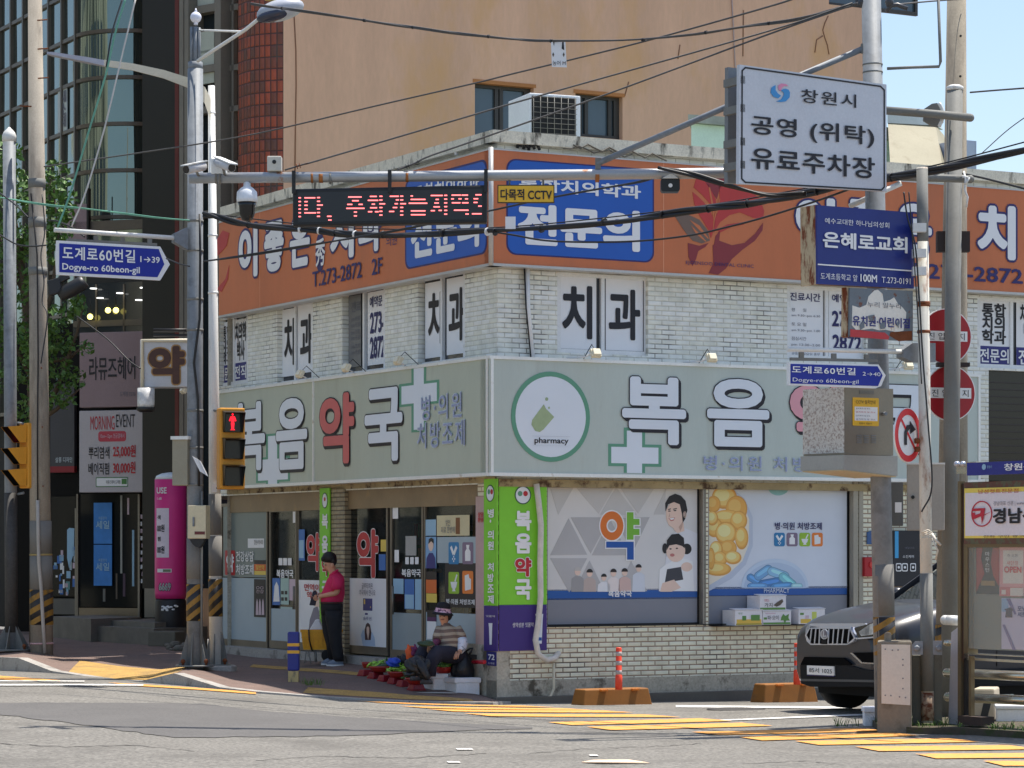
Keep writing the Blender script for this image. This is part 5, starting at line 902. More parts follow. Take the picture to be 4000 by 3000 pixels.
b = MB(); b.prism([RH.at(3466, 448, 0.12), RH.at(3640, 456, 0.12), RH.at(3656, 490, 0.14), RH.at(3466, 480, 0.14)], V((0.2, 0.5, 0))); b.build('ridge', mat('hut_ridge', (150, 160, 162), 0.6), t)
t = thing('metal_cabinet', 'blue grey metal cabinet on the roof behind the thick concrete pole', 'cabinet', R.at(3788, 700, -3)); b = MB(); R.rect(b, 3745, 545, 3814, 720, -3, 0.8); b.build('body', mat('cab_grey', (150, 158, 176), 0.5), t); b = MB(); R.rect(b, 3752, 555, 3808, 640, -2.985, 0.03); b.build('door', mat('cab_grey2', (160, 168, 186), 0.45), t)
# air conditioner outdoor unit
AC = thing('air_conditioner', 'white outdoor air conditioner unit with a dark grille on the roof edge', 'air conditioner', R.at(2140, 560, -0.9))
b = MB(); RA = PL(R.at(2265, 560, -0.75), V((0.93, 0.37, 0))); RA.O.z = 0
u0, v1 = RA.uv(2068, 362); u1, v0 = RA.uv(2268, 566); b_ = MB(); RA.urect(b_, u0, u1, v0, v1, 0, 0.8)
lft = V((-0.5, 0.86, 0)); b_.build('casing', mat('ac_white', (206, 210, 214), 0.45, var=0.05), AC, bevel=0.012)
b = MB(); RA.rect(b, 2077, 373, 2250, 556, 0.004, 0.01); b.build('fan_opening', mat('ac_black', (16, 16, 17), 0.6), AC)
b = MB(); uu0, vv1 = RA.uv(2077, 373); uu1, vv0 = RA.uv(2250, 556)
for k in range(7): u = uu0+(uu1-uu0)*(k+0.15)/6.4; b.tube([RA.pt(u, vv0, 0.03), RA.pt(u, vv1, 0.03)], 0.006, 6)
for k in range(9): v = vv0+(vv1-vv0)*(k+0.3)/8.5; b.tube([RA.pt(uu0, v, 0.035), RA.pt(uu1, v, 0.035)], 0.004, 5)
b.build('grille', mat('ac_wire', (112, 110, 104), 0.5), AC)
b = MB()
for k, (x, y) in enumerate(((2040, 540), (2052, 535), (2065, 545), (2085, 548))): b.tube([R.at(x-20, y+38, 0.05), R.at(x-14, y+5, 0.05), R.at(x+2, y, 0.05), R.at(x+14, y+14, 0.05), R.at(x+22, y+36, 0.1)], 0.022, 7)
b.build('refrigerant_line', black, label='black refrigerant hoses looped over the parapet at the air conditioner foot', cat='hose')
b = MB(); b.tube([R.at(2240+k*28, 566+k*4+12*math.sin(k*2.1), 0.15) for k in range(14)], 0.012, 6); b.tube([R.at(2200+k*30, 572+k*4+10*math.sin(k*1.7+1), 0.15) for k in range(10)], 0.010, 6); b.build('loose_cable', mat('cable_dusty', (84, 80, 72), 0.8), label='tangled dusty cable lying along the stained right parapet', cat='cable')
t = thing('vent_pipe', 'short white elbow vent pipe on the left parapet near the corner', 'pipe', L.at(1785, 600, 0.1)); b = MB(); b.tube([L.at(1783, 606, 0.1), L.at(1783, 582, 0.1), L.at(1788, 575, 0.1), L.at(1797, 574, 0.1)], 0.03, 10); b.build('elbow', pvc, t)
# ------------------------------------------------------------------ unseen block across the side street, added for the curved glass to mirror
op = mat('opposite_cream', (196, 194, 172), 0.8, var=0.25, scale=0.5, stretch=8, c2=(74, 80, 70), thr=(0.48, 0.54), c2scale=0.6, c2stretch=9)
XP = PL(GP.O+GP.n*15, UL); t = thing('mirrored_block', 'unseen cream block across the side street, added for the curved glass to mirror', 'building', XP.pt(-14, 0, 0))
b = MB(); XP.urect(b, -42, 6, -0.5, 19, -0.0, 8) if False else b.prism([XP.pt(-42, -0.5), XP.pt(6, -0.5), XP.pt(6, 19), XP.pt(-42, 19)], XP.n*8); b.build('wall', op, t); b = MB()
for i in range(22):
    for j in range(6):
        if (i+j) % 5: b.prism([XP.pt(-41+i*2.1+x, 1.0+j*3+z, -0.0) for x, z in ((0, 0), (1.3, 0), (1.3, 1.7), (0, 1.7))], XP.n*-0.04)
b.build('window', wdk, t, kind='stuff')
# ------------------------------------------------------------------ poles, arms, signs and cameras
galv = mat('galvanised', (116, 121, 126), 0.6, 0.0, var=0.12, scale=2.5, fine=0.06, fscale=20, c2=(98, 102, 106), thr=(0.5, 0.7), c2scale=6)
galvd = mat('galvanised_dull', (110, 110, 106), 0.7, 0.0, var=0.14, scale=3, fine=0.06, c2=(110, 106, 98), thr=(0.5, 0.7), c2scale=4, c2stretch=3)
pconc = mat('pole_concrete', (146, 138, 126), 0.9, var=0.10, scale=2, fine=0.12, fscale=50, c2=(108, 100, 90), thr=(0.5, 0.68), c2scale=3, c2stretch=5)
pconc2 = mat('pole_concrete_dark', (134, 126, 112), 0.9, var=0.12, scale=2, fine=0.12, c2=(96, 88, 78), thr=(0.5, 0.68), c2scale=3, c2stretch=5)
pwt = mat('pole_white', (206, 206, 202), 0.5, var=0.06, scale=2, c2=(150, 138, 120), thr=(0.6, 0.72), c2scale=3, c2stretch=4)
rusty = mat('pole_white_rusty', (196, 192, 180), 0.6, var=0.08, c2=(126, 76, 38), thr=(0.57, 0.66), c2scale=3.0, c2stretch=3)
rust = mat('rust', (112, 62, 34), 0.9, var=0.25, scale=8); blk = black
wrap_k = mat('wrap_black', (36, 35, 36), 0.5, var=0.1); wrap_y = mat('wrap_ochre', (140, 102, 34), 0.55, var=0.15, scale=4, c2=(70, 62, 44), thr=(0.52, 0.7), c2scale=7); wrap_g = mat('wrap_grey', (112, 110, 106), 0.85, var=0.08)
FP = lambda p, u=(1, 0, 0): PL(V((p.x, p.y, 0)), V(u))
def pole(name, label, top, base, r0, r1, m, cat='pole', n=20, zb=None, zt=None):
    t = thing(name, label, cat, base); b = MB(); b.tube([base-V((0, 0, 0.3)) if zb is None else base, top], [r1, r0], n); b.build('shaft', m, t); return t
def on(top, base, py):
    """point on the pole's axis at photo row py"""
    Y = base.y; z = ZC+(HZ-py)/F*Y; f = (z-base.z)/(top.z-base.z); return base.lerp(top, f)
def band(t, top, base, y0, y1, r, m, name='band', n=20): b = MB(); b.tube([on(top, base, y0), on(top, base, y1)], r, n); return b.build(name, m, t)
def stripes(t, top, base, y0, y1, r, n=24, dirn=1, k=3):
    """black wrap with slanting ochre stripes"""
    b = MB(); a, c = on(top, base, y1), on(top, base, y0); b.tube([a, c], r, n); b.build('stripe_wrap', wrap_k, t)
    b = MB(); H = c.z-a.z; w_ = H/k
    for j in range(-k, k+1):
        for i in range(n):
            th0, th1 = 2*math.pi*i/n, 2*math.pi*(i+1)/n
            def pt(th, zz):
                zz = max(0, min(H, zz)); p = a.lerp(c, zz/H); return V((p.x+math.cos(th)*r*1.02, p.y+math.sin(th)*r*1.02, p.z))
            def zz(th): s_ = math.cos(th); return j*w_*1.0+dirn*(s_)*w_*0.55+w_*0.3
            q = [pt(th0, zz(th0)), pt(th1, zz(th1)), pt(th1, zz(th1)+w_*0.5), pt(th0, zz(th0)+w_*0.5)]
            if (q[0]-q[3]).length > 1e-3: b.poly(q)
    b.build('stripe', wrap_y, t)
def fins(t, base, r, h, out, m, n=6, a0=0.4):
    b = MB()
    for k in range(n):
        a = a0+2*math.pi*k/n; d = V((math.cos(a), math.sin(a), 0)); e = V((-d.y, d.x, 0))*0.006
        b.prism([base+d*r*0.9+e, base+d*(r+out)+e, base+d*r*0.9+V((0, 0, h))+e], -2*e)
    b.build('base_fin', m, t); b = MB(); b.lathe(base, [(r+out+0.03, 0.0), (r+out+0.03, 0.025)], 20); b.build('base_plate', m, t)
    b = MB()
    for k in range(4): a = a0+0.5+math.pi/2*k; p = base+V((math.cos(a), math.sin(a), 0))*(r+out-0.01); b.lathe(p, [(0.02, 0.02), (0.02, 0.06), (0.035, 0.065), (0.03, 0.1), (0.012, 0.115)], 8)
    b.build('anchor_bolt', rust, t)
# --- left concrete pole
cb = PVpx(164, 2553); ct_ = P(136, -60, cb.y); r1, r0 = S(45, cb.y), S(27, cb.y)
t = pole('utility_pole', 'pale concrete utility pole with grey wraps and slanted stripes, left of the salon', ct_, cb, r0, r1, pconc)
rr = lambda y: r0+(r1-r0)*(y+60)/2613*1.0
stripes(t, ct_, cb, 2303, 2440, rr(2370)*1.03)
for y0, y1 in ((2035, 2165), (2168, 2300)): band(t, ct_, cb, y0, y1, rr(y1)*1.02, wrap_g, 'sticker_wrap')
for y0, y1, m in ((700, 735, galvd), (850, 890, galvd), (1045, 1075, galvd), (2163, 2170, plain('tie_yellow', (150, 130, 80))), (2510, 2516, plain('tie_pink', (190, 150, 150)))): band(t, ct_, cb, y0, y1, rr(y1)*1.06, m, 'clamp')
b = MB(); b.tube([on(ct_, cb, y)+V((S(dx, cb.y), -rr(y)*1.12, 0)) for y, dx in ((1955, -3), (2100, -2), (2200, 0), (2300, 8), (2440, 14), (2550, 20))], S(7, cb.y), 8); b.build('conduit', mat('conduit_grey', (164, 158, 150), 0.6), t)
b = MB(); b.tube([on(ct_, cb, y)+V((S(dx, cb.y), -rr(y)*1.05, 0)) for y, dx in ((760, -18), (1000, 4), (1400, 4), (1700, -2), (1955, -3))], 0.012, 6); b.build('cable', blk, t)
b = MB()
for y in (84, 196, 310, 420, 1440, 1670, 1900): p = on(ct_, cb, y); s_ = 1 if y in (84, 196, 310, 1440, 1670, 1900) else -1; b.tube([p+V((s_*rr(y)*0.4, -rr(y)*0.8, 0)), p+V((s_*rr(y)*(1.9 if y < 500 else 0.5), -rr(y)*1.2-0.02, 0))], 0.012, 6)
b.build('step_bolt', rust, t)
# black splice closure and small boxes hung on it
b = MB(); p = [P(x, y, cb.y-0.35) for x, y in ((232, 1160), (262, 1140), (318, 1108), (332, 1098))]; b.tube(p, [0.07, 0.12, 0.12, 0.1], 14); b.build('splice_closure', mat('closure_black', (34, 34, 35), 0.45), label='black cylindrical cable splice closure hung beside the pale concrete pole', cat='cable closure')
b = MB(); c = P(215, 1120, cb.y-0.3); b.box(c, (0.1, 0, 0.03), (0, 0.07, 0), (-0.02, 0, 0.12)); b.box(P(250, 1085, cb.y-0.3), (0.08, 0, 0.04), (0, 0.05, 0), (-0.02, 0, 0.05)); b.build('junction_box', mat('closure_black', (34, 34, 35), 0.45), label='small black junction box clamped between the closure and the concrete pole', cat='junction box', bevel=0.015)
# --- short galvanised pole at the far left edge with its signal
gb_ = PVpx(45, 2546); gt = P(36, 530, gb_.y); r_ = S(24, gb_.y)
t = pole('signal_pole', 'short galvanised signal pole with a domed cap and dark lower wrap at the left edge', gt, gb_, r_*1.05, r_, galv)
b = MB(); b.lathe(gt, [(r_*1.15, -0.1), (r_*1.15, 0), (r_*0.9, 0.06), (r_*0.3, 0.12), (0.01, 0.14)], 18); b.build('cap', pwt, t); fins(t, gb_+V((0, 0, 0.02)), r_, 0.42, 0.22, galvd)
band(t, gt, gb_, 1925, 2470, r_*1.04, mat('wrap_anti_sticker', (62, 60, 58), 0.7, var=0.2, scale=8, fine=0.2), 'wrap')
def hood(t, c, f, s_, up, w, h, d, ms):
    """square visor: open box, deep at the top and short at the bottom, with the lens inside"""
    k = MB(); th = 0.012
    A = [c-s_*w+up*h, c+s_*w+up*h, c+s_*w*0.92-up*h, c-s_*w*0.92-up*h]
    B = [A[0]+f*d-up*0.03, A[1]+f*d-up*0.03, A[2]+f*d*0.35, A[3]+f*d*0.35]
    k.add(A+B, [[0, 1, 5, 4], [1, 2, 6, 5], [3, 0, 4, 7], [2, 3, 7, 6]]); q = MB()
    cc = c+f*0.001; A2 = [cc+(p-c)*0.96 for p in A]; B2 = [p+(cc+f*d*0.4-p)*0.05 for p in B]
    q.add(A2+B2, [[0, 4, 5, 1], [1, 5, 6, 2], [3, 7, 4, 0], [2, 6, 7, 3]]); return k, q
sig_y = mat('signal_yellow', (206, 142, 42), 0.45, var=0.06, scale=3); sig_k = mat('signal_black', (18, 18, 19), 0.4); lens = mat('lens_dark', (30, 32, 34), 0.15, var=0, fine=0); ledr = mat('led_red', (220, 24, 40), 0.4, var=0, fine=0, emit=1.1)
def signal(label, c, f, w, h, d, hd=0.24, man=True, cat='traffic light'):
    f = V(f).normalized(); s_ = V((-f.y, f.x, 0)); up = V((0, 0, 1)); t = thing('pedestrian_signal', label, cat, c-up*h)
    b = MB(); b.box(c-f*d, s_*w, f*d, up*h); b.build('housing', sig_y, t, bevel=0.02)
    for k in range(3):
        cc = c+up*(h*0.66-k*h*0.66)+f*0.004; a, q = hood(t, cc, f, s_, up, w*0.8, h*0.265, hd, None); o = a.build('visor', sig_y if not man else sig_k, t); q.build('visor_lining', sig_k, o)
        b = MB(); b.box(cc-f*0.002, s_*w*0.77, f*0.002, up*h*0.25); b.build('lens', lens, t)
    cc = c+up*h*0.66+f*0.012; pl = PL(cc, s_ if s_.x > 0 else -s_); pl.O.z = 0; z = cc.z; b = MB(); H = h*0.22
    ell_ = lambda x, y, rx, ry: b.prism([pl.pt(x+rx*math.cos(2*math.pi*k/12), z+y+ry*math.sin(2*math.pi*k/12), 0) for k in range(12)], pl.n*0.004)
    po = lambda pts: b.prism([pl.pt(x*H, z+y*H, 0) for x, y in pts], pl.n*0.005)
    ell_(0, 0.8*H, 0.11*H, 0.14*H); po([(-.25, .58), (.25, .58), (.42, .1), (.3, .02), (.18, .35), (.18, -.1), (-.18, -.1), (-.18, .35), (-.3, .02), (-.42, .1)]); po([(-.2, -.14), (.2, -.14), (.14, -.8), (.28, -.95), (.03, -.95), (0, -.3), (-.03, -.95), (-.28, -.95), (-.14, -.8)])
    b.build('red_figure', ledr, t); return t
signal('yellow pedestrian signal at the left edge, its black visors seen from the side', P(92, 1780, gb_.y-0.2), (-0.80, -0.60, 0), S(40, 42), S(136, 42), 0.10, 0.34, False)
b = MB(); p = P(92, 1655, gb_.y-0.2); b.tube([p, p+V((-0.12, 0.15, 0.02))], 0.02); p = P(92, 1925, gb_.y-0.2); b.tube([p, p+V((-0.12, 0.15, -0.02))], 0.02); b.build('signal_bracket', galv, t)
# --- big galvanised pole (left of centre) and the white lamp post beside it
mb_ = PVpx(760, 2612); mt = P(763, 270, mb_.y); r_ = S(31, mb_.y)
t = pole('sign_pole', 'thick galvanised pole with a white ball on top carrying the left street name sign', mt, mb_, r_*0.98, r_, galv); fins(t, mb_+V((0, 0, 0.03)), r_, 0.5, 0.13, galvd)
stripes(t, mt, mb_, 2282, 2425, r_*1.04); band(t, mt, mb_, 2100, 2262, r_*1.03, wrap_g, 'sticker_wrap')
for y in (860, 975, 1165, 1285, 1600, 1745, 1890): band(t, mt, mb_, y, y+9, r_*1.06, galvd, 'clamp')
b = MB(); p = on(mt, mb_, 270); b.tube([p, P(764, 105, mb_.y)], S(9, mb_.y), 10); b.tube([P(748, 270, mb_.y), P(748, 105, mb_.y)], S(6, mb_.y), 8); b.tube([P(778, 270, mb_.y), P(778, 108, mb_.y)], S(6, mb_.y), 8); b.lathe(p, [(r_*0.92, -0.02), (r_*0.92, 0.1)], 16); b.build('top_rods', galv, t)
b = MB(); b.ell(P(765, 68, mb_.y), S(22, mb_.y), S(22, mb_.y), S(22, mb_.y), 18, 12); b.lathe(P(765, 90, mb_.y), [(0.03, -0.03), (0.03, 0.03)], 10); b.lathe(P(765, 46, mb_.y), [(0.03, -0.02), (0.006, 0.05)], 8); b.build('ball', mat('ball_white', (204, 206, 218), 0.3), t)
b = MB(); pp = [on(mt, mb_, y)+V((S(dx, mb_.y), -r_*1.1, 0)) for y, dx in ((840, 22), (1000, 24), (1250, 22), (1420, 0), (1560, 16), (1800, 20), (1900, 20))]; b.tube(pp, 0.018, 7); b.build('cable', blk, t)
b = MB(); b.tube([on(mt, mb_, 1920)+V((r_*0.95, -r_*0.7, 0)), on(mt, mb_, 2600)+V((r_*0.95, -r_*0.7, 0))], S(5, mb_.y), 8); b.build('conduit', galvd, t)
# long curved arm to the road lamp above
b = MB(); b.tube([P(772, 238, mb_.y-0.2), P(860, 180, mb_.y-0.6), P(960, 115, mb_.y-1.0), P(1015, 70, mb_.y-1.3)], S(7, mb_.y), 10); b.tube([P(776, 118, mb_.y), P(945, 123, mb_.y-0.8)], S(4, mb_.y), 8); b.build('lamp_arm', pwt, t)
c = P(1095, 40, mb_.y-1.6); t2 = thing('road_lamp', 'large grey road lamp head at the top edge with a dark lens', 'street lamp', c)
Rm = Matrix.Rotation(math.radians(-14), 3, 'Y'); b = MB(); b.ell(c, 0.34, 0.2, 0.15, 20, 10, Rm); b.build('housing', mat('lamp_grey', (160, 164, 172), 0.4), t2); b = MB(); b.ell(c+V((-0.07, -0.04, -0.075)), 0.27, 0.17, 0.09, 18, 8, Rm); b.build('lens', mat('lamp_lens', (52, 56, 70), 0.1, var=0, fine=0), t2); b = MB(); b.box(c+V((-0.12, 0, 0.16)), (0.1, 0, -0.02), (0, 0.06, 0), (0, 0, 0.03)); b.build('cap', mat('lamp_cap_yellow', (210, 180, 80), 0.4), t2)
wb = PVpx(845, 2614); wt = P(826, 335, wb.y); 
t = pole('lamp_post', 'white lamp post with a long curved arm reaching left over the pavement', wt, wb, S(13, wb.y), S(28, wb.y), pwt); fins(t, wb+V((0, 0, 0.05)), S(28, wb.y), 0.5, 0.08, galvd)
b = MB(); b.lathe(wb+V((0, 0, -0.2)), [(0.3, 0), (0.3, 0.24), (0.27, 0.26)], 18); b.build('footing', kerbm, t)
rw = lambda y: S(13+15*(y-335)/2280, wb.y)
band(t, wt, wb, 1930, 2090, rw(2000)*1.04, wrap_g, 'sticker_wrap'); band(t, wt, wb, 2094, 2250, rw(2200)*1.04, wrap_g, 'sticker_wrap'); stripes(t, wt, wb, 2262, 2408, rw(2330)*1.06)
for y in (438, 916, 1140): band(t, wt, wb, y, y+8, rw(y)*1.12, pvc, 'clamp')
arm = [P(822, 425, wb.y-.06), P(800, 372, wb.y-0.22), P(740, 325, wb.y-0.34), P(640, 290, wb.y-0.4), P(520, 262, wb.y-0.45), P(408, 246, wb.y-0.5)]
b = MB(); b.loft([[p+V((0, -S(5, 38), 0)) + V((0, 0, w_)), p+V((0, S(5, 38), 0))+V((0, 0, w_)), p+V((0, S(5, 38), -w_)), p+V((0, -S(5, 38), -w_))] for p, w_ in zip(arm, (0.16, 0.12, 0.075, 0.06, 0.05, 0.045))], True, False); b.build('arm', mat('arm_ivory', (196, 188, 168), 0.5, var=0.06), t)
b = MB(); p0, p1 = P(408, 248, wb.y-0.5), P(185, 209, wb.y-0.9); b.loft([[p+V((0, -w_, h_)), p+V((0, w_, h_)), p+V((0, w_, -h_)), p+V((0, -w_, -h_))] for p, w_, h_ in ((p0, 0.06, 0.04), (p0.lerp(p1, 0.3), 0.1, 0.035), (p0.lerp(p1, 0.9), 0.1, 0.02), (p1, 0.05, 0.015))], True, False); b.build('lamp_head', mat('lamp_head_lilac', (156, 156, 166), 0.45), t)
signal('yellow pedestrian signal lit with a red standing figure, mounted on the white lamp post', P(908, 1752, wb.y-0.45), (0.32, -0.95, 0), S(50, wb.y), S(157, wb.y), 0.11, 0.2)
b = MB(); p = P(880, 1600, wb.y-0.3); b.tube([p, p+V((-0.2, 0.25, 0))], 0.02); p = P(880, 1905, wb.y-0.3); b.tube([p, p+V((-0.2, 0.25, 0))], 0.02); b.build('signal_bracket', galv, t)
# control boxes on the poles
def cabinet(label, pl, x0, y0, x1, y1, dep, m, name='control_box', off=0.0, cat='control box'):
    t = thing(name, label, cat, pl.at((x0+x1)/2, y1, off)); b = MB(); pl.rect(b, x0, y0, x1, y1, off, dep); b.build('body', m, t, bevel=0.01); return t
mp_ = PL(mb_+V((0, -0.3, 0)), V((0.95, -0.3, 0))); mp_.O.z = 0
t = cabinet('dull olive grey control box with a sloping lid on the left of the galvanised pole', mp_, 672, 1712, 732, 1896, 0.24, mat('box_olive', (142, 136, 118), 0.5, 0.2, var=0.1), off=-0.1); b = MB(); mp_.rect(b, 666, 1704, 734, 1716, -0.06, 0.32); b.build('lid', pwt, t)
t = cabinet('beige metal control box low on the galvanised pole with a small red label', mp_, 733, 1974, 804, 2104, 0.16, mat('box_beige', (186, 174, 146), 0.4, 0.3, var=0.1)); b = MB(); mp_.rect(b, 760, 2076, 800, 2088, 0.004, 0.003); b.build('label', plain('label_brown', (92, 36, 34)), t); b = MB(); mp_.rect(b, 752, 2020, 758, 2056, 0.02, 0.015); b.build('handle', galv, t)
b = MB(); mp_.shape(b, [(740, 2106), (800, 2106), (788, 2128), (778, 2140), (764, 2136), (752, 2126)], -0.02, 0.08); b.build('cable_gland', blk, t)
b = MB()
for k, (x, y) in enumerate(((772, 1815), (784, 1822), (793, 1828))): b.box(P(x, y, mb_.y-0.35), (0.02, 0, -0.012), (0, 0.02, 0), (-0.055, 0, 0.11))
b.build('rolled_leaflet', paper, label='rolled paper leaflets wedged between the galvanised and white poles', cat='leaflet')
b = MB(); p = P(838, 1906, wb.y-0.12); q = FP(p); q.rect(b, 828, 1892, 848, 1922, 0.02, 0.01); b.build('post_label', paper, label='small white sticker with a blue line on the white lamp post', cat='sticker')
# --- left street name sign
UD = (0.88, 0.475, 0)
def street_sign(label, pl, pts, ipts, pipe, br, l1, l1b, l2, arrow, bkt=None):
    t = thing('street_sign', label, 'street sign', pl.at(*pts[0])); b = MB(); pl.shape(b, pts, 0, 0.05); b.build('border', mat('sign_border', (216, 216, 216), 0.4, var=0.03), t); b = MB(); pl.shape(b, ipts, 0.006, 0.006); b.build('panel', mat('street_blue', (6, 30, 138), 0.4, var=0.03), t)
    m_ = Multi('lettering', t); text(m_, pl, l1[0], *l1[1:], 0.008, lw, 0.02, sp=1.12); text(m_, pl, l1b[0], *l1b[1:], 0.008, lw, 0.02); text(m_, pl, l2[0], *l2[1:], 0.008, lw, 0.02)
    b = MB(); b.tube([pl.at(x, y, -0.02) for x, y in pipe], S(9, pl.O.y), 10); b.build('hanger_pipe', pwt, t); b = MB()
    for x, y0, y1 in br: pl.rect(b, x-8, y0, x+8, y1, -0.01, 0.03)
    pl.shape(b, arrow, -0.005, 0.03); b.build('hanger', galvd, t)
    if bkt: b = MB(); pl.shape(b, bkt, 0.02, 0.12); b.build('bracket', galv, t)
    return t
sp_ = PL(mb_+V((-0.3, -0.25, 0)), V(UD)); sp_.O.z = 0
street_sign('blue street name sign pointing right, numbered 1 to 39, on the left galvanised pole', sp_, [(223, 939), (626, 963), (664, 1033), (626, 1095), (223, 1073), (220, 1005)], [(232, 950), (620, 973), (642, 1032), (615, 1083), (232, 1063)], [(212, 898), (690, 930)], [(376, 920, 940), (480, 926, 945), (586, 930, 950)], ('도계로60번길', 244, 961, 528, 1028), ('1→39', 548, 1000, 624, 1028), ('Dogye-ro 60beon-gil', 243, 1027, 546, 1076), [(262, 932), (614, 950), (614, 960), (262, 942)], [(682, 913), (734, 888), (734, 975), (682, 945)])
# --- right-hand group: galvanised cantilever pole with the long arm
Yg = 29.8; gB = G(3465, 2868); gB = P(3462, 2840, Yg); gB.z = RD(gB.x, gB.y); gT = P(3402, -60, Yg)
CT = pole('cantilever_pole', 'thick galvanised pole on the right carrying the long horizontal arm, striped near the car', gT, gB, S(38, Yg), S(42, Yg), galv)
stripes(CT, gT, gB, 2410, 2560, S(42.5, Yg)); band(CT, gT, gB, 2205, 2404, S(42.3, Yg), wrap_g, 'sticker_wrap')
for y in (250, 280): band(CT, gT, gB, y, y+6, S(40, Yg), galvd, 'clamp')
bb_ = [P(740, 696, Yg), P(1500, 690, Yg), P(2500, 680, Yg), P(3432, 668, Yg)]
b = MB(); b.tube(bb_, S(21, Yg), 16); b.build('arm', mat('arm_galv_rust', (150, 152, 154), 0.4, 0.35, var=0.08, c2=(136, 84, 40), thr=(0.63, 0.70), c2scale=3.2), CT)
b = MB(); b.tube([P(2330, 640, Yg), P(2850, 412, Yg), P(3372, 190, Yg)], S(12, Yg), 12); b.build('brace', galv, CT); b = MB(); b.tube([P(3318, 806, Yg+0.1), P(3520, 716, Yg+0.1)], S(11, Yg), 10); b.build('brace', pwt, CT)
b = MB(); b.box(P(2336, 640, Yg), (0.03, 0, 0), (0, 0.03, 0), (0, 0, 0.06)); b.box(P(3385, 190, Yg), (0.06, 0, 0), (0, 0.03, 0), (0, 0, 0.05)); b.build('bracket', galvd, CT)
for x in (845, 860, 1290): b = MB(); b.tube([P(x-4, 695, Yg), P(x+4, 695, Yg)], S(23.5, Yg), 14); b.build('clamp', galvd, CT)
b = MB()
for x in (2325,): b.tube([P(x, 690, Yg), P(x+16, 690, Yg)], S(22, Yg), 14)
b.tube([P(1215, 693, Yg), P(1224, 693, Yg)], S(21.6, Yg), 14); b.tube([P(1246, 693, Yg), P(1262, 693, Yg)], S(21.6, Yg), 14); b.tube([P(1585, 690, Yg), P(1596, 690, Yg)], S(21.6, Yg), 14); b.build('rust_streak', mat('rust_streak', (150, 92, 44), 0.8, var=0.2), CT)
# LED board
LQ = PL(P(1520, 800, Yg-0.08), V((1, -0.012, 0))); LQ.O.z = 0
t = thing('led_board', 'black LED message board with red dotted letters hanging from the long arm', 'message board', LQ.at(1520, 880)); b = MB(); LQ.shape(b, [(1143, 738), (1903, 722), (1903, 871), (1143, 884)], 0, 0.14); b.build('case', mat('led_case', (18, 18, 20), 0.45, var=0.05), t, bevel=0.02)
b = MB(); LQ.shape(b, [(1164, 752), (1884, 737), (1884, 856), (1164, 868)], 0.004, 0.004); b.build('screen', mat('led_screen', (30, 31, 35), 0.3, var=0.05), t)
led = [(418, 512, 50), (418, 446, 83), (418, 446, 115), (418, 446, 149), (418, 518, 180), (614, 652, 210), (624, 652, 242), (796, 912, 43), (830, 888, 75), (788, 832, 107), (886, 922, 107), (780, 938, 141), (846, 872, 173), (846, 872, 206), (984, 1044, 38), (966, 1056, 72), (1000, 1028, 105), (986, 1046, 136), (968, 1004, 170), (1028, 1060, 170), (1156, 1234, 37), (1208, 1234, 68), (1198, 1226, 101), (1182, 1220, 134), (1150, 1194, 168), (1336, 1356, 34), (1336, 1464, 64), (1320, 1480, 97), (1338, 1464, 163), (1338, 1464, 196), (1510, 1614, 30), (1552, 1580, 64), (1542, 1580, 95), (1534, 1588, 128), (1510, 1546, 161), (1578, 1606, 159), (1690, 1770, 27), (1776, 1832, 27), (1686, 1710, 59), (1750, 1776, 59), (1806, 1832, 59), (1692, 1766, 93), (1780, 1836, 93), (1710, 1836, 157), (1810, 1838, 190), (1896, 1948, 24), (1880, 1920, 58), (1880, 1914, 90), (1920, 1950, 122), (1866, 1950, 188)]
for x, y in ((368, 50), (527, 48), (1066, 37), (1246, 36), (1626, 29)):
    for k in range(6): led.append((x, x+(26 if x != 368 else 20)+(24 if k == 2 and x in (527, 1066, 1246) else 0), y+k*32.4))
b = MB()
for x0, x1, y in led: LQ.rect(b, 1000+x0/2.212, 750+(y-5)/2.212, 1000+x1/2.212, 750+(y+5)/2.212, 0.008, 0.004)
b.build('lettering', mat('led_lit', (255, 100, 100), 0.4, var=0, fine=0, emit=1.6), t)
b = MB()
for x, y in ((1147, 700), (1522, 697), (1898, 694)): LQ.rect(b, x-7, y-34, x+7, y+55, 0.05, 0.03); LQ.rect(b, x-7, y-34, x+7, y+55, -0.1, 0.03); LQ.rect(b, x-7, y-30, x+7, y-22, 0.04, 0.14)
b.build('hanger_strap', blk, t)
# things clamped on the arm
c = P(965, 780, Yg); t = thing('dome_camera', 'white dome surveillance camera with a black globe hanging under the arm', 'camera', c); r_ = S(41, Yg)
b = MB(); b.lathe((c.x, c.y, 0), [(r_*0.98, P(0, 790, Yg).z), (r_, P(0, 775, Yg).z), (r_*0.95, P(0, 750, Yg).z), (r_*0.6, P(0, 735, Yg).z), (r_*0.35, P(0, 728, Yg).z), (r_*0.3, P(0, 700, Yg).z)], 22); b.build('shell', mat('camera_white', (208, 212, 220), 0.35, var=0.02), t); b = MB(); b.lathe((c.x, c.y, 0), [(r_*0.1, P(0, 866, Yg).z), (r_*0.5, P(0, 860, Yg).z), (r_*0.72, P(0, 840, Yg).z), (r_*0.78, P(0, 805, Yg).z), (r_*0.9, P(0, 791, Yg).z)], 20); b.build('globe', mat('camera_black', (22, 22, 24), 0.12), t)
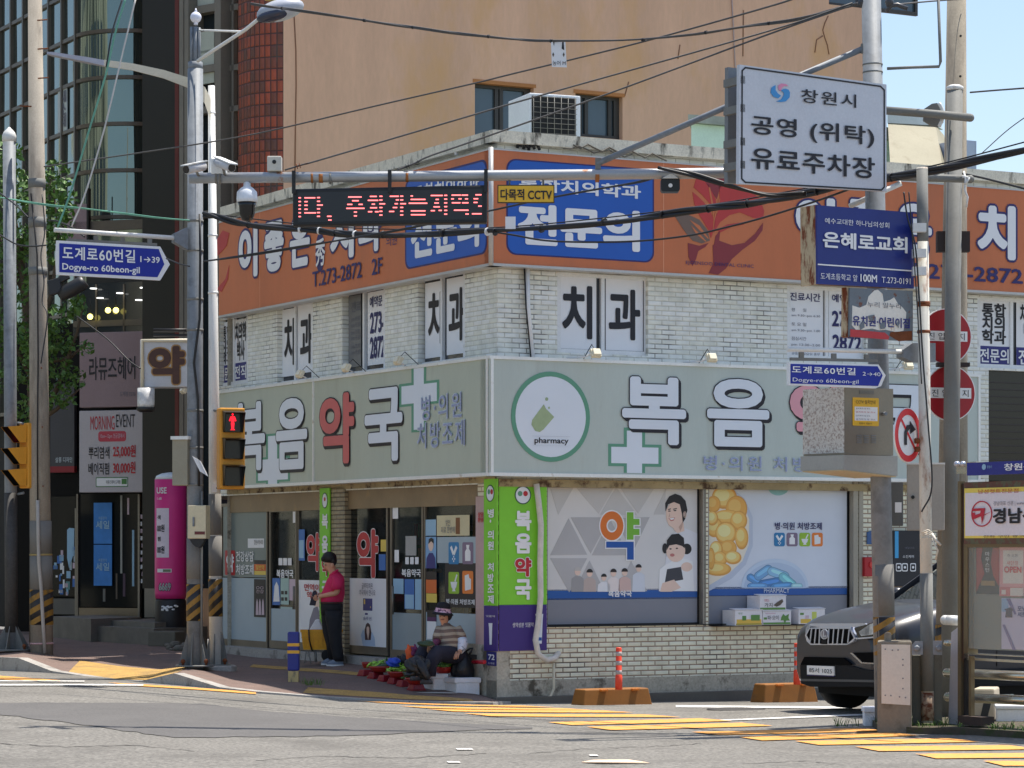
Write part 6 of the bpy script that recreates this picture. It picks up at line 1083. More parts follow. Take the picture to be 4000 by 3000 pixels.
def bullet(label, a, c, r_):
    a, c = V(a), V(c); t = thing('bullet_camera', label, 'camera', a.lerp(c, 0.5)); d = (c-a).normalized(); b = MB(); b.tube([a, c], r_, 12); b.build('body', mat('camera_grey', (176, 176, 178), 0.4), t); b = MB(); b.tube([c-d*0.02, c+d*0.012], r_*0.8, 12); b.build('lens', mat('camera_black', (22, 22, 24), 0.12), t); b = MB(); up = V((0, 0, r_*0.95)); b.box(a.lerp(c, 0.55)+up, (c-a)*0.6, V((-d.y, d.x, 0))*r_, V((0, 0, 0.006))); b.build('sunshield', pwt, t)
    b = MB(); b.tube([a.lerp(c, 0.4)-V((0, 0, r_*0.8)), V((a.lerp(c, 0.4).x, Yg, P(0, 690, Yg).z))], 0.015, 8); b.build('mount', galvd, t)
bullet('grey bullet camera pointing left at the left end of the arm', P(795, 648, Yg-0.1), P(728, 662, Yg-0.3), 0.052); bullet('grey bullet camera pointing right at the left end of the arm', P(850, 632, Yg-0.1), P(905, 655, Yg-0.35), 0.052)
b = MB(); FP(P(850, 640, Yg)).rect(b, 824, 618, 884, 680, 0.05, 0.12); b.build('camera_box', pwt, label='small white junction box between the two bullet cameras', cat='junction box', bevel=0.01)
t = thing('sensor_box', 'square pale sensor box with a round black hole on the arm', 'sensor', P(1071, 670, Yg)); q_ = FP(P(1071, 640, Yg)); b = MB(); q_.rect(b, 1043, 609, 1099, 668, 0.05, 0.14); b.build('case', mat('sensor_ivory', (188, 184, 172), 0.5), t, bevel=0.01); b = MB(); q_.disc(b, 1071, 632, S(8, Yg), 0.056, 0.006, 18); b.build('lens', sig_k, t)
t = thing('horn_speaker', 'black horn speaker with a white hood under the arm near the diagonal brace', 'speaker', P(2618, 750, Yg)); q_ = FP(P(2618, 720, Yg-0.05)); b = MB(); q_.rrect(b, 2582, 694, 2656, 748, 0.0, 0.03, 0.16); b.build('horn', sig_k, t); b = MB(); q_.disc(b, 2619, 724, S(8, Yg), 0.012, 0.01, 14); b.build('driver', lw, t); b = MB(); q_.shape(b, [(2586, 696), (2616, 680), (2626, 680), (2650, 696)], 0.03, 0.2); b.build('hood', pwt, t)
t = thing('cctv_sign', 'small yellow sign with black lettering hung under the arm near the blue panel', 'sign', P(2055, 792, Yg)); q_ = FP(P(2055, 760, Yg-0.05)); b = MB(); q_.rect(b, 1943, 722, 2166, 793, 0, 0.03); b.build('border', plain('cctv_edge', (60, 50, 24)), t); b = MB(); q_.rect(b, 1947, 726, 2162, 789, 0.004, 0.004); b.build('panel', mat('cctv_yellow', (214, 168, 40), 0.45, var=0.05), t); m_ = Multi('lettering', t); text(m_, q_, '다목적 CCTV', 1955, 738, 2156, 782, 0.004, ink, 0.025); b = MB(); b.tube([P(1990, 724, Yg), P(1990, 690, Yg)], 0.012, 6); b.tube([P(2122, 724, Yg), P(2122, 690, Yg)], 0.012, 6); b.build('hanger', galvd, t)
# big parking sign on its own arm
VD = (1.657, 1, 0); QP = PL(P(3180, 500, 28.9), V(VD)); QP.O.z = 0
t = thing('parking_sign', 'large pale grey public parking signboard with black Korean letters', 'sign', QP.at(3180, 725))
pk = mat('parking_grey', (186, 188, 194), 0.4, 0.1, var=0.05, scale=0.8); pk2 = mat('parking_edge', (118, 120, 122), 0.5, 0.3, var=0.1)
b = MB(); QP.shape(b, [(2889, 252), (3463, 330), (3463, 748), (2886, 718)], 0, 0.05); b.build('panel', pk, t); b = MB(); QP.shape(b, [(2845, 262), (3400, 335), (3400, 735), (2842, 715)], -0.30, 0.06); b.build('rear_panel', pk2, t)
m_ = Multi('lettering', t)
def frame_line(mo, pl, pts, wd, off, m):
    n = len(pts); q = MB()
    for i in range(n): 
        a, c = pl.uv(*pts[i], off), pl.uv(*pts[(i+1) % n], off); a, c = V((*a, 0)), V((*c, 0)); d = (c-a).normalized(); e = V((-d.y, d.x, 0))*wd/2; a -= d*wd*0.3; c += d*wd*0.3
        q.prism([pl.pt(p.x, p.y, off+0.0003*(i % 2)) for p in (a-e, c-e, c+e, a+e)], pl.n*-0.003)
    q.build('', m, mo)
frame_line(m_, QP, [(2912, 264), (3440, 337), (3455, 352), (3455, 730), (3444, 742), (2912, 712), (2898, 698), (2900, 276)], 0.016, 0.006, ink)
text(m_, QP, '창원시', 3130, 346, 3345, 422, 0.006, ink, 0.012, sp=1.2); text(m_, QP, '공영 (위탁)', 2935, 448, 3415, 580, 0.006, ink, 0.018, sp=1.1); text(m_, QP, '유료주차장', 2935, 572, 3418, 700, 0.006, ink, 0.018, sp=1.08)
b1 = plain('emblem_sky', (60, 134, 190)); b2 = plain('emblem_pink', (206, 130, 160))
for pts, m in (([(3030, 332), (3014, 342), (3011, 362), (3022, 378), (3040, 384), (3052, 374), (3040, 366), (3030, 352)], b1), ([(3086, 360), (3085, 380), (3070, 396), (3050, 399), (3032, 396), (3052, 388), (3062, 372), (3062, 362), (3050, 352), (3068, 346), (3080, 350)], b1), ([(3040, 334), (3052, 326), (3070, 328), (3080, 336), (3064, 336), (3054, 344), (3050, 356), (3042, 350)], b2)): q = MB(); QP.shape(q, pts, 0.008, 0.003); q.build('', m, m_)
b = MB()
for y in (320, 430, 560, 650): b.box(QP.at(2868, y, -0.15), V(QP.u)*0.03, QP.n*0.15, V((0, 0, 0.04)))
b.build('spacer', galvd, t)
# the thin rusty pole with the church sign, rusty nursery sign and street name
Yt = 29.2; tB = P(3624, 2822, Yt); tT = P(3602, 655, Yt)
TP = pole('rusty_pole', 'slim white pole streaked with rust carrying the church and kindergarten signs', tT, tB, S(22, Yt), S(25, Yt), rusty, zb=0)
band(TP, tT, tB, 2240, 2700, S(25.5, Yt), galvd, 'sleeve'); band(TP, tT, tB, 2704, 2815, S(25.5, Yt), mat('rust_flaky', (150, 130, 110), 0.9, var=0.1, c2=(96, 52, 30), thr=(0.45, 0.55), c2scale=8), 'rust_sleeve')
for y in (1178, 1186, 1290): band(TP, tT, tB, y, y+12, S(26, Yt), rust, 'clamp')
band(TP, tT, tB, 660, 1060, S(22.4, Yt), galvd, 'upper_sleeve')
QC = PL(P(3400, 950, Yt-0.25), V(VD)); QC.O.z = 0
t = thing('church_sign', 'deep blue church direction sign with white Korean letters on the rusty pole', 'sign', QC.at(3380, 1120)); b = MB(); QC.shape(b, [(3192, 801), (3566, 830), (3570, 1127), (3194, 1109)], 0, 0.03); b.build('panel', mat('church_blue', (22, 38, 112), 0.4, var=0.06), t)
b = MB(); QC.shape(b, [(3190, 799), (3200, 799), (3202, 1110), (3192, 1110)], -0.035, 0.28); b.build('side', mat('rust_side', (176, 158, 128), 0.8, c2=(110, 54, 26), thr=(0.46, 0.56), c2scale=9, c2stretch=3), t)
b = MB(); QC.shape(b, [(3200, 803), (3566, 832), (3570, 1124), (3202, 1106)], -0.04, 0.2); b.build('box', mat('rust_box', (100, 66, 44), 0.8, var=0.2), t)
m_ = Multi('lettering', t); text(m_, QC, '예수교대한 하나님의성회', 3222, 850, 3474, 892, 0.004, lw, 0.012); text(m_, QC, '은혜로교회', 3214, 902, 3545, 990, 0.004, lw, 0.03); q = MB(); QC.shape(q, [(3195, 1030), (3568, 1056), (3568, 1061), (3195, 1035)], 0.008, 0.003); q.build('', lw, m_); text(m_, QC, '도계초등학교 앞', 3205, 1064, 3350, 1100, 0.004, lw, 0.015); text(m_, QC, '100M', 3361, 1070, 3426, 1104, 0.004, lw, 0.025); text(m_, QC, 'T.273-0191', 3444, 1080, 3557, 1112, 0.004, lw, 0.02)
for y, s_ in ((890, 1), (990, 1), (1060, 0)): b = MB(); b.box(P(3590, y, Yt-0.1), (0.07, 0, 0), (0, 0.05, 0), (0, 0, 0.045)); b.build('mount', pwt, t)
t = thing('kindergarten_sign', 'small peeling rusty sign with faded letters below the blue church sign', 'sign', QC.at(3440, 1330)); b = MB(); QC.shape(b, [(3320, 1124), (3566, 1136), (3566, 1332), (3318, 1316)], 0.0, 0.025); b.build('panel', mat('rusted_panel', (104, 112, 118), 0.7, var=0.1, c2=(110, 58, 28), thr=(0.58, 0.66), c2scale=9), t)
m_ = Multi('peeling_face', t); pf = mat('peel_white', (212, 208, 198), 0.6, var=0.05, c2=(180, 120, 60), thr=(0.58, 0.68), c2scale=7, c2stretch=4)
def gk(x, y): return (3000+x/2.212, 750+y/2.212)
q = MB(); QC.shape(q, [gk(*p) for p in ((730, 980), (790, 1000), (850, 975), (870, 900), (920, 850), (950, 845), (990, 880), (1000, 950), (1060, 930), (1090, 910), (1120, 960), (1165, 1000), (1195, 1040), (1190, 1110), (1170, 1200), (1100, 1210), (1020, 1190), (960, 1195), (900, 1180), (830, 1190), (760, 1190), (725, 1150))], 0.004, 0.003); q.build('', pf, m_)
q = MB(); QC.shape(q, [gk(*p) for p in ((712, 1185), (1010, 1215), (1050, 1250), (1040, 1275), (712, 1250))], 0.005, 0.003); q.build('', plain('peel_red', (176, 52, 56)), m_); q = MB(); QC.shape(q, [gk(*p) for p in ((1060, 1210), (1245, 1200), (1245, 1280), (1130, 1290), (1050, 1240))], 0.005, 0.003); q.build('', rust, m_)
text(m_, QC, '누리 일누리', *gk(860, 945), *gk(1150, 1012), 0.003, grey_ink, 0.02); text(m_, QC, '유치원·어린이집', *gk(730, 1065), *gk(1225, 1180), 0.003, navy2, 0.03)
for pts in (((790, 1150), (830, 1110), (835, 1170), (800, 1190)), ((865, 1070), (920, 1060), (925, 1100), (890, 1120)), ((965, 1140), (1010, 1120), (1015, 1180), (975, 1185)), ((1110, 1140), (1130, 1110), (1130, 1180))): q = MB(); QC.shape(q, [gk(*p) for p in pts], 0.015, 0.002); q.build('', MC['rusted_panel'], m_)
b = MB(); QC.shape(b, [(3306, 1122), (3318, 1122), (3316, 1318), (3304, 1314)], -0.03, 0.08); b.build('side', MC['rust_side'], t)
QS = PL(P(3300, 1450, Yt-0.3), V(UD)); QS.O.z = 0
street_sign('blue street name sign pointing right, numbered 2 to 40, on the rusty pole', QS, [(3083, 1415), (3432, 1424), (3460, 1466), (3442, 1508), (3420, 1517), (3083, 1504)], [(3089, 1421), (3428, 1431), (3448, 1466), (3430, 1508), (3089, 1498)], [(3075, 1364), (3530, 1374)], [(3133, 1375, 1400), (3260, 1380, 1402), (3388, 1384, 1408)], ('도계로60번길', 3093, 1428, 3342, 1466), ('2→40', 3369, 1452, 3440, 1470), ('Dogye-ro 60beon-gil', 3096, 1474, 3354, 1504), [(3090, 1396), (3430, 1404), (3430, 1414), (3090, 1408)], [(3528, 1366), (3565, 1340), (3655, 1340), (3655, 1414), (3565, 1414), (3528, 1395)])
QN = PL(P(3545, 1700, Yt-0.12), V((0.6, 0.8, 0))); QN.O.z = 0
t = thing('no_right_turn_sign', 'round red ringed no right turn sign on the rusty pole, turned sideways', 'traffic sign', QN.at(3548, 1808)); r_ = S(107, Yt); b = MB(); QN.disc(b, 3548, 1700, r_, 0, 0.02); b.build('plate', mat('sign_face_white', (216, 216, 214), 0.4, var=0.02), t)
m_ = Multi('symbol', t); sr = plain('sign_red', (196, 30, 40)); q = MB(); QN.disc(q, 3548, 1700, r_*0.97, 0.006, 0.004, 40, r_*0.74); q.build('', sr, m_); u_, v_ = QN.uv(3548, 1700)
def qn(lst, m, o): q = MB(); q.prism([QN.pt(u_+x*r_, v_+y*r_, o) for x, y in lst], QN.n*-0.003); q.build('', m, m_)
qn([(-.55, .5), (-.48, .57), (.57, -.5), (.5, -.57)], sr, 0.006); qn([(-.33, -.36), (-.15, -.36), (-.15, .1), (.1, .25), (.1, .05), (.5, .22), (.08, .52), (.08, .38), (-.15, .36), (-.33, .1)], ink, 0.010)
b = MB(); b.tube([P(3575, 1722, Yt-0.02), P(3600, 1722, Yt)], 0.03); b.tube([P(3575, 1755, Yt-0.02), P(3600, 1755, Yt)], 0.03); b.build('mount', rust, t)
# surveillance cabinet on the cantilever pole
QB = PL(P(3298, 1650, Yg-0.45), V((0.86, 0.5, 0))); QB.O.z = 0; cl = QB.O.copy()
t = thing('cctv_cabinet', 'steel surveillance cabinet with a yellow notice and a blistered side on the right pole', 'control cabinet', QB.at(3390, 1870)); u0, v1 = QB.uv(3299, 1512); u1, v0 = QB.uv(3489, 1780); sd_ = V((-0.62, 0.78, 0))*0.62
b = MB(); A = [QB.pt(u0, v0), QB.pt(u1, v0), QB.pt(u1, v0)+sd_, QB.pt(u0, v0)+sd_]; b.prism(A, (0, 0, v1-v0)); b.build('body', mat('cabinet_steel', (126, 118, 106), 0.35, 0.5, var=0.08), t)
b = MB(); nn_ = V((-0.78, -0.62, 0)); b.prism([QB.pt(u0, v0+0.02)+nn_*0.004, QB.pt(u0, v0+0.02)+sd_+nn_*0.004, QB.pt(u0, v1)+sd_+nn_*0.004, QB.pt(u0, v1)+nn_*0.004], nn_*0.006); b.build('side_panel', mat('blistered', (196, 192, 184), 0.7, var=0.1, fine=0.1, fscale=60, c2=(150, 136, 126), thr=(0.48, 0.6), c2scale=38, bump=0.6, bscale=40), t)
b = MB(); e_ = 0.05; A = [QB.pt(u0-e_, v0-0.16, e_)+nn_*0.0, QB.pt(u1+e_*0.4, v0-0.22, e_), QB.pt(u1+e_*0.4, v0-0.005, e_), QB.pt(u0-e_, v0-0.005, e_)]; b.prism(A, sd_*1.05); b.build('shelf', mat('shelf_steel', (150, 150, 146), 0.45, 0.3, var=0.08), t)
b = MB(); b.prism([QB.pt(u0-e_, v0-0.162, e_), QB.pt(u1, v0-0.222, e_), QB.pt(u1, v0-0.222, e_)+sd_, QB.pt(u0-e_, v0-0.162, e_)+sd_], (0, 0, -0.01)); b.build('underside', mat('shelf_beige', (176, 160, 126), 0.6), t)
m_ = Multi('notice', t); q = MB(); QB.rrect(q, 3331, 1552, 3433, 1665, 0.006, 0.012, 0.004); q.build('', MC['cctv_yellow'], m_); text(m_, QB, 'CCTV 설치안내', 3343, 1561, 3420, 1580, 0.004, ink, 0.03); q = MB(); QB.rect(q, 3339, 1588, 3428, 1645, 0.009, 0.003); q.build('', lw, m_)
for i in range(4): text(m_, QB, '설치목적 및 장소', 3343, 1592+i*14, 3400+(i % 2)*20, 1600+i*14, 0.006, red_ink if i == 1 else grey_ink, 0.01)
text(m_, QB, '창원시 의창구', 3356, 1650, 3406, 1659, 0.004, ink, 0.01)
b = MB()
for x in (3348, 3376, 3404):
    for k in range(5): QB.rect(b, x, 1700+k*7, x+18, 1703+k*7, 0.01, 0.01)
b.build('vent_slot', galv, t); b = MB(); QB.rect(b, 3358, 1524, 3414, 1540, 0.006, 0.006); b.build('plate', galvd, t); b = MB(); b.lathe(QB.at(3455, 1616, 0.02), [(0.02, -0.02), (0.02, 0.03)], 10, QB.n); b.build('lock', galv, t)
QE = PL(P(3600, 1950, Yg+0.35), V((1, -0.14, 0))); QE.O.z = 0
t = cabinet('tall grey electrical box behind the slim rusty pole with a keyhole', QE, 3542, 1812, 3690, 2072, 0.25, mat('elec_box', (156, 150, 142), 0.5, 0.15, var=0.1)); b = MB(); QE.rect(b, 3540, 1808, 3692, 1814, 0.02, 0.28); b.build('lid', pwt, t); b = MB(); b.lathe(QE.at(3566, 1942, 0.01), [(0.02, -0.01), (0.02, 0.02)], 10, QE.n); b.build('lock', sig_k, t)
t = cabinet('dark grey meter box between the galvanised pole and the electrical box', QE, 3478, 1884, 3528, 2054, 0.2, mat('meter_box', (92, 92, 90), 0.5, 0.2), off=0.02); b = MB(); QE.rect(b, 3496, 1962, 3522, 2002, 0.03, 0.006); b.build('label', paper, t)
# concrete pole and galvanised pole at the right edge with two no entry discs
Yc2 = 31.2; kB = P(3716, 2760, Yc2); kT = P(3737, -60, Yc2); KP = pole('utility_pole', 'thick brownish concrete utility pole behind a galvanised pole on the far right', kT, kB, S(37, Yc2), S(68, Yc2), pconc2)
stripes(KP, kT, kB, 2440, 2560, S(64, Yc2), 24, 1, 2); b = MB()
for y in (148, 305): b.lathe(on(kT, kB, y)+V((0.03, -S(39, Yc2), 0)), [(0.014, 0), (0.014, 0.01)], 8, (0, -1, 0))
b.build('bolt_hole', sig_k, KP)
Yd = 30.6; dB = P(3706, 2760, Yd); dT = P(3730, 350, Yd); DP = pole('sign_pole', 'galvanised pole with a flat cap in front of the concrete pole, far right', dT, dB, S(31, Yd), S(33, Yd), galvd); b = MB(); b.lathe(dT, [(S(33, Yd), -0.01), (S(33, Yd), 0.03), (S(20, Yd), 0.05)], 18); b.build('cap', pwt, DP)
b = MB(); b.tube([P(3440, 430, Yd-0.25), P(3655, 446, Yd-0.25), P(3790, 460, Yd-0.25)], S(16, Yd), 14); b.ell(P(3790, 460, Yd-0.25), S(16, Yd), S(16, Yd), S(16, Yd)); b.build('arm', galvd, DP); b = MB(); b.tube([P(3440, 688, Yd-0.25), P(3790, 700, Yd-0.25)], S(15, Yd), 14); b.ell(P(3790, 700, Yd-0.25), S(16, Yd), S(16, Yd), S(16, Yd)); b.build('arm', galvd, DP)
b = MB(); q_ = FP(P(3700, 450, Yd-0.1)); q_.shape(b, [(3610, 425), (3640, 405), (3660, 402), (3685, 420), (3690, 445), (3685, 480), (3665, 496), (3640, 490), (3608, 470)], 0.02, 0.06); b.build('flange', galvd, DP); b = MB(); b.tube([P(3668+16*math.sin(k/10*math.pi), 402+k*9.2, Yd-0.2) for k in range(11)], 0.02, 8); b.build('u_bolt', pwt, DP)
for y, lab in ((1314, 'upper round red no entry disc half hidden by the galvanised pole'), (1536, 'lower round red no entry disc half hidden by the galvanised pole')):
    cx = 3697 if y < 1400 else 3712; q_ = PL(P(cx, y, Yd+0.2), V((0.95, 0.3, 0))); q_.O.z = 0; t = thing('no_entry_sign', lab, 'traffic sign', q_.at(cx, y+108)); r_ = S(110, Yd); b = MB(); q_.disc(b, cx, y, r_, 0, 0.02); b.build('plate', MC['sign_face_white'], t); m_ = Multi('symbol', t); q = MB(); q_.disc(q, cx, y, r_*0.965, 0.004, 0.003); q.build('', mat('no_entry_red', (150, 20, 30), 0.4, var=0.05), m_); q = MB(); q_.rect(q, cx-90, y-23, cx+82, y+21, 0.008, 0.003); q.build('', MC['sign_face_white'], m_); text(m_, q_, '진 입 금 지', cx-72, y-16, cx+72, y+16, 0.006, ink, 0.015)
b = MB(); 
for y in (945, 1425): b.box(P(3722, y, Yd+0.1), (S(64, Yd), 0, 0), (0, 0.06, 0), (0, 0, S(40 if y < 1000 else 8, Yd)))
b.build('sign_clamp', mat('clamp_black', (40, 28, 24), 0.6), DP)
# power bracket and loose wire at the top right
b = MB(); b.tube([P(3465, 268, Yg), P(3560, 263, Yg), P(3668, 260, Yg), P(3674, 240, Yg), P(3664, -40, Yg)], S(6, Yg), 8); b.build('bracket_pipe', galvd, CT)
b = MB(); b.tube([P(3384, 50, Yg), P(3372, 20, Yg), P(3350, 14, Yg)], 0.03, 8); b.tube([P(3462, 45, Yg), P(3480, 22, Yg), P(3505, 18, Yg), P(3545, 34, Yg)], 0.025, 8); b.lathe(P(3370, 8, Yg), [(0.03, -0.05), (0.05, 0), (0.03, 0.05)], 10); b.lathe(P(3474, 8, Yg), [(0.03, -0.05), (0.05, 0), (0.03, 0.05)], 10); b.build('insulator', mat('insulator_dark', (60, 60, 62), 0.4), CT)
# ------------------------------------------------------------------ street furniture
c = G(1147, 2694); Yb = c.y; r_ = S(23, Yb); zz = lambda y: P(0, y, Yb).z
t = thing('bollard', 'square blue bollard with two yellow bands and a worn pale foot at the kerb', 'bollard', c); 
def sqp(b, y0, y1, w): b.aab(c.x-w, c.x+w, c.y-w, c.y+w, zz(y1), zz(y0))
b = MB(); sqp(b, 2468, 2620, r_*0.98); b.build('post', mat('bollard_blue', (34, 44, 120), 0.45, var=0.1), t, bevel=0.02); b = MB(); sqp(b, 2620, 2692, r_*0.86); b.build('foot', mat('bollard_foot', (176, 154, 104), 0.7, var=0.15, c2=(90, 84, 80), thr=(0.52, 0.62), c2scale=9, c2stretch=3), t)
b = MB(); sqp(b, 2512, 2524, r_*1.01); sqp(b, 2540, 2552, r_*1.01); b.build('band', mat('band_yellow', (214, 160, 50), 0.5), t); b = MB(); b.lathe(c-V((0, 0, 0.02)), [(r_*1.5, 0), (r_*1.4, 0.06), (r_*1.1, 0.09)], 16); b.build('flange', mat('flange_grey', (110, 108, 104), 0.7), t)
def delineator(label, x, y0, y1, w, Yd_):
    base = P(x, y1, Yd_); t = thing('delineator_post', label, 'delineator', base); h = P(0, y0, Yd_).z-base.z; r_ = S(w/2, Yd_); b = MB(); b.lathe(base, [(r_*1.15, 0), (r_*1.1, h*0.33), (r_*0.95, h*0.34), (r_*0.92, h*0.98), (r_*0.8, h)], 18); b.build('post', mat('delineator_orange', (214, 64, 36), 0.5, var=0.06, scale=5), t)
    b = MB()
    for f in (0.36, 0.58, 0.80): b.lathe(base, [(r_*0.99, h*f), (r_*0.99, h*(f+0.1))], 18)
    b.build('reflective_band', mat('band_grey', (160, 150, 146), 0.5, var=0.1), t)
def wblock(label, x0, x1, y0, y1, Yd_):
    p = P(x0, y1, Yd_); q = P(x1, y1, Yd_+S(x1-x0, Yd_)*0.5); h = P(0, y0, Yd_).z-p.z; d = UR*((q.x-p.x)/UR.x); pr_ = -R.n*0.36; t = thing('wheel_block', label, 'kerb block', p+d*0.5); b = MB(); e = 0.05
    lo = [p-V((0, 0, .08)), p+d-V((0, 0, .08)), p+d+pr_-V((0, 0, .08)), p+pr_-V((0, 0, .08))]; hi = [p+UR*e+pr_*0.12+V((0, 0, h)), p+d-UR*e+pr_*0.12+V((0, 0, h)), p+d-UR*e+pr_*0.88+V((0, 0, h)), p+UR*e+pr_*0.88+V((0, 0, h))]
    b.loft([lo, hi], True, False); b.build('block', mat('block_ochre', (130, 82, 26), 0.7, var=0.12, scale=3, c2=(110, 76, 40), thr=(0.58, 0.7), c2scale=4), t, bevel=0.015)
    b = MB()
    for f in (0.3, 0.75): b.box(p+d*f+R.n*-0.02+V((0, 0, h*0.93)), UR*0.05, R.n*0.03, V((0, 0, 0.012)))
    b.build('reflector', mat('reflector_orange', (226, 120, 40), 0.3), t); return p, d, h
wblock('ochre concrete parking block before the pharmacy window holding a complete orange post', 2278, 2553, 2695, 2752, 36.6); delineator('orange plastic post with three grey bands standing clear before the cream wall', 2417, 2529, 2694, 25, 36.75)
wblock('ochre concrete parking block partly hidden behind the front of the dark car', 2984, 3200, 2674, 2731, 37.9); delineator('orange plastic post with grey bands beside the front bumper of the dark car', 3113, 2512, 2674, 24, 38.0)
# produce cartons on the sill
cart = mat('carton_white', (206, 204, 206), 0.6, var=0.06); pgr = plain('print_leaf', (84, 128, 62)); pyl = plain('print_yellow', (204, 170, 70)); pbr = plain('print_brown', (120, 64, 60))
def carton(label, x0, xm, x1, y0, y1, txt, deco):
    off = 0.2; A = R.at(xm, y1, off); u0 = R.uv(xm, y1, off)[0]; u1 = R.uv(x1, y1, off)[0]; v0 = A.z; v1 = R.uv(xm, y0, off)[1]
    t = thing('produce_carton', label, 'carton', R.pt((u0+u1)/2, v0, off-0.12)); dp = V((-0.60, 0.80, 0))*0.27; b = MB(); b.prism([R.pt(u0, v0, off), R.pt(u1, v0, off), R.pt(u1, v0, off)+dp, R.pt(u0, v0, off)+dp], (0, 0, v1-v0)); b.build('box', cart, t)
    b = MB(); b.prism([R.pt(u0-.01, v1+.004, off+.01), R.pt(u1+.01, v1+.004, off+.01), R.pt(u1+.01, v1+.02, off-.14), R.pt(u0-.01, v1+.02, off-.14)], (0, 0, 0.006)); b.build('flap', cart, t)
    m_ = Multi('print', t)
    for q in deco: b = MB(); x0_, y0_, x1_, y1_ = q[:4]; R.rect(b, x0_, y0_, x1_, y1_, off+0.003+0.002*(q[5] if len(q) > 5 else 0), 0.002); b.build('', q[4], m_)
    for q in txt: text(m_, R, q[0], *q[1:5], off+0.002, q[5], 0.02)
    return t, m_, off
t, m_, o_ = carton('open white produce carton with yellow fruit print, leftmost on the sill', 2816, 2872, 2977, 2384, 2444, [('싱싱', 2884, 2392, 2900, 2400, pgr)], [(2878, 2420, 2974, 2438, pyl), (2900, 2406, 2915, 2424, pgr, 1), (2934, 2402, 2968, 2424, pgr, 1), (2876, 2436, 2976, 2441, plain('print_olive', (150, 140, 60)), 1)])
t, m_, o_ = carton('white produce carton printed with green leaves, in the middle of the sill row', 2974, 2980, 3090, 2388, 2441, [('파·오이', 2998, 2404, 3042, 2422, ink)], [(2982, 2432, 3088, 2438, pgr), (2984, 2412, 2996, 2420, pgr), (2990, 2394, 3030, 2398, lg)])
b = MB(); R.shape(b, [(3052, 2412), (3060, 2398), (3068, 2406), (3082, 2398), (3080, 2414), (3086, 2424), (3072, 2424), (3066, 2434), (3060, 2422), (3050, 2424)], o_+0.006, 0.002); b.build('', pgr, m_)
t, m_, o_ = carton('open white produce carton behind the car bonnet, rightmost on the sill', 3090, 3120, 3222, 2380, 2438, [], [(3128, 2418, 3168, 2434, pyl), (3126, 2394, 3140, 2402, pgr), (3146, 2404, 3160, 2416, lg), (3172, 2390, 3190, 2420, plain('print_lime', (180, 190, 90)))])
t, m_, o_ = carton('white carton with an eggplant picture stacked on top of the sill row', 2932, 2968, 3070, 2328, 2386, [('가지', 2986, 2355, 3018, 2372, ink), ('맛있는', 2986, 2340, 3006, 2350, red_ink)], [(2970, 2374, 3068, 2381, pgr)])
b = MB(); R.shape(b, [(3022, 2364), (3036, 2352), (3056, 2340), (3060, 2350), (3048, 2364), (3034, 2370)], o_+0.006, 0.002); b.build('', pbr, m_)
# ------------------------------------------------------------------ dark SUV
Wf = P(3283, 2765, 33.5); NR = R.n; O = Wf-UR*0.64+NR*0.80; O.z = Wf.z
def W(l, w, z): return O+UR*l+NR*w+V((0, 0, z))
SUV = thing('parked_suv', 'dark grey SUV with a chrome barred grille parked nose first beside the pharmacy wall', 'car', W(2.3, 0, 0))
cpaint = mat('car_paint', (44, 47, 54), 0.32, 0.0, var=0.03, fine=0, coat=0.35, spec=0.35); cpl = mat('car_plastic', (28, 29, 31), 0.75, var=0.05, spec=0.2); chrome = mat('chrome', (176, 182, 194), 0.2, 0.45, var=0, fine=0); cgl = mat('car_glass', (22, 26, 28), 0.03, var=0, fine=0, spec=0.9); tyre = mat('tyre', (24, 24, 25), 0.85, var=0.1, scale=10); rimm = mat('alloy', (150, 152, 156), 0.25, 0.8, var=0, fine=0)
def ring(l, hb, hm, ht, z0, zs, zt): 
    h = [(hb, z0), (hm, z0+0.10), (hm, zs-0.10), (hm*0.985, zs), (ht, zt-0.05), (ht*0.82, zt-0.012), (ht*0.4, zt)]
    return [W(l, w, z) for w, z in h]+[W(l, -w, z) for w, z in h[::-1]]
b = MB(); b.loft([ring(-0.03, .70, .75, .66, .38, .84, .95), ring(0.02, .76, .82, .74, .35, .88, 1.02), ring(.12, .82, .89, .80, .33, .91, 1.06), ring(.28, .88, .945, .85, .31, .97, 1.13), ring(.6, .9, .96, .87, .31, 1.02, 1.21), ring(1.0, .9, .965, .88, .31, 1.07, 1.28), ring(1.4, .9, .965, .89, .31, 1.1, 1.32), ring(1.55, .9, .965, .91, .31, 1.12, 1.31), ring(3.0, .9, .965, .91, .31, 1.13, 1.31), ring(4.4, .9, .96, .89, .33, 1.12, 1.32), ring(4.72, .84, .92, .82, .40, 1.05, 1.26), ring(4.82, .74, .84, .7, .46, .9, 1.0)]); b.build('body', cpaint, SUV)
def box_ring(z, l0, l1, hw, r=0.12): return [W(l0, hw-r, z), W(l0+r, hw, z), W(l1-r, hw, z), W(l1, hw-r, z), W(l1, -hw+r, z), W(l1-r, -hw, z), W(l0+r, -hw, z), W(l0, -hw+r, z)]
b = MB(); b.loft([box_ring(1.28, 1.38, 4.62, .89), box_ring(1.79, 2.15, 4.35, .71), box_ring(1.83, 2.22, 4.3, .69)], True, False); b.build('windows', cgl, SUV)
b = MB(); b.loft([box_ring(1.835, 2.18, 4.36, .70), box_ring(1.87, 2.3, 4.25, .65), box_ring(1.895, 2.6, 4.0, .5)], True, True); 
for s_ in (1, -1):
    b.prism([W(1.36, s_*.90, 1.29), W(1.5, s_*.90, 1.29), W(2.28, s_*.72, 1.83), W(2.16, s_*.72, 1.83)], NR*0.02*s_)
    b.tube([W(1.7, s_*.95, 1.33), W(1.62, s_*1.02, 1.35)], 0.03, 6)
b.build('roof', cpaint, SUV)
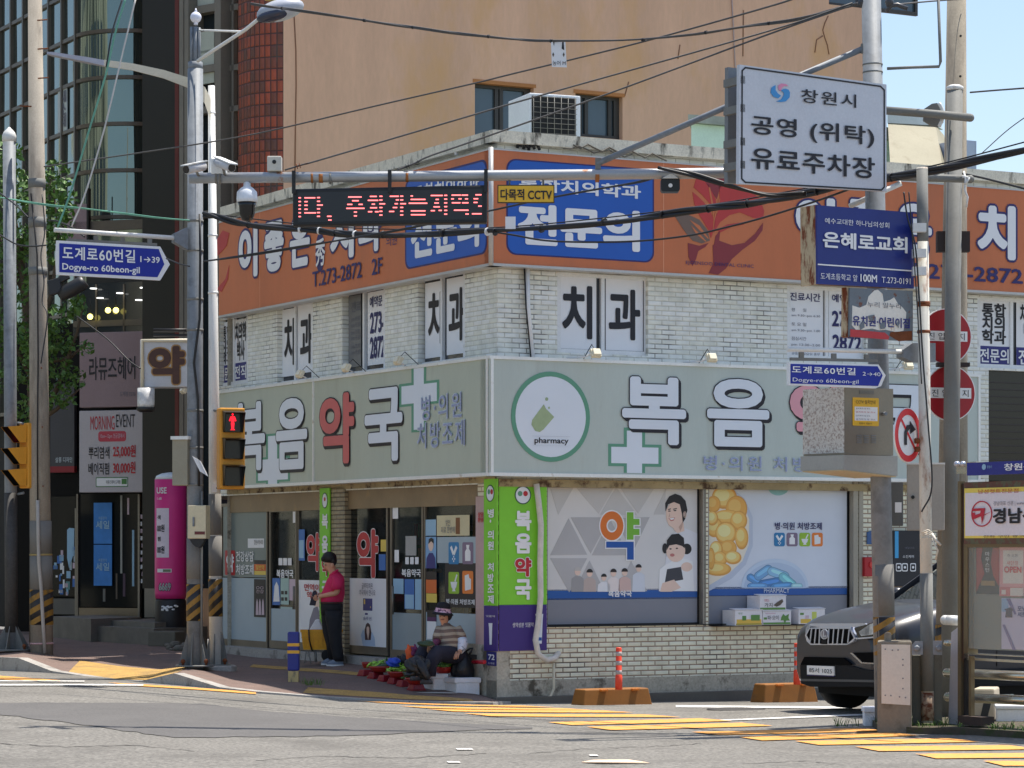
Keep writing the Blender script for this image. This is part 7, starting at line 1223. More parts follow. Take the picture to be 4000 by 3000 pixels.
for s_ in (1, -1): b = MB(); b.ell(W(1.68, s_*1.06, 1.37), 0.1, 0.09, 0.085); b.build('mirror', cpaint, SUV)
b = MB()
for s_ in (1, -1):
    for lc in (0.72, 3.6): b.loft([[W(lc+0.44*math.cos(a), s_*wv, max(0.30, 0.37+0.46*math.sin(a))) for a in [math.pi*k/12 for k in range(13)]] for wv in (0.80, 0.972)], True, False)
b.aab(0, 0, 0, 0, 0, 0) if False else None
b.build('wheel_arch', cpl, SUV)
for s_ in (1, -1):
    for lc in (0.72, 3.6):
        cw = W(lc, s_*0.80, 0.365); b = MB(); b.lathe(cw, [(0.25, -0.13), (0.34, -0.13), (0.368, -0.09), (0.368, 0.09), (0.34, 0.13), (0.25, 0.13)], 32, NR); w_ = b.build('wheel', tyre, SUV); b = MB(); b.lathe(cw, [(0.02, -0.1), (0.25, -0.11), (0.25, 0.11), (0.06, 0.09), (0.02, 0.1)], 24, NR); b.build('rim', rimm, w_)
b = MB(); b.prism([W(0.25, -.7, .2), W(0.25, .7, .2), W(4.6, .7, .2), W(4.6, -.7, .2)], (0, 0, 0.12)); b.build('underbody', cpl, SUV)
FF = PL(W(-0.075, 0, 0), UL); FF.O.z = 0
def rc(x, y): return (3080+x/2.676, 2180+y/2.676)
def fr(pts, m, off, name, dep=0.02): b = MB(); FF.shape(b, [rc(*p) for p in pts], off, dep); return b.build(name, m, SUV)
fr([(172, 805), (212, 732), (330, 722), (645, 722), (695, 832), (676, 872), (605, 908), (232, 908), (192, 872)], chrome, 0.0, 'grille_surround', 0.06); gdk = mat('grille_black', (9, 9, 10), 0.9, var=0, fine=0, spec=0.1); fr([(188, 805), (222, 740), (632, 740), (678, 838), (612, 894), (238, 894)], gdk, 0.004, 'grille', 0.02)
b = MB()
for a, c in (((240, 738), (222, 888)), ((285, 738), (270, 893)), ((325, 738), (318, 895)), ((422, 738), (412, 896)), ((472, 738), (460, 896)), ((522, 740), (506, 896)), ((574, 742), (556, 894)), ((634, 744), (618, 884))): FF.shape(b, [rc(a[0]-5, a[1]), rc(a[0]+5, a[1]), rc(c[0]+5, c[1]), rc(c[0]-5, c[1])], 0.012, 0.01)
b.build('grille_bar', chrome, SUV)
b = MB(); FF.shape(b, [rc(*p) for p in ov(372, 796, 40, 54)], 0.02, 0.012); e_ = b.build('emblem', chrome, SUV); b = MB(); FF.shape(b, [rc(*p) for p in ov(372, 796, 28, 42)], 0.024, 0.004); b.build('emblem_field', grey_ink, e_); b = MB(); FF.shape(b, [rc(*p) for p in ((362, 762), (374, 762), (370, 812), (394, 806), (390, 826), (356, 826))], 0.028, 0.004); b.build('emblem_mark', chrome, e_)
fr([(342, 855), (396, 855), (396, 900), (342, 900)], cpl, 0.014, 'front_camera')
fr([(232, 684), (800, 682), (818, 696), (700, 722), (640, 722), (330, 722), (232, 708)], chrome, -0.02, 'trim_strip')
hl = mat('headlight_glass', (170, 176, 184), 0.05, 0.3, var=0.35, scale=14, fine=0); hk = mat('headlight_dark', (30, 32, 36), 0.1)
for q in ([(684, 735), (825, 690), (940, 655), (960, 805), (730, 832)],): 
    o = fr(q, hk, -0.01, 'headlight', 0.05); b = MB(); FF.shape(b, [rc(*p) for p in ((770, 745), (850, 690), (930, 668), (940, 790), (760, 815), (735, 770), (748, 800), (840, 805), (825, 760))], -0.004, 0.01); b.build('lamp', hl, o)
fr([(180, 735), (210, 690), (228, 690), (205, 735), (176, 790)], hl, -0.02, 'headlight')
fr([(682, 832), (735, 832), (970, 815), (970, 828), (740, 848), (690, 845)], chrome, -0.004, 'trim_strip')
fr([(128, 1105), (165, 1032), (570, 1042), (650, 1105), (640, 1120), (470, 1118), (128, 1116)], gdk, -0.006, 'lower_grille'); fr([(672, 988), (980, 984), (990, 1100), (790, 1090)], gdk, -0.01, 'fog_recess'); fr([(640, 990), (668, 990), (770, 1088), (1000, 1100), (1000, 1115), (755, 1100)], rimm, -0.012, 'fog_trim')
fr([(122, 1116), (470, 1120), (640, 1124), (760, 1160), (1010, 1200), (1010, 1345), (230, 1345), (128, 1310)], cpl, -0.014, 'bumper_skirt', 0.08); fr([(126, 1262), (1000, 1275), (1000, 1300), (126, 1286)], mat('skid_grey', (70, 72, 74), 0.5), -0.008, 'skid_strip')
PLt = fr([(192, 1122), (471, 1132), (473, 1229), (194, 1216)], mat('plate_white', (214, 214, 212), 0.4, var=0.02), 0.012, 'number_plate'); m_ = Multi('lettering', PLt); text(m_, FF, '85서 1025', *rc(214, 1140), *rc(455, 1212), 0.012, ink, 0.02)
fr([(192, 1216), (473, 1229), (473, 1240), (192, 1227)], navy, 0.006, 'plate_holder')
for s_, z in ((1, 0.55),): b = MB(); b.prism([W(1.2, .97, .36), W(3.1, .97, .36), W(3.1, .99, .50), W(1.2, .99, .50)], NR*0.02); b.build('side_sill', cpl, SUV)
b = MB()
for l0, l1 in ((1.62, 2.5), (2.56, 3.4)): b.tube([W(l0, .968, .55), W(l0, .968, 1.04), W(l1, .968, 1.05), W(l1, .968, .55)], 0.006, 5)
b.build('door_seam', sig_k, SUV)
# ------------------------------------------------------------------ concrete block, rail and notice board on the right
Yk = 28.9; KB_ = PL(P(3427, 2700, Yk), V((1, -0.138, 0))); KB_.O.z = 0
t = thing('concrete_block', 'weathered concrete post block with a pale metal plate at the foot of the poles', 'concrete block', KB_.at(3500, 2865)); b = MB(); KB_.shape(b, [(3427, 2505), (3562, 2505), (3562, 2880), (3427, 2880)], 0, 0.45); b.build('block', mat('block_concrete', (124, 116, 102), 0.95, var=0.15, scale=3, c2=(84, 76, 64), thr=(0.5, 0.7), c2scale=3), t, bevel=0.02)
b = MB(); KB_.shape(b, [(3443, 2517), (3556, 2519), (3556, 2755), (3443, 2748)], 0.008, 0.008); b.build('plate', mat('plate_pale', (196, 190, 180), 0.5, 0.1, var=0.06), t)
b = MB()
for x, y in ((3458, 2536), (3486, 2540), (3508, 2539), (3527, 2576), (3527, 2598), (3527, 2650), (3527, 2690), (3458, 2716), (3480, 2717), (3514, 2722), (3537, 2725)): b.lathe(KB_.at(x, y, 0.008), [(0.008, 0), (0.008, 0.005)], 8, KB_.n)
b.build('rivet', grey_ink, t)
b = MB(); KB_.shape(b, [(3562, 2520), (3575, 2505), (3605, 2505), (3605, 2558), (3562, 2558)], 0.02, 0.02); KB_.shape(b, [(3645, 2503), (3680, 2503), (3680, 2558), (3645, 2558)], 0.02, 0.02); b.lathe(KB_.at(3582, 2532, 0.02), [(0.035, 0), (0.035, 0.03), (0.02, 0.05)], 6, KB_.n); b.lathe(KB_.at(3667, 2532, 0.02), [(0.035, 0), (0.035, 0.03), (0.02, 0.05)], 6, KB_.n); b.build('clamp_bracket', galv, t)
b = MB(); KB_.rrect(b, 3454, 2470, 3482, 2515, -0.1, 0.03, 0.06); b.build('lifting_lug', pconc2, t)
b = MB(); q_ = PL(P(3660, 2650, Yk+0.3), V((1, -0.15, 0))); q_.O.z = 0; q_.rect(b, 3644, 2540, 3680, 2830, 0, 0.16); q_.rect(b, 3564, 2560, 3600, 2830, 0, 0.16); b.build('steel_post', mat('post_olive', (86, 84, 72), 0.6, var=0.15, c2=(60, 50, 40), thr=(0.55, 0.7)), t)
c = G(3400, 2836); t = thing('foam_box', 'small white foam box standing on the road beside the concrete block', 'foam box', c); foam = mat('foam_white', (216, 216, 218), 0.7, var=0.04, scale=6); w_ = S(26, c.y); h_ = S(76, c.y); b = MB(); b.loft([[c+V((sx*w_*k, sy*0.09*k, z)) for sx, sy in ((-1, -1), (1, -1), (1, 1), (-1, 1))] for k, z in ((1, 0), (1.05, h_*0.72))], True, False); b.build('body', foam, t, bevel=0.01); b = MB(); b.aab(c.x-w_*1.18, c.x+w_*1.18, c.y-0.12, c.y+0.12, c.z+h_*0.72, c.z+h_); b.build('lid', foam, t, bevel=0.012); b = MB(); b.aab(c.x-0.01, c.x+w_*0.8, c.y-0.1, c.y-0.094, c.z+h_*0.05, c.z+h_*0.5); b.build('panel', mat('foam_grey', (186, 188, 192), 0.7), t)  # front panel a little greyer than the foam body
NB_P = P(3760, 2830, 28.9); NQ = PL(NB_P, V((0.52, -0.855, 0))); NQ.O.z = 0
brz = mat('case_bronze', (112, 98, 74), 0.4, 0.5, var=0.1); stl = mat('case_steel', (186, 180, 164), 0.22, 0.85, var=0.1)
camo = mat('camo_tape', (84, 86, 66), 0.6, var=0.1, scale=8, c2=(92, 62, 52), thr=(0.46, 0.5), c2scale=9)
NBT = thing('notice_board', 'glazed public notice board with a newspaper banner on bronze legs at the right edge', 'notice board', NQ.at(3880, 2830))
def nq(x0, y0, x1, y1, off, dep, m, name, par=NBT): b = MB(); NQ.rect(b, x0, y0, x1, y1, off, dep); return b.build(name, m, par)
XR = 4230
nq(3741, 1880, 3752, 2830, 0.02, 0.06, brz, 'post'); nq(3755, 1890, 3764, 2580, 0.0, 0.06, mat('case_edge_dark', (70, 54, 46), 0.4, 0.3), 'post'); nq(3784, 2562, 3793, 2815, 0.0, 0.05, brz, 'post'); nq(3764, 2570, 3774, 2815, -0.02, 0.05, dark, 'post')
nq(3767, 2135, XR, 2555, -0.08, 0.04, mat('board_back', (120, 120, 108), 0.6, var=0.06), 'backing'); nq(3767, 2552, XR, 2578, 0.0, 0.14, stl, 'case_frame'); nq(3764, 2135, 3780, 2554, 0.0, 0.14, brz, 'case_frame'); nq(3764, 2120, XR, 2137, 0.0, 0.14, brz, 'case_frame'); nq(3770, 2578, XR, 2592, -0.03, 0.1, stl, 'case_frame')
nq(3765, 1884, XR, 1908, 0.02, 0.1, camo, 'camo_band'); nq(3765, 2098, XR, 2124, 0.02, 0.1, camo, 'camo_band')
m_ = Multi('banner', NBT); b = MB(); NQ.rect(b, 3767, 1908, XR, 2100, 0.03, 0.02); b.build('', mat('banner_yellow', (216, 196, 90), 0.5), m_); b = MB(); NQ.rect(b, 3770, 1926, XR, 2090, 0.034, 0.003); b.build('', mat('banner_white', (210, 204, 208), 0.5, var=0.02), m_)
text(m_, NQ, '남성컷트전문점', 3820, 1912, 3978, 1925, 0.032, red_ink, 0.02); text(m_, NQ, '경남신문', 3878, 1985, 4110, 2043, 0.038, ink, 0.035); text(m_, NQ, '경남대표 신문 | www.knnews.co.kr', 3880, 1958, 4080, 1974, 0.038, grey_ink, 0.01); text(m_, NQ, '전화 구인 광고 접수', 3840, 2091, 4060, 2099, 0.034, ink, 0.02)
cr = plain('banner_crimson', (176, 30, 52)); u_, v_ = NQ.uv(3834, 2007, 0.04); b = MB(); NQ.disc(b, 3834, 2007, S(33, 28.9)*1.15*1.6, 0.042, 0.003, 40, S(33, 28.9)*1.05*1.6, ry=S(50, 28.9)); b.build('', cr, m_)
def gy(x, y): return (3700+x/3.19, 1780+y/3.19)
for pts in (((308, 660), (470, 652), (456, 735), (548, 695), (456, 745), (430, 850), (420, 755), (312, 798), (308, 712), (340, 708), (345, 740), (410, 718), (418, 685), (308, 692)),): b = MB(); NQ.shape(b, [gy(*p) for p in pts], 0.047, 0.003); b.build('', cr, m_)
nq(3772, 1805, 3812, 1842, 0.06, 0.2, stl, 'roof_bracket'); b = MB(); 
for x in (3738, 3762): b.ell(NQ.at(x, 1812, 0.02), 0.035, 0.035, 0.03)
b.build('end_cap', chrome, NBT); nq(3735, 1815, 3775, 1850, 0.0, 0.06, stl, 'roof_bracket')
t_o = nq(3777, 1808, XR, 1842, 0.12, 0.05, mat('strip_blue', (34, 40, 124), 0.4), 'title_strip'); m_ = Multi('lettering', t_o); text(m_, NQ, '창원특례시', 3922, 1811, 4110, 1832, 0.124, lw, 0.025); text(m_, NQ, '창원시', 3855, 1818, 3874, 1829, 0.124, lb, 0.01); b = MB(); NQ.disc(b, 3843, 1824, 0.03, 0.126, 0.003); b.build('', lb, m_)
pst = Multi('poster', NBT); 
def np_(x0, y0, x1, y1, m, d=0): b = MB(); NQ.rect(b, x0, y0, x1, y1, -0.072+0.004*d, 0.003); b.build('', m, pst)
np_(3812, 2138, 3902, 2322, plain('np_black', (40, 34, 34))); 
for pts, m in (([(3814, 2140), (3838, 2140), (3832, 2180), (3845, 2240), (3814, 2310)], plain('np_red', (150, 44, 40))), ([(3902, 2140), (3878, 2140), (3870, 2200), (3880, 2250), (3902, 2290)], plain('np_red', (150, 44, 40)))): b = MB(); NQ.shape(b, pts, -0.066, 0.002); b.build('', m, pst)
text(pst, NQ, '마\n우\n스\n턴', 3848, 2155, 3866, 2235, -0.066, paper, 0.02, ls=1.1); np_(3832, 2268, 3886, 2288, plain('np_gold', (140, 110, 60)), 2)
np_(3904, 2136, 4100, 2330, plain('np_pink', (206, 150, 150))); np_(3918, 2150, 3996, 2280, mat('np_white', (206, 200, 190), 0.5), 1); text(pst, NQ, 'OPEN', 3922, 2212, 3990, 2238, -0.066, plain('np_rose', (196, 80, 80)), 0.04); text(pst, NQ, '새단장', 3932, 2190, 3978, 2208, -0.066, plain('np_rose', (196, 80, 80)), 0.01); text(pst, NQ, '축 오픈', 3934, 2164, 3976, 2176, -0.066, grey_ink, 0.0); np_(3906, 2292, 3990, 2330, plain('np_rose2', (190, 110, 110)), 1); np_(3946, 2296, 3996, 2328, MC['np_white'], 2); np_(3912, 2304, 3928, 2322, MC['np_white'], 2)
np_(3912, 2336, 4080, 2542, plain('np_lilac', (186, 178, 196))); b = MB(); NQ.shape(b, [(3930, 2338), (3945, 2338), (3970, 2400), (3962, 2400)], -0.066, 0.002); NQ.shape(b, [(3915, 2440), (3925, 2440), (3968, 2540), (3956, 2540)], -0.066, 0.002); b.build('', plain('np_violet', (110, 96, 140)), pst); np_(3912, 2338, 3938, 2390, plain('np_sky', (130, 160, 190)), 1); text(pst, NQ, '모닝\n서트', 3974, 2366, 4010, 2412, -0.066, navy2, 0.04)
b = MB(); NQ.shape(b, [(3926, 2412), (3930, 2385), (3922, 2380), (3940, 2375), (3946, 2372), (3954, 2378), (3960, 2384), (3952, 2386), (3954, 2412)], -0.064, 0.002); b.build('', plain('np_plum', (60, 40, 60)), pst)
b = MB(); NQ.rect(b, 3780, 2137, XR, 2553, -0.01, 0.006); b.build('glass', mat('case_glass', (200, 206, 196), 0.02, var=0, fine=0, alpha=0.16, spec=0.7), NBT)
RQ = PL(NB_P+V((0.06, 0.35, 0)), V((0.52, -0.855, 0))); RQ.O.z = 0
t = thing('guard_rail', 'silver tube guard rail with domed ends on pale wedge posts beneath the notice board', 'guard rail', RQ.at(3740, 2830))
for y0, y1, x0, x1, r_ in ((2422, 2424, 3692, 3745, 20), (2512, 2512, 3697, 3735, 13), (2620, 2618, 3700, 3720, 0), (2712, 2712, 3702, 3715, 0)):
    if r_: b = MB(); p, q = P(x0, y0, 29.5), P(x1, y1, 29.5); b.tube([p, q], S(r_, 29.5), 14); b.ell(p, S(r_, 29.5), S(r_, 29.5), S(r_, 29.5)); b.build('tube', stl if r_ < 18 else mat('tube_white', (200, 200, 196), 0.35, 0.2), t)
for y, x0 in ((2628, 3690), (2722, 3694)): b = MB(); p, q = RQ.at(x0+10, y, 0), RQ.at(XR, y+24, 0); b.tube([p, q], S(19, 28.9), 16); b.ell(p, S(19, 28.9), S(19, 28.9), S(19, 28.9)); b.build('tube', stl, t)
b = MB(); b.prism([RQ.at(x, y, 0.08) for x, y in ((3716, 2470), (3742, 2450), (3748, 2836), (3704, 2836))], RQ.n*-0.06); b.build('wedge_post', mat('wedge_white', (176, 176, 184), 0.5, 0.2, var=0.06), t)
b = MB(); NQ.rect(b, 3741, 2795, 3832, 2836, 0.05, 0.18); b.build('foot', mat('foot_brown', (58, 46, 40), 0.8, var=0.2), NBT)
p = P(3845, 2800, 30.2); t = thing('concrete_barrier', 'pale concrete barrier painted with slanting black bars behind the guard rail', 'barrier', p); bq = PL(V((p.x, p.y, 0)), V((0.96, -0.28, 0))); b = MB(); bq.shape(b, [(3800, 2690), (3884, 2690), (3890, 2830), (3790, 2830)], 0, 0.5); b.build('block', mat('barrier_conc', (176, 164, 142), 0.9, var=0.12), t, bevel=0.02); b = MB(); bq.shape(b, [(3842, 2745), (3872, 2745), (3850, 2830), (3822, 2830)], 0.004, 0.003); b.build('bar', plain('barrier_black', (44, 46, 48)), t)
p = P(3960, 2825, 29.6); t = thing('foam_box', 'white foam box behind the guard rail at the right edge', 'foam box', p); bq = PL(V((p.x, p.y, 0)), V((0.98, -0.15, 0))); b = MB(); bq.rect(b, 3892, 2770, 4060, 2832, 0, 0.35); b.build('body', foam, t, bevel=0.02); b = MB(); bq.rect(b, 3888, 2755, 4064, 2772, 0.02, 0.39); b.build('lid', foam, t, bevel=0.01)
# weedy verge
b = MB(); vp = [G(x, y) for x, y in ((3440, 2862), (3600, 2868), (3800, 2872), (4080, 2890), (4400, 2900))]; vb = [p+V((0.1, 2.2, 0)) for p in vp]
b.loft([[p-V((0, 0, .1)) for p in vp]+[p-V((0, 0, .1)) for p in vb[::-1]], [p+V((0, 0, .07)) for p in vp]+[p+V((0, 0, .07)) for p in vb[::-1]]], True, False); b.build('verge', mat('verge_soil', (72, 64, 52), 0.95, var=0.25, scale=4, bump=0.8, bscale=12, c2=(60, 66, 36), thr=(0.5, 0.6), c2scale=5), kind='structure')
gm1 = mat('grass', (74, 98, 40), 0.7, var=0.25, scale=6); b = MB(); random.seed(11)
def tuft(b, p, h, n):
    for k in range(n):
        a = random.uniform(0, 6.3); d = V((math.cos(a), math.sin(a), 0)); hh = h*random.uniform(.5, 1); e = V((-d.y, d.x, 0))*0.006; q = p+d*random.uniform(0, .08); b.add([q-e, q+e, q+d*hh*0.3+V((0, 0, hh*0.7))+e*0.7, q+d*hh*0.3+V((0, 0, hh*0.7))-e*0.7, q+d*hh*0.8+V((0, 0, hh))], [[0, 1, 2, 3], [3, 2, 4]])
for k in range(70): f = random.random(); i = min(3, int(f*4)); p = vp[i].lerp(vp[i+1], f*4-i)+V((0.05, random.uniform(0.02, 0.9), 0.06)); tuft(b, p, random.uniform(.04, .13), 7)
for x, y in ((3310, 2845), (2020, 2738), (2050, 2742), (1905, 2738), (1240, 2712), (1225, 2708), (905, 2636), (895, 2632), (910, 2640), (680, 2612), (1960, 2742)): 
    p = G(x, y); 
    for k in range(3): tuft(b, p+V((random.uniform(-.12, .12), random.uniform(-.05, .05), 0.02 if x > 1900 else 0.12)), 0.12, 8)
b.build('weeds', gm1, kind='stuff', label='green weeds growing along the verge and kerb foot', cat='weeds', origin=(0, 0, 0))
# black shop poster column seen between the poles on the far right wall
t = thing('shop_display', 'black shop poster with three white icons seen between the right poles', 'poster', R.at(3545, 2300, 0.1)); b = MB(); R.rect(b, 3490, 2072, 3610, 2290, 0.1, 0.05); b.build('board', plain('poster_black', (30, 30, 36)), t); m_ = Multi('print', t); b = MB(); R.rect(b, 3496, 2075, 3510, 2180, 0.104, 0.003); b.build('', plain('poster_cyan', (60, 150, 200)), m_)
for x in (3500, 3524, 3556): b = MB(); R.rrect(b, x, 2200, x+22, 2232, 0.104, 0.02, 0.003); b.build('', lw, m_); b = MB(); R.rrect(b, x+3, 2204, x+19, 2228, 0.107, 0.015, 0.003); b.build('', ink, m_); b = MB(); R.disc(b, x+11, 2216, 0.02, 0.110, 0.003, 10); b.build('', lw, m_)
text(m_, R, '스킨케어', 3526, 2168, 3570, 2180, 0.104, lw, 0.02); text(m_, R, '네일아트', 3535, 2136, 3572, 2144, 0.104, grey_ink, 0.0)
# ------------------------------------------------------------------ people
def skin_mesh(nodes, edges, sub=2):
    """grow one continuous surface over a skeleton: nodes name -> (point, radius)"""
    names = list(nodes); me = bpy.data.meshes.new('sk'); me.from_pydata([tuple(nodes[n][0]) for n in names], [(names.index(a), names.index(c)) for a, c in edges], []); me.update()
    o = bpy.data.objects.new('sk', me); COL.objects.link(o); md = o.modifiers.new('skin', 'SKIN'); md.branch_smoothing = 0.6
    for i, n in enumerate(names):
        sv = me.skin_vertices[0].data[i]; r = nodes[n][1]; sv.radius = (r, r) if not isinstance(r, tuple) else r; sv.use_root = (i == 0)
    sb = o.modifiers.new('sub', 'SUBSURF'); sb.levels = sub; sb.render_levels = sub
    dg = bpy.context.evaluated_depsgraph_get(); dg.update(); e = o.evaluated_get(dg); m2 = bpy.data.meshes.new_from_object(e)
    b = MB(); b.add([v.co.copy() for v in m2.vertices], [list(p.vertices) for p in m2.polygons], True); bpy.data.objects.remove(o); bpy.data.meshes.remove(m2); return b
def ell_ring(c, rx, ry, n=18, dirx=V((1, 0, 0))):
    y = V((-dirx.y, dirx.x, 0)); return [c+dirx*rx*math.cos(2*math.pi*k/n)+y*ry*math.sin(2*math.pi*k/n) for k in range(n)]
skin_m = mat('skin', (190, 140, 112), 0.6, var=0.06, scale=12, fine=0); hairm = mat('hair_black', (20, 18, 18), 0.6, var=0.2, scale=20)
Ym = PVpx(1300, 2600).y; mp = lambda x, y, d=0.0: P(x, y, Ym+d)
MAN = thing('person', 'man in a crimson polo shirt and black trousers standing looking down at a dark wallet', 'person', mp(1300, 2600), None)
k_ = S(1, Ym)
nodes = {'pelvis': (mp(1297, 2362), 0.13), 'waist': (mp(1300, 2330), 0.13), 'chest': (mp(1311, 2272), 0.13), 'neck': (mp(1306, 2240), 0.06), 'jaw': (mp(1288, 2222), 0.075), 'head': (mp(1287, 2195), 0.098), 'top': (mp(1291, 2168), 0.07), 'nose': (mp(1266, 2216), 0.022),
 'sn': (mp(1318, 2262, -.15), .06), 'en': (mp(1318, 2316, -.2), .046), 'wn': (mp(1258, 2328, -.13), .032), 'hn': (mp(1243, 2331, -.10), .036), 'sf': (mp(1306, 2262, .15), .06), 'ef': (mp(1300, 2316, .18), .046), 'wf': (mp(1256, 2322, .08), .032), 'hf': (mp(1241, 2322, .05), .036),
 'pn': (mp(1302, 2388, -.09), .09), 'kn': (mp(1306, 2470, -.09), .065), 'an': (mp(1322, 2575, -.07), .042), 'tn': (mp(1296, 2592, -.09), .035), 'pf': (mp(1294, 2388, .09), .09), 'kf': (mp(1289, 2470, .1), .065), 'af': (mp(1300, 2572, .1), .042), 'tf': (mp(1272, 2588, .1), .035)}
edges = [('pelvis', 'waist'), ('waist', 'chest'), ('chest', 'neck'), ('neck', 'jaw'), ('jaw', 'head'), ('head', 'top'), ('jaw', 'nose'), ('chest', 'sn'), ('sn', 'en'), ('en', 'wn'), ('wn', 'hn'), ('chest', 'sf'), ('sf', 'ef'), ('ef', 'wf'), ('wf', 'hf'), ('pelvis', 'pn'), ('pn', 'kn'), ('kn', 'an'), ('an', 'tn'), ('pelvis', 'pf'), ('pf', 'kf'), ('kf', 'af'), ('af', 'tf')]
b = skin_mesh(nodes, edges)
def fingers(b, palm, d, side, curl, s_=1.0):
    """four unequal bent fingers and a thumb rooted in the palm"""
    d = V(d).normalized(); side = V(side).normalized(); curl = V(curl).normalized()
    for k, L_ in enumerate((0.066, 0.075, 0.070, 0.054)):
        a = palm+side*(k-1.5)*0.019*s_; b.tube([a, a+d*L_*0.5*s_+curl*0.006, a+d*L_*0.8*s_+curl*0.028*s_, a+d*L_*0.85*s_+curl*0.052*s_], [0.0105, 0.0095, 0.0088, 0.006], 7)
    a = palm-side*0.03*s_-d*0.02; b.tube([a, a-side*0.02*s_+d*0.03*s_, a-side*0.012*s_+d*0.058*s_+curl*0.015], [0.013, 0.011, 0.008], 7)
fingers(b, mp(1238, 2332, -.10), (-1, .3, -.2), (0, -.3, 1), (.2, 1, -.1)); fingers(b, mp(1236, 2322, .05), (-1, -.3, -.2), (0, .3, 1), (.2, -1, -.1))
b.build('body', skin_m, MAN)
pk_ = mat('polo_crimson', (186, 28, 78), 0.75, var=0.08, scale=6, fine=0.05, bump=0.25, bscale=9)
b = MB(); b.loft([ell_ring(mp(x, y, d), rx*k_, ry) for x, y, rx, ry, d in ((1296, 2354, 44, .165, 0), (1297, 2340, 46, .17, 0), (1301, 2318, 46, .17, 0), (1306, 2292, 40, .175, 0), (1311, 2266, 35, .185, 0), (1314, 2252, 29, .16, 0), (1313, 2242, 20, .10, 0), (1310, 2232, 15, .075, 0))], True); b.build('shirt', pk_, MAN)
for s_, nm in ((-1, 'near'), (1, 'far')):
    b = MB(); b.loft([ell_ring(mp(1316, 2252, s_*.13), .07, .06), ell_ring(mp(1322, 2264, s_*.18), .085, .075), ell_ring(mp(1319, 2285, s_*.2), .088, .078), ell_ring(mp(1315, 2303, s_*.21), .086, .076)], True); b.build('sleeve', pk_, MAN)
b = MB(); b.tube([mp(1320, 2226, -.06), mp(1306, 2236, -.085), mp(1293, 2245, -.06), mp(1289, 2248, 0), mp(1293, 2245, .06), mp(1306, 2236, .085), mp(1320, 2226, .06)], 0.018, 8); b.build('collar', pk_, MAN)
tr_ = mat('trousers_black', (24, 24, 28), 0.8, var=0.15, scale=5, bump=0.3, bscale=8)
b = MB(); b.loft([ell_ring(mp(1296, 2346), 43*k_, .155), ell_ring(mp(1296, 2370), 44*k_, .16), ell_ring(mp(1297, 2400), 43*k_, .15)])
b.loft([ell_ring(mp(x, y, d), rx*k_, ry) for x, y, rx, ry, d in ((1302, 2385, 38, .085, -.08), (1304, 2420, 33, .09, -.085), (1308, 2470, 27, .085, -.085), (1313, 2520, 24, .08, -.075), (1320, 2560, 22, .075, -.07), (1323, 2583, 20, .072, -.07))]); b.loft([ell_ring(mp(x, y, d), rx*k_, ry) for x, y, rx, ry, d in ((1292, 2385, 38, .085, .08), (1287, 2420, 32, .09, .09), (1285, 2470, 24, .08, .1), (1294, 2520, 20, .075, .1), (1300, 2575, 19, .07, .1))]); b.build('trousers', tr_, MAN)
b = MB(); b.loft([ell_ring(mp(1296, 2351), 45*k_, .168), ell_ring(mp(1296, 2358), 45*k_, .168)]); b.build('belt', mat('belt_brown', (60, 34, 30), 0.4), MAN)
shoe = mat('shoe_blue_grey', (104, 114, 128), 0.6, var=0.1, scale=15); sole = mat('shoe_sole', (200, 200, 198), 0.6)
for cx, cy, l_, d in ((1309, 2588, 33, -.08), (1280, 2584, 26, .1)):
    b = MB(); c = mp(cx, cy, d); b.loft([ell_ring(c+V((o, 0, z)), l_*k_*f, .048*f2) for o, z, f, f2 in ((0, -.035, 1, 1), (0, -.01, .98, .98), (.02, .02, .8, .9), (.05, .05, .45, .75), (.06, .07, .36, .7))]); b.build('shoe', shoe, MAN); b = MB(); b.loft([ell_ring(c+V((0, 0, z)), l_*k_*1.03, .052) for z in (-.055, -.03)]); b.build('shoe_sole', sole, MAN)
b = MB(); b.ell(mp(1287, 2179), 29*k_, .108, 25*k_, 20, 12, Matrix.Rotation(math.radians(8), 3, 'Y')); b.ell(mp(1302, 2190), 14*k_, .098, 22*k_); b.ell(mp(1266, 2183), 13*k_, .09, 12*k_, R=Matrix.Rotation(math.radians(-30), 3, 'Y')); b.build('hair', hairm, MAN)
b = MB(); b.ell(mp(1298, 2208, -.095), 7*k_, .02, 9*k_); b.build('ear', skin_m, MAN)
b = MB(); b.ell(mp(1271, 2207, -.055), 4*k_, .012, 2*k_, 8, 5); b.ell(mp(1271, 2207, .055), 4*k_, .012, 2*k_, 8, 5); b.build('eye', hairm, MAN); b = MB(); b.ell(mp(1268, 2227, 0), 6*k_, .028, 1.6*k_, 8, 5); b.build('mouth', mat('lip', (140, 84, 74), 0.6), MAN)
b = MB(); q_ = [mp(x, y, -.02) for x, y in ((1208, 2364), (1222, 2310), (1234, 2305), (1240, 2330), (1231, 2366))]; b.prism(q_, (0, .06, 0)); b.build('wallet', mat('wallet_navy', (22, 20, 40), 0.5), label='dark navy wallet held in the standing man\'s hands', cat='wallet', bevel=0.006)
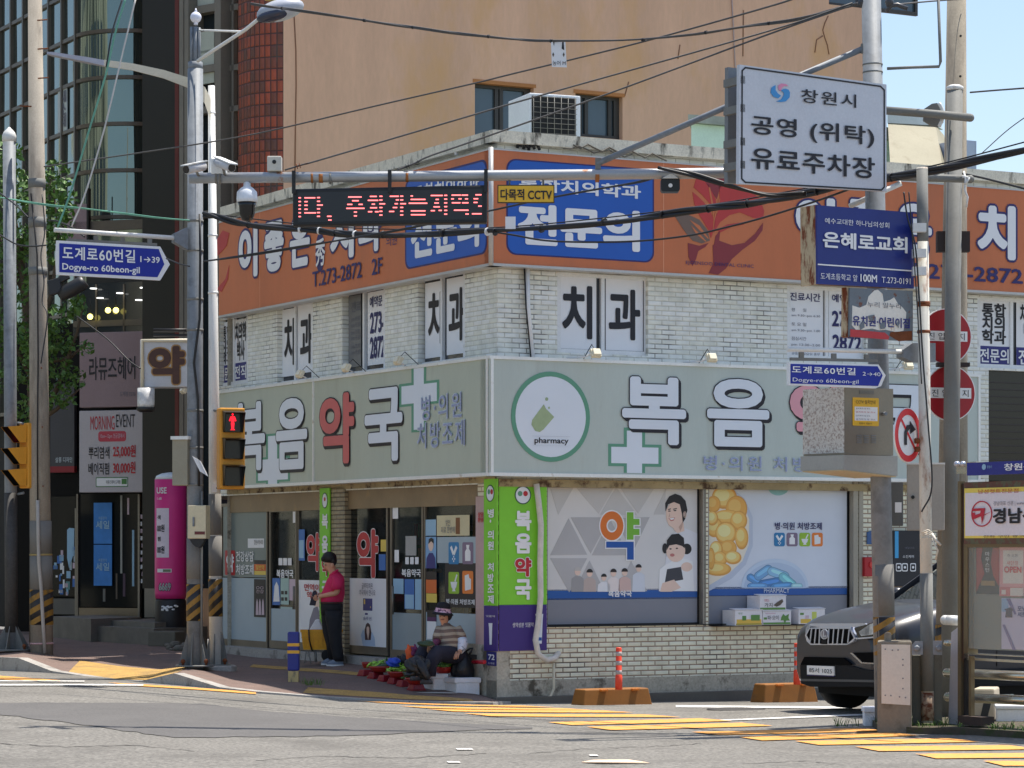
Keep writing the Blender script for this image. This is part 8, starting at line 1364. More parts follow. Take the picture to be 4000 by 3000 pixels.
# ---- seated vendor
Yv = 37.7; vp_ = lambda x, y, d=0.0: P(x, y, Yv+d); kv = S(1, Yv)
WM = thing('person', 'woman in a striped brown shirt and floral sun hat sitting beside vegetables', 'person', vp_(1750, 2660))
nodes = {'pelvis': (vp_(1762, 2548), .14), 'waist': (vp_(1760, 2515), .13), 'chest': (vp_(1753, 2470), .12), 'neck': (vp_(1738, 2438), .05), 'jaw': (vp_(1731, 2420, -.03), .07), 'head': (vp_(1733, 2404), .092), 'top': (vp_(1734, 2384), .07), 'nose': (vp_(1726, 2408, -.115), .017),
 'sn': (vp_(1785, 2460, -.03), .055), 'en': (vp_(1806, 2506, -.08), .045), 'wn': (vp_(1800, 2540, -.2), .032), 'hn': (vp_(1792, 2549, -.26), .034), 'sf': (vp_(1718, 2460, -.03), .055), 'ef': (vp_(1708, 2504, -.12), .045), 'wf': (vp_(1690, 2524, -.3), .032), 'hf': (vp_(1682, 2528, -.36), .034),
 'pn': (vp_(1770, 2556, -.14), .10), 'kn': (vp_(1706, 2546, -.5), .075), 'an': (vp_(1672, 2644, -.45), .042), 'tn': (vp_(1660, 2664, -.55), .035), 'pf': (vp_(1750, 2556, -.1), .10), 'kf': (vp_(1650, 2545, -.35), .075), 'af': (vp_(1640, 2630, -.35), .042), 'tf': (vp_(1622, 2648, -.45), .035)}
b = skin_mesh(nodes, edges); fingers(b, vp_(1789, 2551, -.29), (-.5, -.6, -.5), (.7, -.4, 0), (0, 0, -1)); fingers(b, vp_(1679, 2529, -.39), (-.7, -.6, -.2), (-.2, .2, 1), (.5, 0, -1)); b.build('body', skin_m, WM)
def stripe_mat(name, c1, c2, sc):
    m = mat(name, c1, 0.85, var=0.1, scale=8, fine=0.1, fscale=60); nt = m.node_tree; bs = nt.nodes['Principled BSDF']; src = bs.inputs['Base Color'].links[0].from_socket; ge = nt.nodes.new('ShaderNodeNewGeometry'); wv = nt.nodes.new('ShaderNodeTexWave'); wv.bands_direction = 'Z'; wv.inputs['Scale'].default_value = sc; wv.inputs['Distortion'].default_value = 2.5; wv.inputs['Detail'].default_value = 1; nt.links.new(ge.outputs['Position'], wv.inputs['Vector'])
    r = nt.nodes.new('ShaderNodeMapRange'); r.inputs[1].default_value = .5; r.inputs[2].default_value = .62; nt.links.new(wv.outputs['Fac'], r.inputs[0]); mx = nt.nodes.new('ShaderNodeMix'); mx.data_type = 'RGBA'; nt.links.new(r.outputs[0], mx.inputs[0]); nt.links.new(src, mx.inputs[6]); mx.inputs[7].default_value = rgb(c2); nt.links.new(mx.outputs[2], bs.inputs['Base Color']); return m
shm = stripe_mat('shirt_striped', (112, 92, 82), (162, 146, 126), 4.0)
b = MB(); b.loft([ell_ring(vp_(x, y, d), rx*kv, ry) for x, y, rx, ry, d in ((1757, 2546, 50, .19, 0), (1757, 2530, 51, .2, 0), (1755, 2505, 49, .19, 0), (1753, 2478, 44, .17, 0), (1751, 2462, 41, .155, 0), (1748, 2450, 33, .12, 0), (1743, 2440, 19, .075, 0), (1740, 2434, 15, .06, 0))]); b.build('shirt', shm, WM)
for a, c, e in (((1782, 2455, -.02), (1800, 2486, -.06), (1805, 2500, -.08)), ((1722, 2455, -.02), (1711, 2486, -.08), (1708, 2502, -.12))): b = MB(); b.tube([vp_(*a), vp_(*c), vp_(*e)], [.075, .075, .068], 12); b.build('sleeve', shm, WM)
flor = mat('floral_cover', (206, 206, 212), 0.8, var=0.1, c2=(110, 120, 130), thr=(0.55, 0.6), c2scale=16); b = MB(); b.tube([vp_(1804, 2496, -.08), vp_(1807, 2515, -.11), vp_(1804, 2532, -.16), vp_(1798, 2544, -.22)], [.07, .072, .062, .042], 12); b.build('arm_cover', flor, WM); b = MB(); b.tube([vp_(1708, 2504, -.12), vp_(1692, 2523, -.28)], [.055, .042], 10); b.build('arm_cover', mat('cover_plum', (110, 50, 76), 0.8, var=0.2, scale=16), WM)
trn = mat('trousers_indigo', (34, 34, 48), 0.85, var=0.15, scale=6, bump=0.3, bscale=8)
b = MB(); b.ell(vp_(1765, 2556, -.05), .2, .2, .13); 
for a, c, e in (((1770, 2556, -.12), (1706, 2548, -.5), (1680, 2596, -.47)), ((1752, 2556, -.1), (1650, 2547, -.35), (1640, 2600, -.35))): b.tube([vp_(*a), vp_(*a).lerp(vp_(*c), .5), vp_(*c), vp_(*c).lerp(vp_(*e), .35)+V((0, -.02, 0)), vp_(*e), vp_(*e)+V((0, 0, -.16))], [.115, .105, .1, .1, .095, .08], 14)
b.build('trousers', trn, WM)
b = MB()
for x, y, d in ((1666, 2664, -.56), (1626, 2650, -.42)): b.loft([ell_ring(vp_(x, y, d)+V((0, 0, z)), .085*f, .04*f) for z, f in ((-.03, 1), (0, 1), (.04, .7), (.055, .4))])
b.build('shoe', mat('shoe_dark', (60, 58, 60), 0.6), WM)
hk_ = mat('hat_black', (26, 24, 30), 0.85); b = MB(); tl = Matrix.Rotation(math.radians(6), 3, 'Y')
b.lathe(vp_(1730, 2391, -.0), [(.15, -.035), (.145, -.02), (.105, .012), (.1, .03), (.098, .09), (.075, .125), (.01, .14)], 22, (tl @ V((0, -.04, 1)))); b.build('hat', hk_, WM)
b = MB(); b.lathe(vp_(1730, 2391, -.0), [(.128, .0), (.112, .014), (.106, .026), (.104, .055)], 22, (tl @ V((0, -.04, 1))), True, False); b.build('hat_band', mat('hat_floral', (196, 160, 176), 0.8, var=0.1, c2=(90, 50, 80), thr=(0.5, 0.56), c2scale=22), WM)
b = MB(); b.ell(vp_(1722, 2407, -.095), .010, .006, .005, 8, 5); b.ell(vp_(1736, 2407, -.1), .010, .006, .005, 8, 5); b.build('eye', hairm, WM); b = MB(); b.ell(vp_(1728, 2420, -.1), .026, .01, .008, 8, 5); b.build('mouth', MC['lip'], WM); b = MB(); b.ell(vp_(1747, 2402, .03), .07, .075, .085); b.build('hair', hairm, WM)
# ---- her goods
def rz(x, y): return (1400+x/3.95, 2320+y/3.95)
redp = mat('plastic_red', (126, 18, 32), 0.35, var=0.08, scale=4); redb = mat('plastic_red_bowl', (148, 38, 30), 0.35, var=0.08)
names = ('leftmost', 'second', 'third', 'fourth', 'fifth')
trays = [(120, 1255), (272, 1300), (425, 1345), (582, 1385), (715, 1425), (890, 1485)]
def gp(x, y, h=0): p = PVpx(*rz(x, y)); return p+V((0, 0, h))
TP_ = [gp(*q) for q in trays]
def tray(c, label, w_=.20):
    t = thing('red_tray', label, 'tray', c, group='red plastic trays edging the vegetable display'); b = MB(); d = V((0.62, -0.78, 0)); e = V((0.78, 0.62, 0))
    b.loft([[c+d*sx*w_*f+e*sy*.10*f+V((0, 0, z)) for sx, sy in ((-1, -1), (1, -1), (1, 1), (-1, 1))] for f, z in ((1.0, 0.0), (1.02, 0.015), (.8, .085))], True, False); b.build('shell', redp, t, bevel=0.01); b = MB()
    b.loft([[c+d*sx*w_*f+e*sy*.10*f+V((0, 0, z)) for sx, sy in ((-1, -1), (1, -1), (1, 1), (-1, 1))] for f, z in ((1.05, -0.004), (1.05, 0.012))], True, False); b.build('rim', redp, t); return t
labs = ['upturned red plastic tray at the far left end of the row on the pavement', 'upturned red tray second from the left in the row on the pavement', 'upturned red tray third from the left in the row, below the peppers', 'upturned red tray fourth in the row, left of the cucumber bowl', 'upturned red tray next to last in the row before the foam boxes', 'larger upturned red tray at the right end carrying the cucumber bowl']
t0 = tray(TP_[0], labs[0], .075)
for k in range(1, 6): dup(t0, TP_[k], labs[k])
def bowl(c, r_, label, name='red_bowl', m=redb):
    t = thing(name, label, 'bowl', c); b = MB(); b.lathe(c, [(r_*.7, 0), (r_*.95, .05), (r_*1.0, .075), (r_*1.05, .08), (r_*.93, .07), (r_*.7, .02), (.01, .015)], 24); b.build('shell', m, t); b = MB(); b.lathe(c, [(r_*1.06, .07), (r_*1.06, .088), (r_*1.0, .088), (r_*1.0, .07)], 24, cap=False); b.build('rim', m, t); return t
lime = mat('pepper_lime', (150, 196, 74), 0.4, var=0.15, scale=12); grn = mat('pepper_green', (58, 96, 42), 0.4, var=0.2, scale=12); cuc = mat('cucumber', (36, 62, 34), 0.4, var=0.2, scale=10); leaf_g = mat('greens', (84, 128, 62), 0.6, var=0.25, scale=14)
def pile(c, r_, h, m, name, label, n, L_, rad, seed, kind='stuff'):
    random.seed(seed); b = MB()
    for k in range(n):
        a = random.uniform(0, 6.28); q = c+V((math.cos(a), math.sin(a), 0))*r_*math.sqrt(random.random())*.8; q.z += random.uniform(.02, h)*(1-((q-c).xy.length/r_)**2*.7); d = V((random.gauss(0, 1), random.gauss(0, 1), random.gauss(0, .35))).normalized()
        s_ = d.cross(V((0, 0, 1))).normalized()*random.uniform(-.03, .03); b.tube([q-d*L_*.5, q-d*L_*.2+s_, q+d*L_*.2+s_, q+d*L_*.5], [rad*.5, rad, rad*.85, rad*.2], 6)
    return b.build(name, m, label=label, cat='vegetables', kind=kind)
c1, c2, c3 = gp(135, 1240, .085), gp(375, 1300, .085), gp(640, 1385, .085); c4 = TP_[5]+V((.0, .0, .085))
bowl(c1, .075, 'small empty red bowl at the far left of the vegetable display'); bowl(c2, .19, 'wide red bowl heaped with green peppers and cucumbers on the left'); bowl(c3, .17, 'wide red bowl heaped with pale lime peppers in the middle'); bowl(c4, .145, 'wide red bowl of curved dark cucumbers nearest the foam boxes')
pile(c2+V((-.07, 0, .06)), .15, .11, lime, 'pepper_pile', 'loose lime green peppers heaped on the left red bowl', 26, .11, .014, 1); pile(c2+V((.06, .06, .06)), .17, .12, grn, 'pepper_pile', 'dark green peppers mixed beside the blue bag', 30, .12, .016, 2); pile(c3+V((-.02, 0, .07)), .18, .12, lime, 'pepper_pile', 'bright lime peppers heaped in the middle red bowl', 50, .13, .014, 3); pile(c4+V((-.06, .1, .06)), .14, .08, grn, 'pepper_pile', 'dark green peppers behind the cucumber bowl', 18, .12, .016, 6)
for k, (dx, dz, lab) in enumerate(((0, .1, 'long curved dark cucumber along the front rim of the right bowl'), (.06, .14, 'shorter dark cucumber lying behind the front one in the right bowl'), (-.08, .12, 'dark cucumber lying crosswise at the left of the right bowl'))):
    b = MB(); q = c4+V((dx*.5, -.05+k*.06, dz)); b.tube([q+V((math.sin(a)*.16, -.04*math.cos(a*1.2), .03*(a*a))) for a in (-1.1, -.7, -.3, 0, .3, .7, 1.1)], [.012, .024, .027, .027, .027, .024, .012], 9); b.build('cucumber', cuc, label=lab, cat='cucumber', group='cucumbers in the right red bowl')
b = MB(); q = c2+V((.05, -.11, .1)); b.tube([q+V((math.sin(a)*.16, -.04*math.cos(a*1.2), .02*a)) for a in (-1.1, -.7, -.3, 0, .3, .7, 1.1)], [.012, .022, .025, .025, .025, .022, .012], 9); b.build('cucumber', cuc, label='dark cucumber along the front rim of the left pepper bowl', cat='cucumber')
def lump(c, rx, ry, rz_, m, seed, name, label, cat, am=.16, nu=26, nv=16, parent=None):
    random.seed(seed); ph = [(random.uniform(2, 7), random.uniform(2, 7), random.uniform(0, 6)) for _ in range(6)]; b = MB(); b.ell((0, 0, 0), 1, 1, 1, nu, nv)
    for p in b.v:
        f = 1+sum(am/(i*.5+1)*math.sin(a_*p.x+b_*p.z+c_+p.y*(a_-b_)) for i, (a_, b_, c_) in enumerate(ph)); zf = p.z; p.x, p.y, p.z = p.x*rx*f, p.y*ry*f, max(-rz_*.8, zf*rz_*f)
    b.v = [V(c)+p for p in b.v]; return b.build(name, m, parent, *( (None,)*0 ), label=label, cat=cat) if parent is None else b.build(name, m, parent)
bagk = mat('bag_black', (20, 20, 24), 0.35, var=0.2, scale=8, bump=0.7, bscale=10)
bp_ = lambda x, y, Y: P(*rz(x, y), Y)
lump(bp_(540, 1060, 38.0), .09, .08, .07, mat('bag_blue', (30, 66, 170), 0.35, var=0.15, bump=0.6, bscale=10), 1, 'plastic_bag', 'crumpled bright blue plastic bag behind the pepper bowls', 'plastic bag')
lump(bp_(675, 1040, 38.2), .085, .09, .09, bagk, 2, 'plastic_bag', 'crumpled black plastic bag left of the seated woman\'s knees', 'plastic bag'); lump(bp_(880, 1110, 36.95), .14, .1, .13, bagk, 3, 'plastic_bag', 'large shiny black plastic bag in front of the seated woman\'s legs', 'plastic bag'); lump(bp_(1010, 1170, 36.9), .10, .08, .17, bagk, 4, 'plastic_bag', 'tall black plastic bag leaning beside the foam boxes', 'plastic bag'); lump(bp_(900, 1225, 36.95), .14, .08, .05, bagk, 9, 'plastic_bag', 'flattened black plastic bag behind the cucumber bowl', 'plastic bag')
lump(bp_(800, 920, 37.55), .07, .07, .12, mat('cloth_orange', (216, 92, 44), 0.8, var=0.15, bump=0.5, bscale=8), 5, 'cloth_bag', 'orange cloth bag leaning against the seated woman\'s knee', 'bag', .12); lump(bp_(870, 880, 37.45), .05, .06, .08, mat('cloth_plum', (100, 34, 74), 0.8, var=0.3, scale=12), 6, 'cloth_bundle', 'plum coloured cloth bundle on the orange bag', 'cloth', .14); lump(bp_(1040, 770, 37.2), .11, .08, .045, mat('bag_olive', (48, 66, 44), 0.6, var=0.2, bump=0.6, bscale=9), 7, 'plastic_bag', 'dark green bag resting on the seated woman\'s lap', 'bag')
def foambox(label, pts_top, y_top, y_bot, dep, Y):
    pass
c = PVpx(1822, 2715); FB = PL(V((c.x, c.y, 0)), V((0.93, 0.36, 0)))
def fbox(label, x0, x1, yt, ys, yb, c, lft):
    q_ = PL(V((c.x, c.y, 0)), V((0.95, 0.31, 0))); t = thing('foam_box', label, 'foam box', c); u0, v1 = q_.uv(x0, ys); u1, v0 = q_.uv(x1, yb); d = V((-.62, .78, 0))*lft; b = MB(); b.prism([q_.pt(u0+.01, v0-.02), q_.pt(u1-.01, v0-.02), q_.pt(u1-.01, v0-.02)+d, q_.pt(u0+.01, v0-.02)+d], (0, 0, v1-v0-.05)); b.build('body', foam, t, bevel=0.012)
    b = MB(); b.prism([q_.pt(u0-.01, v1-.075, .012), q_.pt(u1+.01, v1-.075, .012), q_.pt(u1+.01, v1-.075, .012)+d*1.03, q_.pt(u0-.01, v1-.075, .012)+d*1.03], (0, 0, .075)); b.build('lid', foam, t, bevel=0.015); return v1
zt1 = fbox('large white foam box on the pavement with a black bag on its lid', 1780, 1877, 0, 2648, 2712, PVpx(1822, 2712), .5); zt2 = fbox('white foam box behind the large one, with a red bowl of greens on top', 1690, 1748, 0, 2632, 2690, PVpx(1715, 2694), .45)
c = P(1732, 2622, PVpx(1715, 2694).y+.15); c.z = zt2+.002; bowl(c, .125, 'red bowl of fresh greens standing on the rear foam box'); pile(c+V((0, 0, .05)), .13, .11, leaf_g, 'greens_pile', 'leafy greens heaped in the bowl on the foam box', 60, .09, .016, 8)
c = P(1806, 2600, PVpx(1822, 2712).y+.22); c.z = zt1; bz = c.z
t = thing('rucksack', 'black rucksack standing on the large foam box beside the woman', 'bag', c); b = MB(); hB_ = S(104, c.y); random.seed(9)
b.loft([ell_ring(c+V((0, 0, hB_*f)), .155*g*(1+.03*math.sin(9*f)), .12*g, 20) for f, g in ((0, .85), (.06, 1), (.25, 1.06), (.45, 1.0), (.62, .86), (.8, .66), (.92, .45), (1, .3))]); b.build('body', bagk, t); b = MB(); b.tube([c+V((.06, -.02, hB_*.72)), c+V((.12, -.02, hB_*.95)), c+V((.14, 0, hB_*1.08)), c+V((.1, 0, hB_*1.06)), c+V((.02, 0, hB_*.9))], .014, 8); b.build('strap', bagk, t); b = MB(); b.tube([c+V((-.15, -.06, hB_*.3)), c+V((0, -.13, hB_*.26)), c+V((.15, -.06, hB_*.3))], .008, 6); b.build('seam', MC['wrap_black'], t)
b = MB(); b.tube([L.at(1848, 2586, .18), L.at(1893, 2586, .18)], S(8, 37.4), 12); b.build('red_roll', mat('roll_red', (150, 20, 34), 0.25), label='red rolled tube on the low ledge left of the house number', cat='roll'); 
t = thing('low_stool', 'dark low bench under the seated woman against the shop window', 'bench', vp_(1770, 2680)); b = MB(); b.box(vp_(1800, 2565, .15), (.36, .08, 0), (-.04, .16, 0), (0, 0, .03)); b.build('seat', dark, t); b = MB(); 
for sx in (-.3, .3): b.box(vp_(1800, 2565, .15)+V((sx, 0, -.2)), (.02, 0, 0), (0, .12, 0), (0, 0, .2))
b.build('leg', dark, t)
b = MB(); c = PVpx(1700, 2708); b.prism([c+V((-.4, .05, .004)), c+V((.1, -.12, .004)), c+V((.3, -.06, .004)), c+V((-.1, .12, .004))], (0, 0, .006)); b.build('newspaper', mat('paper_sheet', (186, 184, 178), 0.8), label='flat sheet of white paper under the right end of the red trays', cat='paper')
# ---- yellow crate on a trolley behind the man
Yc3 = Ym+.35; cp = lambda x, y, d=0.0: P(x, y, Yc3+d); zg = PVpx(1260, 2582).z
t = thing('trolley_crate', 'yellow plastic crate strapped on a folding trolley behind the standing man', 'trolley', V((cp(1256, 2540).x, Yc3, zg)))
cy_ = mat('crate_yellow', (206, 146, 22), 0.45, var=0.08, scale=5); b = MB(); A = lambda f, y: [cp(1256-82*f, y, -.17*f), cp(1256+82*f, y, -.17*f), cp(1256+82*f, y, .17*f), cp(1256-82*f, y, .17*f)]
b.loft([A(.86, 2538), A(.9, 2520), A(.97, 2470), A(1.02, 2470), A(1.02, 2459), A(.95, 2459), A(.84, 2530)], True, False); b.build('crate', cy_, t)
b = MB()
for k in range(9): x = 1190+k*17; b.box(cp(x, 2502, -.168), (.004, 0, 0), (0, .004, 0), (0, 0, .09))
b.box(cp(1256, 2490, -.17), (.3, 0, 0), (0, .004, 0), (0, 0, .006)); b.build('rib', cy_, t)
b = MB(); b.prism([cp(x, y, -.1) for x, y in ((1208, 2461), (1232, 2420), (1246, 2420), (1262, 2461))], (0, .22, 0)); b.build('foam_lid', foam, t, bevel=.01)
b = MB(); b.tube([cp(1206, 2459, -.2), cp(1208, 2500, -.19), cp(1218, 2538, -.17), cp(1225, 2545, 0)], .012, 6); b.build('strap', blk, t)
b = MB(); b.tube([cp(1215, 2542, -.1), cp(1300, 2548, -.1)], .014, 8); b.tube([cp(1232, 2542, -.1), cp(1234, 2585, -.1)], .02, 8); b.tube([cp(1196, 2545, -.1), cp(1190, 2590, -.12)], .008, 6); b.tube([cp(1206, 2545, -.1), cp(1214, 2592, -.14)], .008, 6); b.tube([cp(1300, 2548, .12), cp(1338, 2420, .2)], .014, 8); b.build('frame', galvd, t)
b = MB()
for dy in (-.14, .14): b.lathe(cp(1277, 2560, dy), [(.02, -.03), (.075, -.03), (.085, -.015), (.085, .015), (.075, .03), (.02, .03)], 20, (.3, 1, 0))
b.build('wheel', tyre, t)
# ------------------------------------------------------------------ cables
cabk = mat('cable_black', (26, 26, 28), 0.5, var=0.1); cabg = mat('cable_grey', (74, 72, 70), 0.6, var=0.15, scale=4); cabgn = mat('guy_green', (96, 150, 126), 0.5); cabw = mat('guy_white', (186, 180, 172), 0.5)
def catm(pts, n=8):
    pts = [V(p) for p in pts]; q = [pts[0]*2-pts[1]]+pts+[pts[-1]*2-pts[-2]]; out = []
    for i in range(1, len(q)-2):
        for k in range(n):
            t = k/n; a, b_, c, d = q[i-1], q[i], q[i+1], q[i+2]; out.append(0.5*((2*b_)+(c-a)*t+(2*a-5*b_+4*c-d)*t*t+(3*b_-a-3*c+d)*t**3))
    return out+[pts[-1]]
def cable(label, pts, r_, m=cabk, Y0=37, Y1=30, twist=0, parts=None, name='cable'):
    n = len(pts); xs = [p[0] for p in pts]; f = lambda x: (x-xs[0])/(xs[-1]-xs[0]) if xs[-1] != xs[0] else 0
    w_ = [P(x, y, Y0+(Y1-Y0)*(f(x) if abs(xs[-1]-xs[0]) > 60 else i/(n-1))) for i, (x, y) in enumerate(pts)]; path = catm(w_, 8); b = MB()
    if twist:
        for k in range(twist):
            rr_ = [r_*.62]*len(path); pp = [p+V((0, math.cos(i*.13*(1+.5*k)+k*2*math.pi/twist)*r_*.55, math.sin(i*.13*(1+.5*k)+k*2*math.pi/twist)*r_*.55)) for i, p in enumerate(path)]; b.tube(pp, rr_, 7)
    else: b.tube(path, r_, 7)
    o = b.build(name, m, label=label, cat='cable')
    return o, path
def ties(path, idx, r_, m, par):
    b = MB()
    for i in idx:
        i = min(i, len(path)-2); b.tube([path[i], path[i].lerp(path[i+1], .25)], r_, 8)
    b.build('tie', m, par)
o, p_ = cable('thick black telephone cable bundle sagging across the signboards from pole to pole', [(795, 838), (841, 845), (920, 868), (1000, 881), (1226, 899), (1362, 915), (1583, 915), (1859, 906), (2000, 904), (2235, 881), (2475, 854), (2683, 825), (2840, 806), (3000, 784), (3190, 747), (3350, 712), (3610, 674), (3800, 632), (4060, 568)], .042, cabk, 37.6, 28.3, 3); ties(p_, (22, 37, 45, 52, 60, 68, 76, 84, 92, 100, 112, 124), .050, cabk, o); ties(p_, (30, 33, 41, 58), .052, pvc, o)
cable('thin steel carrier wire above the thick black bundle', [(841, 838), (1226, 880), (1583, 896), (2000, 885), (2475, 838), (2840, 790), (3190, 728), (3610, 655), (4060, 540)], .008, cabk, 37.6, 28.3)
cable('second black bundle bowing from the right wall of signs up to the right edge', [(2570, 655), (2700, 680), (2850, 728), (3000, 765), (3150, 755)], .03, cabk, 29.7, 29.3, 2)
cable('black cable rising from the left poles to the horn speaker on the arm', [(796, 1021), (1000, 992), (1217, 958), (1400, 928), (1583, 893), (1860, 832), (2100, 782), (2300, 748), (2480, 716), (2560, 690)], .018, cabk, 37.6, 29.9, 2)
cable('slack black cable hanging low across the large blue panel', [(1860, 895), (2000, 917), (2160, 942), (2443, 944), (2680, 922), (2850, 885), (3000, 845), (3190, 785), (3330, 735)], .012, cabk, 35, 29.2)
o, p_ = cable('loosely twisted grey cable crossing the top of the brown wall', [(980, 15), (1100, 32), (1230, 50), (1480, 88), (1650, 112), (1810, 133), (2000, 150), (2150, 160), (2440, 160), (2700, 135), (2900, 103), (3100, 78), (3290, 30), (3375, 8)], .018, cabg, 36.5, 29.8, 3); ties(p_, (8, 22, 30, 44, 56, 66, 74, 84, 95), .022, cabk, o)
cable('straight dark wire rising across the brown wall from the left pole', [(172, 651), (669, 579), (930, 536), (1104, 500), (1480, 411), (1855, 325), (2000, 289), (2497, 167), (3000, 27), (3140, -20)], .011, cabg, 42, 30)
o, p_ = cable('stay wire with a turnbuckle rising from the sensor box on the arm', [(1113, 664), (1200, 638), (1253, 624), (1855, 447), (2086, 380), (3000, 122), (3330, 12)], .010, cabg, 29.8, 29.8); ties(p_, (4, 5, 12), .03, rust, o)
o, p_ = cable('stay wire with a turnbuckle rising from the middle of the arm', [(1552, 664), (1620, 638), (1678, 610), (1855, 549), (2362, 371), (3000, 135), (3330, 20)], .010, cabg, 29.8, 29.8); ties(p_, (4, 5, 10), .03, cabk, o)
cable('thin wire leaving the concrete pole cap toward the right edge', [(3790, 361), (3900, 352), (4060, 340)], .010, cabg, 31, 30); cable('slim sky wire sloping down to the rooftop at the right edge', [(4060, 420), (3940, 505), (3836, 598)], .006, cabg, 30, 34); cable('grey wire in the sky between the two right poles', [(3500, 18), (3600, 8), (3700, 0), (3800, -6)], .009, cabg, 29.8, 31); cable('black service wire sloping from the concrete pole to the right edge', [(3760, 678), (3860, 700), (4060, 752)], .012, cabk, 31, 29.5)
cable('white guy wire slanting down to the left street sign', [(531, -10), (470, 245), (407, 506), (335, 750), (280, 885)], .012, cabw, 38.6, 38.2); cable('green sleeved guy wire slanting beside the white one', [(492, -10), (450, 130), (412, 296), (345, 520), (276, 750), (225, 890)], .014, cabgn, 38.7, 38.3); cable('pale green twisted cable hanging level left of the galvanised pole', [(-20, 768), (180, 800), (320, 815), (452, 831), (600, 848), (740, 858)], .016, cabgn, 42, 38.1, 2)
cable('pair of thin wires dropping from the top edge past the curved glass, left one', [(480, -10), (440, 120), (415, 262)], .012, cabk, 38.9, 38.6)
for i, (pts, r_, lab) in enumerate((([(-20, 740), (60, 800), (110, 850)], .012, 'black wire entering from the left edge above the pole clamps'), ([(-20, 905), (60, 952), (120, 962), (180, 958)], .012, 'black wire dipping from the left edge to the concrete pole below the clamps'), ([(190, 862), (215, 862), (245, 872), (285, 892), (330, 925)], .013, 'short black cable curling from the concrete pole to the sign pipe'), ([(300, 1235), (420, 1325), (500, 1405), (548, 1440)], .010, 'dark cable slanting over the salon signboard'), ([(650, 1010), (700, 1030), (740, 1040)], .010, 'short wire stay right of the street sign arrow'), ([(165, 760), (175, 900), (160, 1000), (172, 1100), (165, 1180), (185, 1240), (160, 1420)], .010, 'loose black cable hanging down the face of the concrete pole'))): cable(lab, pts, r_, cabk, 41.5 if pts[0][0] < 400 else 39, 40.5 if pts[0][0] < 400 else 38.2)
cable('twin cable drooping between the rusty pole and the street sign', [(3530, 750), (3545, 850), (3575, 960), (3590, 1150), (3605, 1400), (3625, 1650), (3640, 1900), (3600, 2000)], .009, cabk, 28.95, 28.9)
cable('thin guy wire running down beside the blue church sign', [(3550, 750), (3562, 900), (3580, 1150), (3600, 1500)], .007, cabk, 28.7, 28.8)
b = MB(); random.seed(2)
for k in range(5): b.tube([P(3600+6*math.sin(k), 2080+k*6, 28.95), P(3625, 2070+k*8, 28.85), P(3650-5*math.cos(k), 2085+k*6, 28.95)], .008, 5)
b.tube([P(3640, 2085, 28.85), P(3655, 2110, 28.8), P(3675, 2130, 28.8)], .014, 6); b.tube([P(3640, 2095, 28.85), P(3650, 2125, 28.8), P(3664, 2150, 28.8), P(3655, 2185, 28.85)], .010, 6); b.build('rope_knot', mat('rope_white', (200, 194, 180), 0.8), label='knotted white rope and ties around the rusty pole', cat='rope')
b = MB(); b.tube([P(3765, 670, Yd-.3), P(3772, 700, Yd-.35), P(3768, 740, Yd-.35), P(3780, 770, Yd-.35), P(3775, 810, Yd-.35)], .012, 6); b.tube([P(3760, 690, Yd-.32), P(3785, 695, Yd-.35), P(3770, 720, Yd-.36)], .016, 6); b.build('rope_knot', pwt, label='white rag knotted on the galvanised pole near the cable crossing', cat='rag')
# small white notice hung on the twisted cable, tiny paper by the black bundle
nY = 33.2; q_ = FP(P(2183, 200, nY)); t = thing('hanging_notice', 'small white notice sheet tied to the twisted cable over the brown wall', 'notice', P(2183, 262, nY)); b = MB(); q_.shape(b, [(2152, 164), (2209, 162), (2214, 263), (2156, 261)], 0, .004); b.build('sheet', paper, t); m_ = Multi('print', t); text(m_, q_, '농어 M', 2158, 236, 2210, 256, .003, ink, .03)
for x in (2161, 2202): b = MB(); q_.shape(b, [(x-4, 213), (x, 204), (x+4, 213), (x, 223)], .004, .002); b.build('', pbr, m_)
b = MB(); q_.shape(b, [(2160, 164), (2166, 164), (2164, 180)], .004, .002); q_.shape(b, [(2196, 164), (2202, 164), (2204, 196), (2194, 190)], .004, .002); b.build('', ink, m_)
q_ = FP(P(1992, 870, 34)); b = MB(); q_.rect(b, 1974, 846, 2014, 894, 0, .01); b.build('paper_tag', paper, label='small pale paper tag hanging at the signboard corner behind the cables', cat='tag')
# ------------------------------------------------------------------ tree at the left edge
random.seed(21)
TR = thing('street_tree', 'leafy green street tree standing behind the left poles', 'tree', P(150, 2480, 47.5)); bark = mat('bark', (86, 74, 60), 0.9, var=0.2, bump=0.6, bscale=20); lf = mat('leaves', (70, 102, 40), 0.55, var=0.35, scale=2.2, fine=0.25, fscale=9)
lf.node_tree.nodes['Principled BSDF'].inputs['Transmission Weight'].default_value = 0.0
b = MB(); bs = P(150, 2480, 47.5); b.tube([bs-V((0, 0, .3)), P(148, 2100, 47.5), P(140, 1700, 47.5), P(120, 1300, 47.4), P(60, 900, 47.3), P(20, 600, 47.3)], [.16, .14, .12, .09, .06, .02], 10)
br_ = [((140, 1700), (230, 1500), (300, 1300), (330, 1180)), ((135, 1500), (60, 1350), (-30, 1250)), ((130, 1400), (200, 1150), (230, 950), (210, 740)), ((100, 1150), (20, 1000), (-40, 800)), ((80, 1000), (160, 850), (200, 700)), ((138, 1650), (220, 1600), (310, 1520)), ((130, 1420), (270, 1400), (340, 1340))]
for q in br_: b.tube([P(x, y, 47.4-.25*i) for i, (x, y) in enumerate(q)], [.06, .04, .025, .012][:len(q)] if len(q) == 4 else [.06, .035, .012], 7)
b.build('trunk', bark, TR)
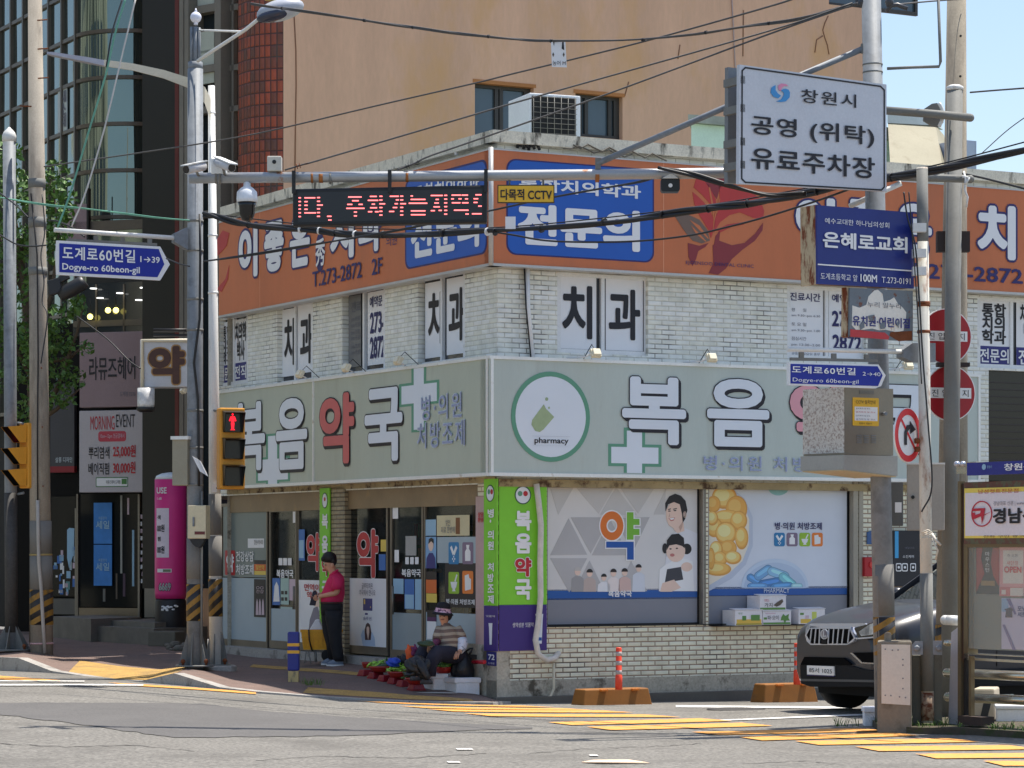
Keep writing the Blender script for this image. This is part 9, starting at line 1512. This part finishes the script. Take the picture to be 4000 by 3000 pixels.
cl = [(10, 600, 80, 70), (60, 700, 60, 60), (20, 800, 90, 90), (130, 760, 60, 90), (220, 690, 60, 70), (240, 800, 70, 80), (60, 950, 90, 90), (170, 950, 90, 100), (-30, 1050, 80, 120), (70, 1120, 60, 90), (230, 900, 60, 90), (-20, 1300, 80, 100), (80, 1300, 60, 80), (210, 1250, 70, 60), (290, 1205, 60, 45), (230, 1340, 70, 60), (300, 1180, 45, 35), (110, 1450, 70, 90), (225, 1440, 60, 50), (280, 1480, 60, 50), (200, 1540, 70, 60), (330, 1360, 40, 30), (-10, 1480, 60, 90), (100, 1600, 60, 60), (255, 1560, 45, 35), (150, 1350, 70, 80), (190, 760, 70, 70), (0, 700, 60, 60)]
b = MB()
for x, y, rx, ry in cl:
    for k in range(int(rx*ry*.03)):
        while True:
            a, c, d = random.uniform(-1, 1), random.uniform(-1, 1), random.uniform(-1, 1)
            if .15 < a*a+c*c+d*d < 1: break
        p = P(x+a*rx, y+c*ry, 47.0+d*.75); s_ = random.uniform(.03, .085); n_ = V((random.gauss(0, 1), random.gauss(0, 1), random.gauss(.6, 1))).normalized(); e = n_.orthogonal().normalized(); e.rotate(Matrix.Rotation(random.uniform(0, 6.28), 3, n_)); g = n_.cross(e)
        b.add([p-e*s_, p-g*s_*.55+n_*s_*.15, p+e*s_, p+g*s_*.55+n_*s_*.15], [[0, 1, 2], [0, 2, 3]])
b.build('crown', lf, TR)
for m_ in MULTI: m_.finish()
GRP = {'delineator_post': 'orange delineator posts along the pharmacy wall', 'wheel_block': 'ochre parking blocks along the pharmacy wall', 'produce_carton': 'produce cartons on the window sill', 'no_entry_sign': 'no entry discs on the right pole', 'pedestrian_signal': 'yellow pedestrian signals', 'street_sign': 'blue street name signs', 'foam_box': 'white foam boxes', 'bullet_camera': 'bullet cameras on the arm', 'pillar_banner': 'green pillar banners of the pharmacy', 'plastic_bag': 'plastic bags around the vendor', 'cable': 'overhead cables and wires', 'utility_pole': 'concrete utility poles', 'control_box': 'control boxes on the poles', 'red_bowl': 'red bowls of vegetables', 'signboard': 'long signboards of the corner building', 'pepper_pile': 'piles of peppers', 'person': 'people at the pharmacy', 'sign_pole': 'galvanised sign poles'}
for o in COL.objects:
    k = o.name.split('.')[0]
    if o.parent is None and k in GRP and 'group' not in o: o['group'] = GRP[k]
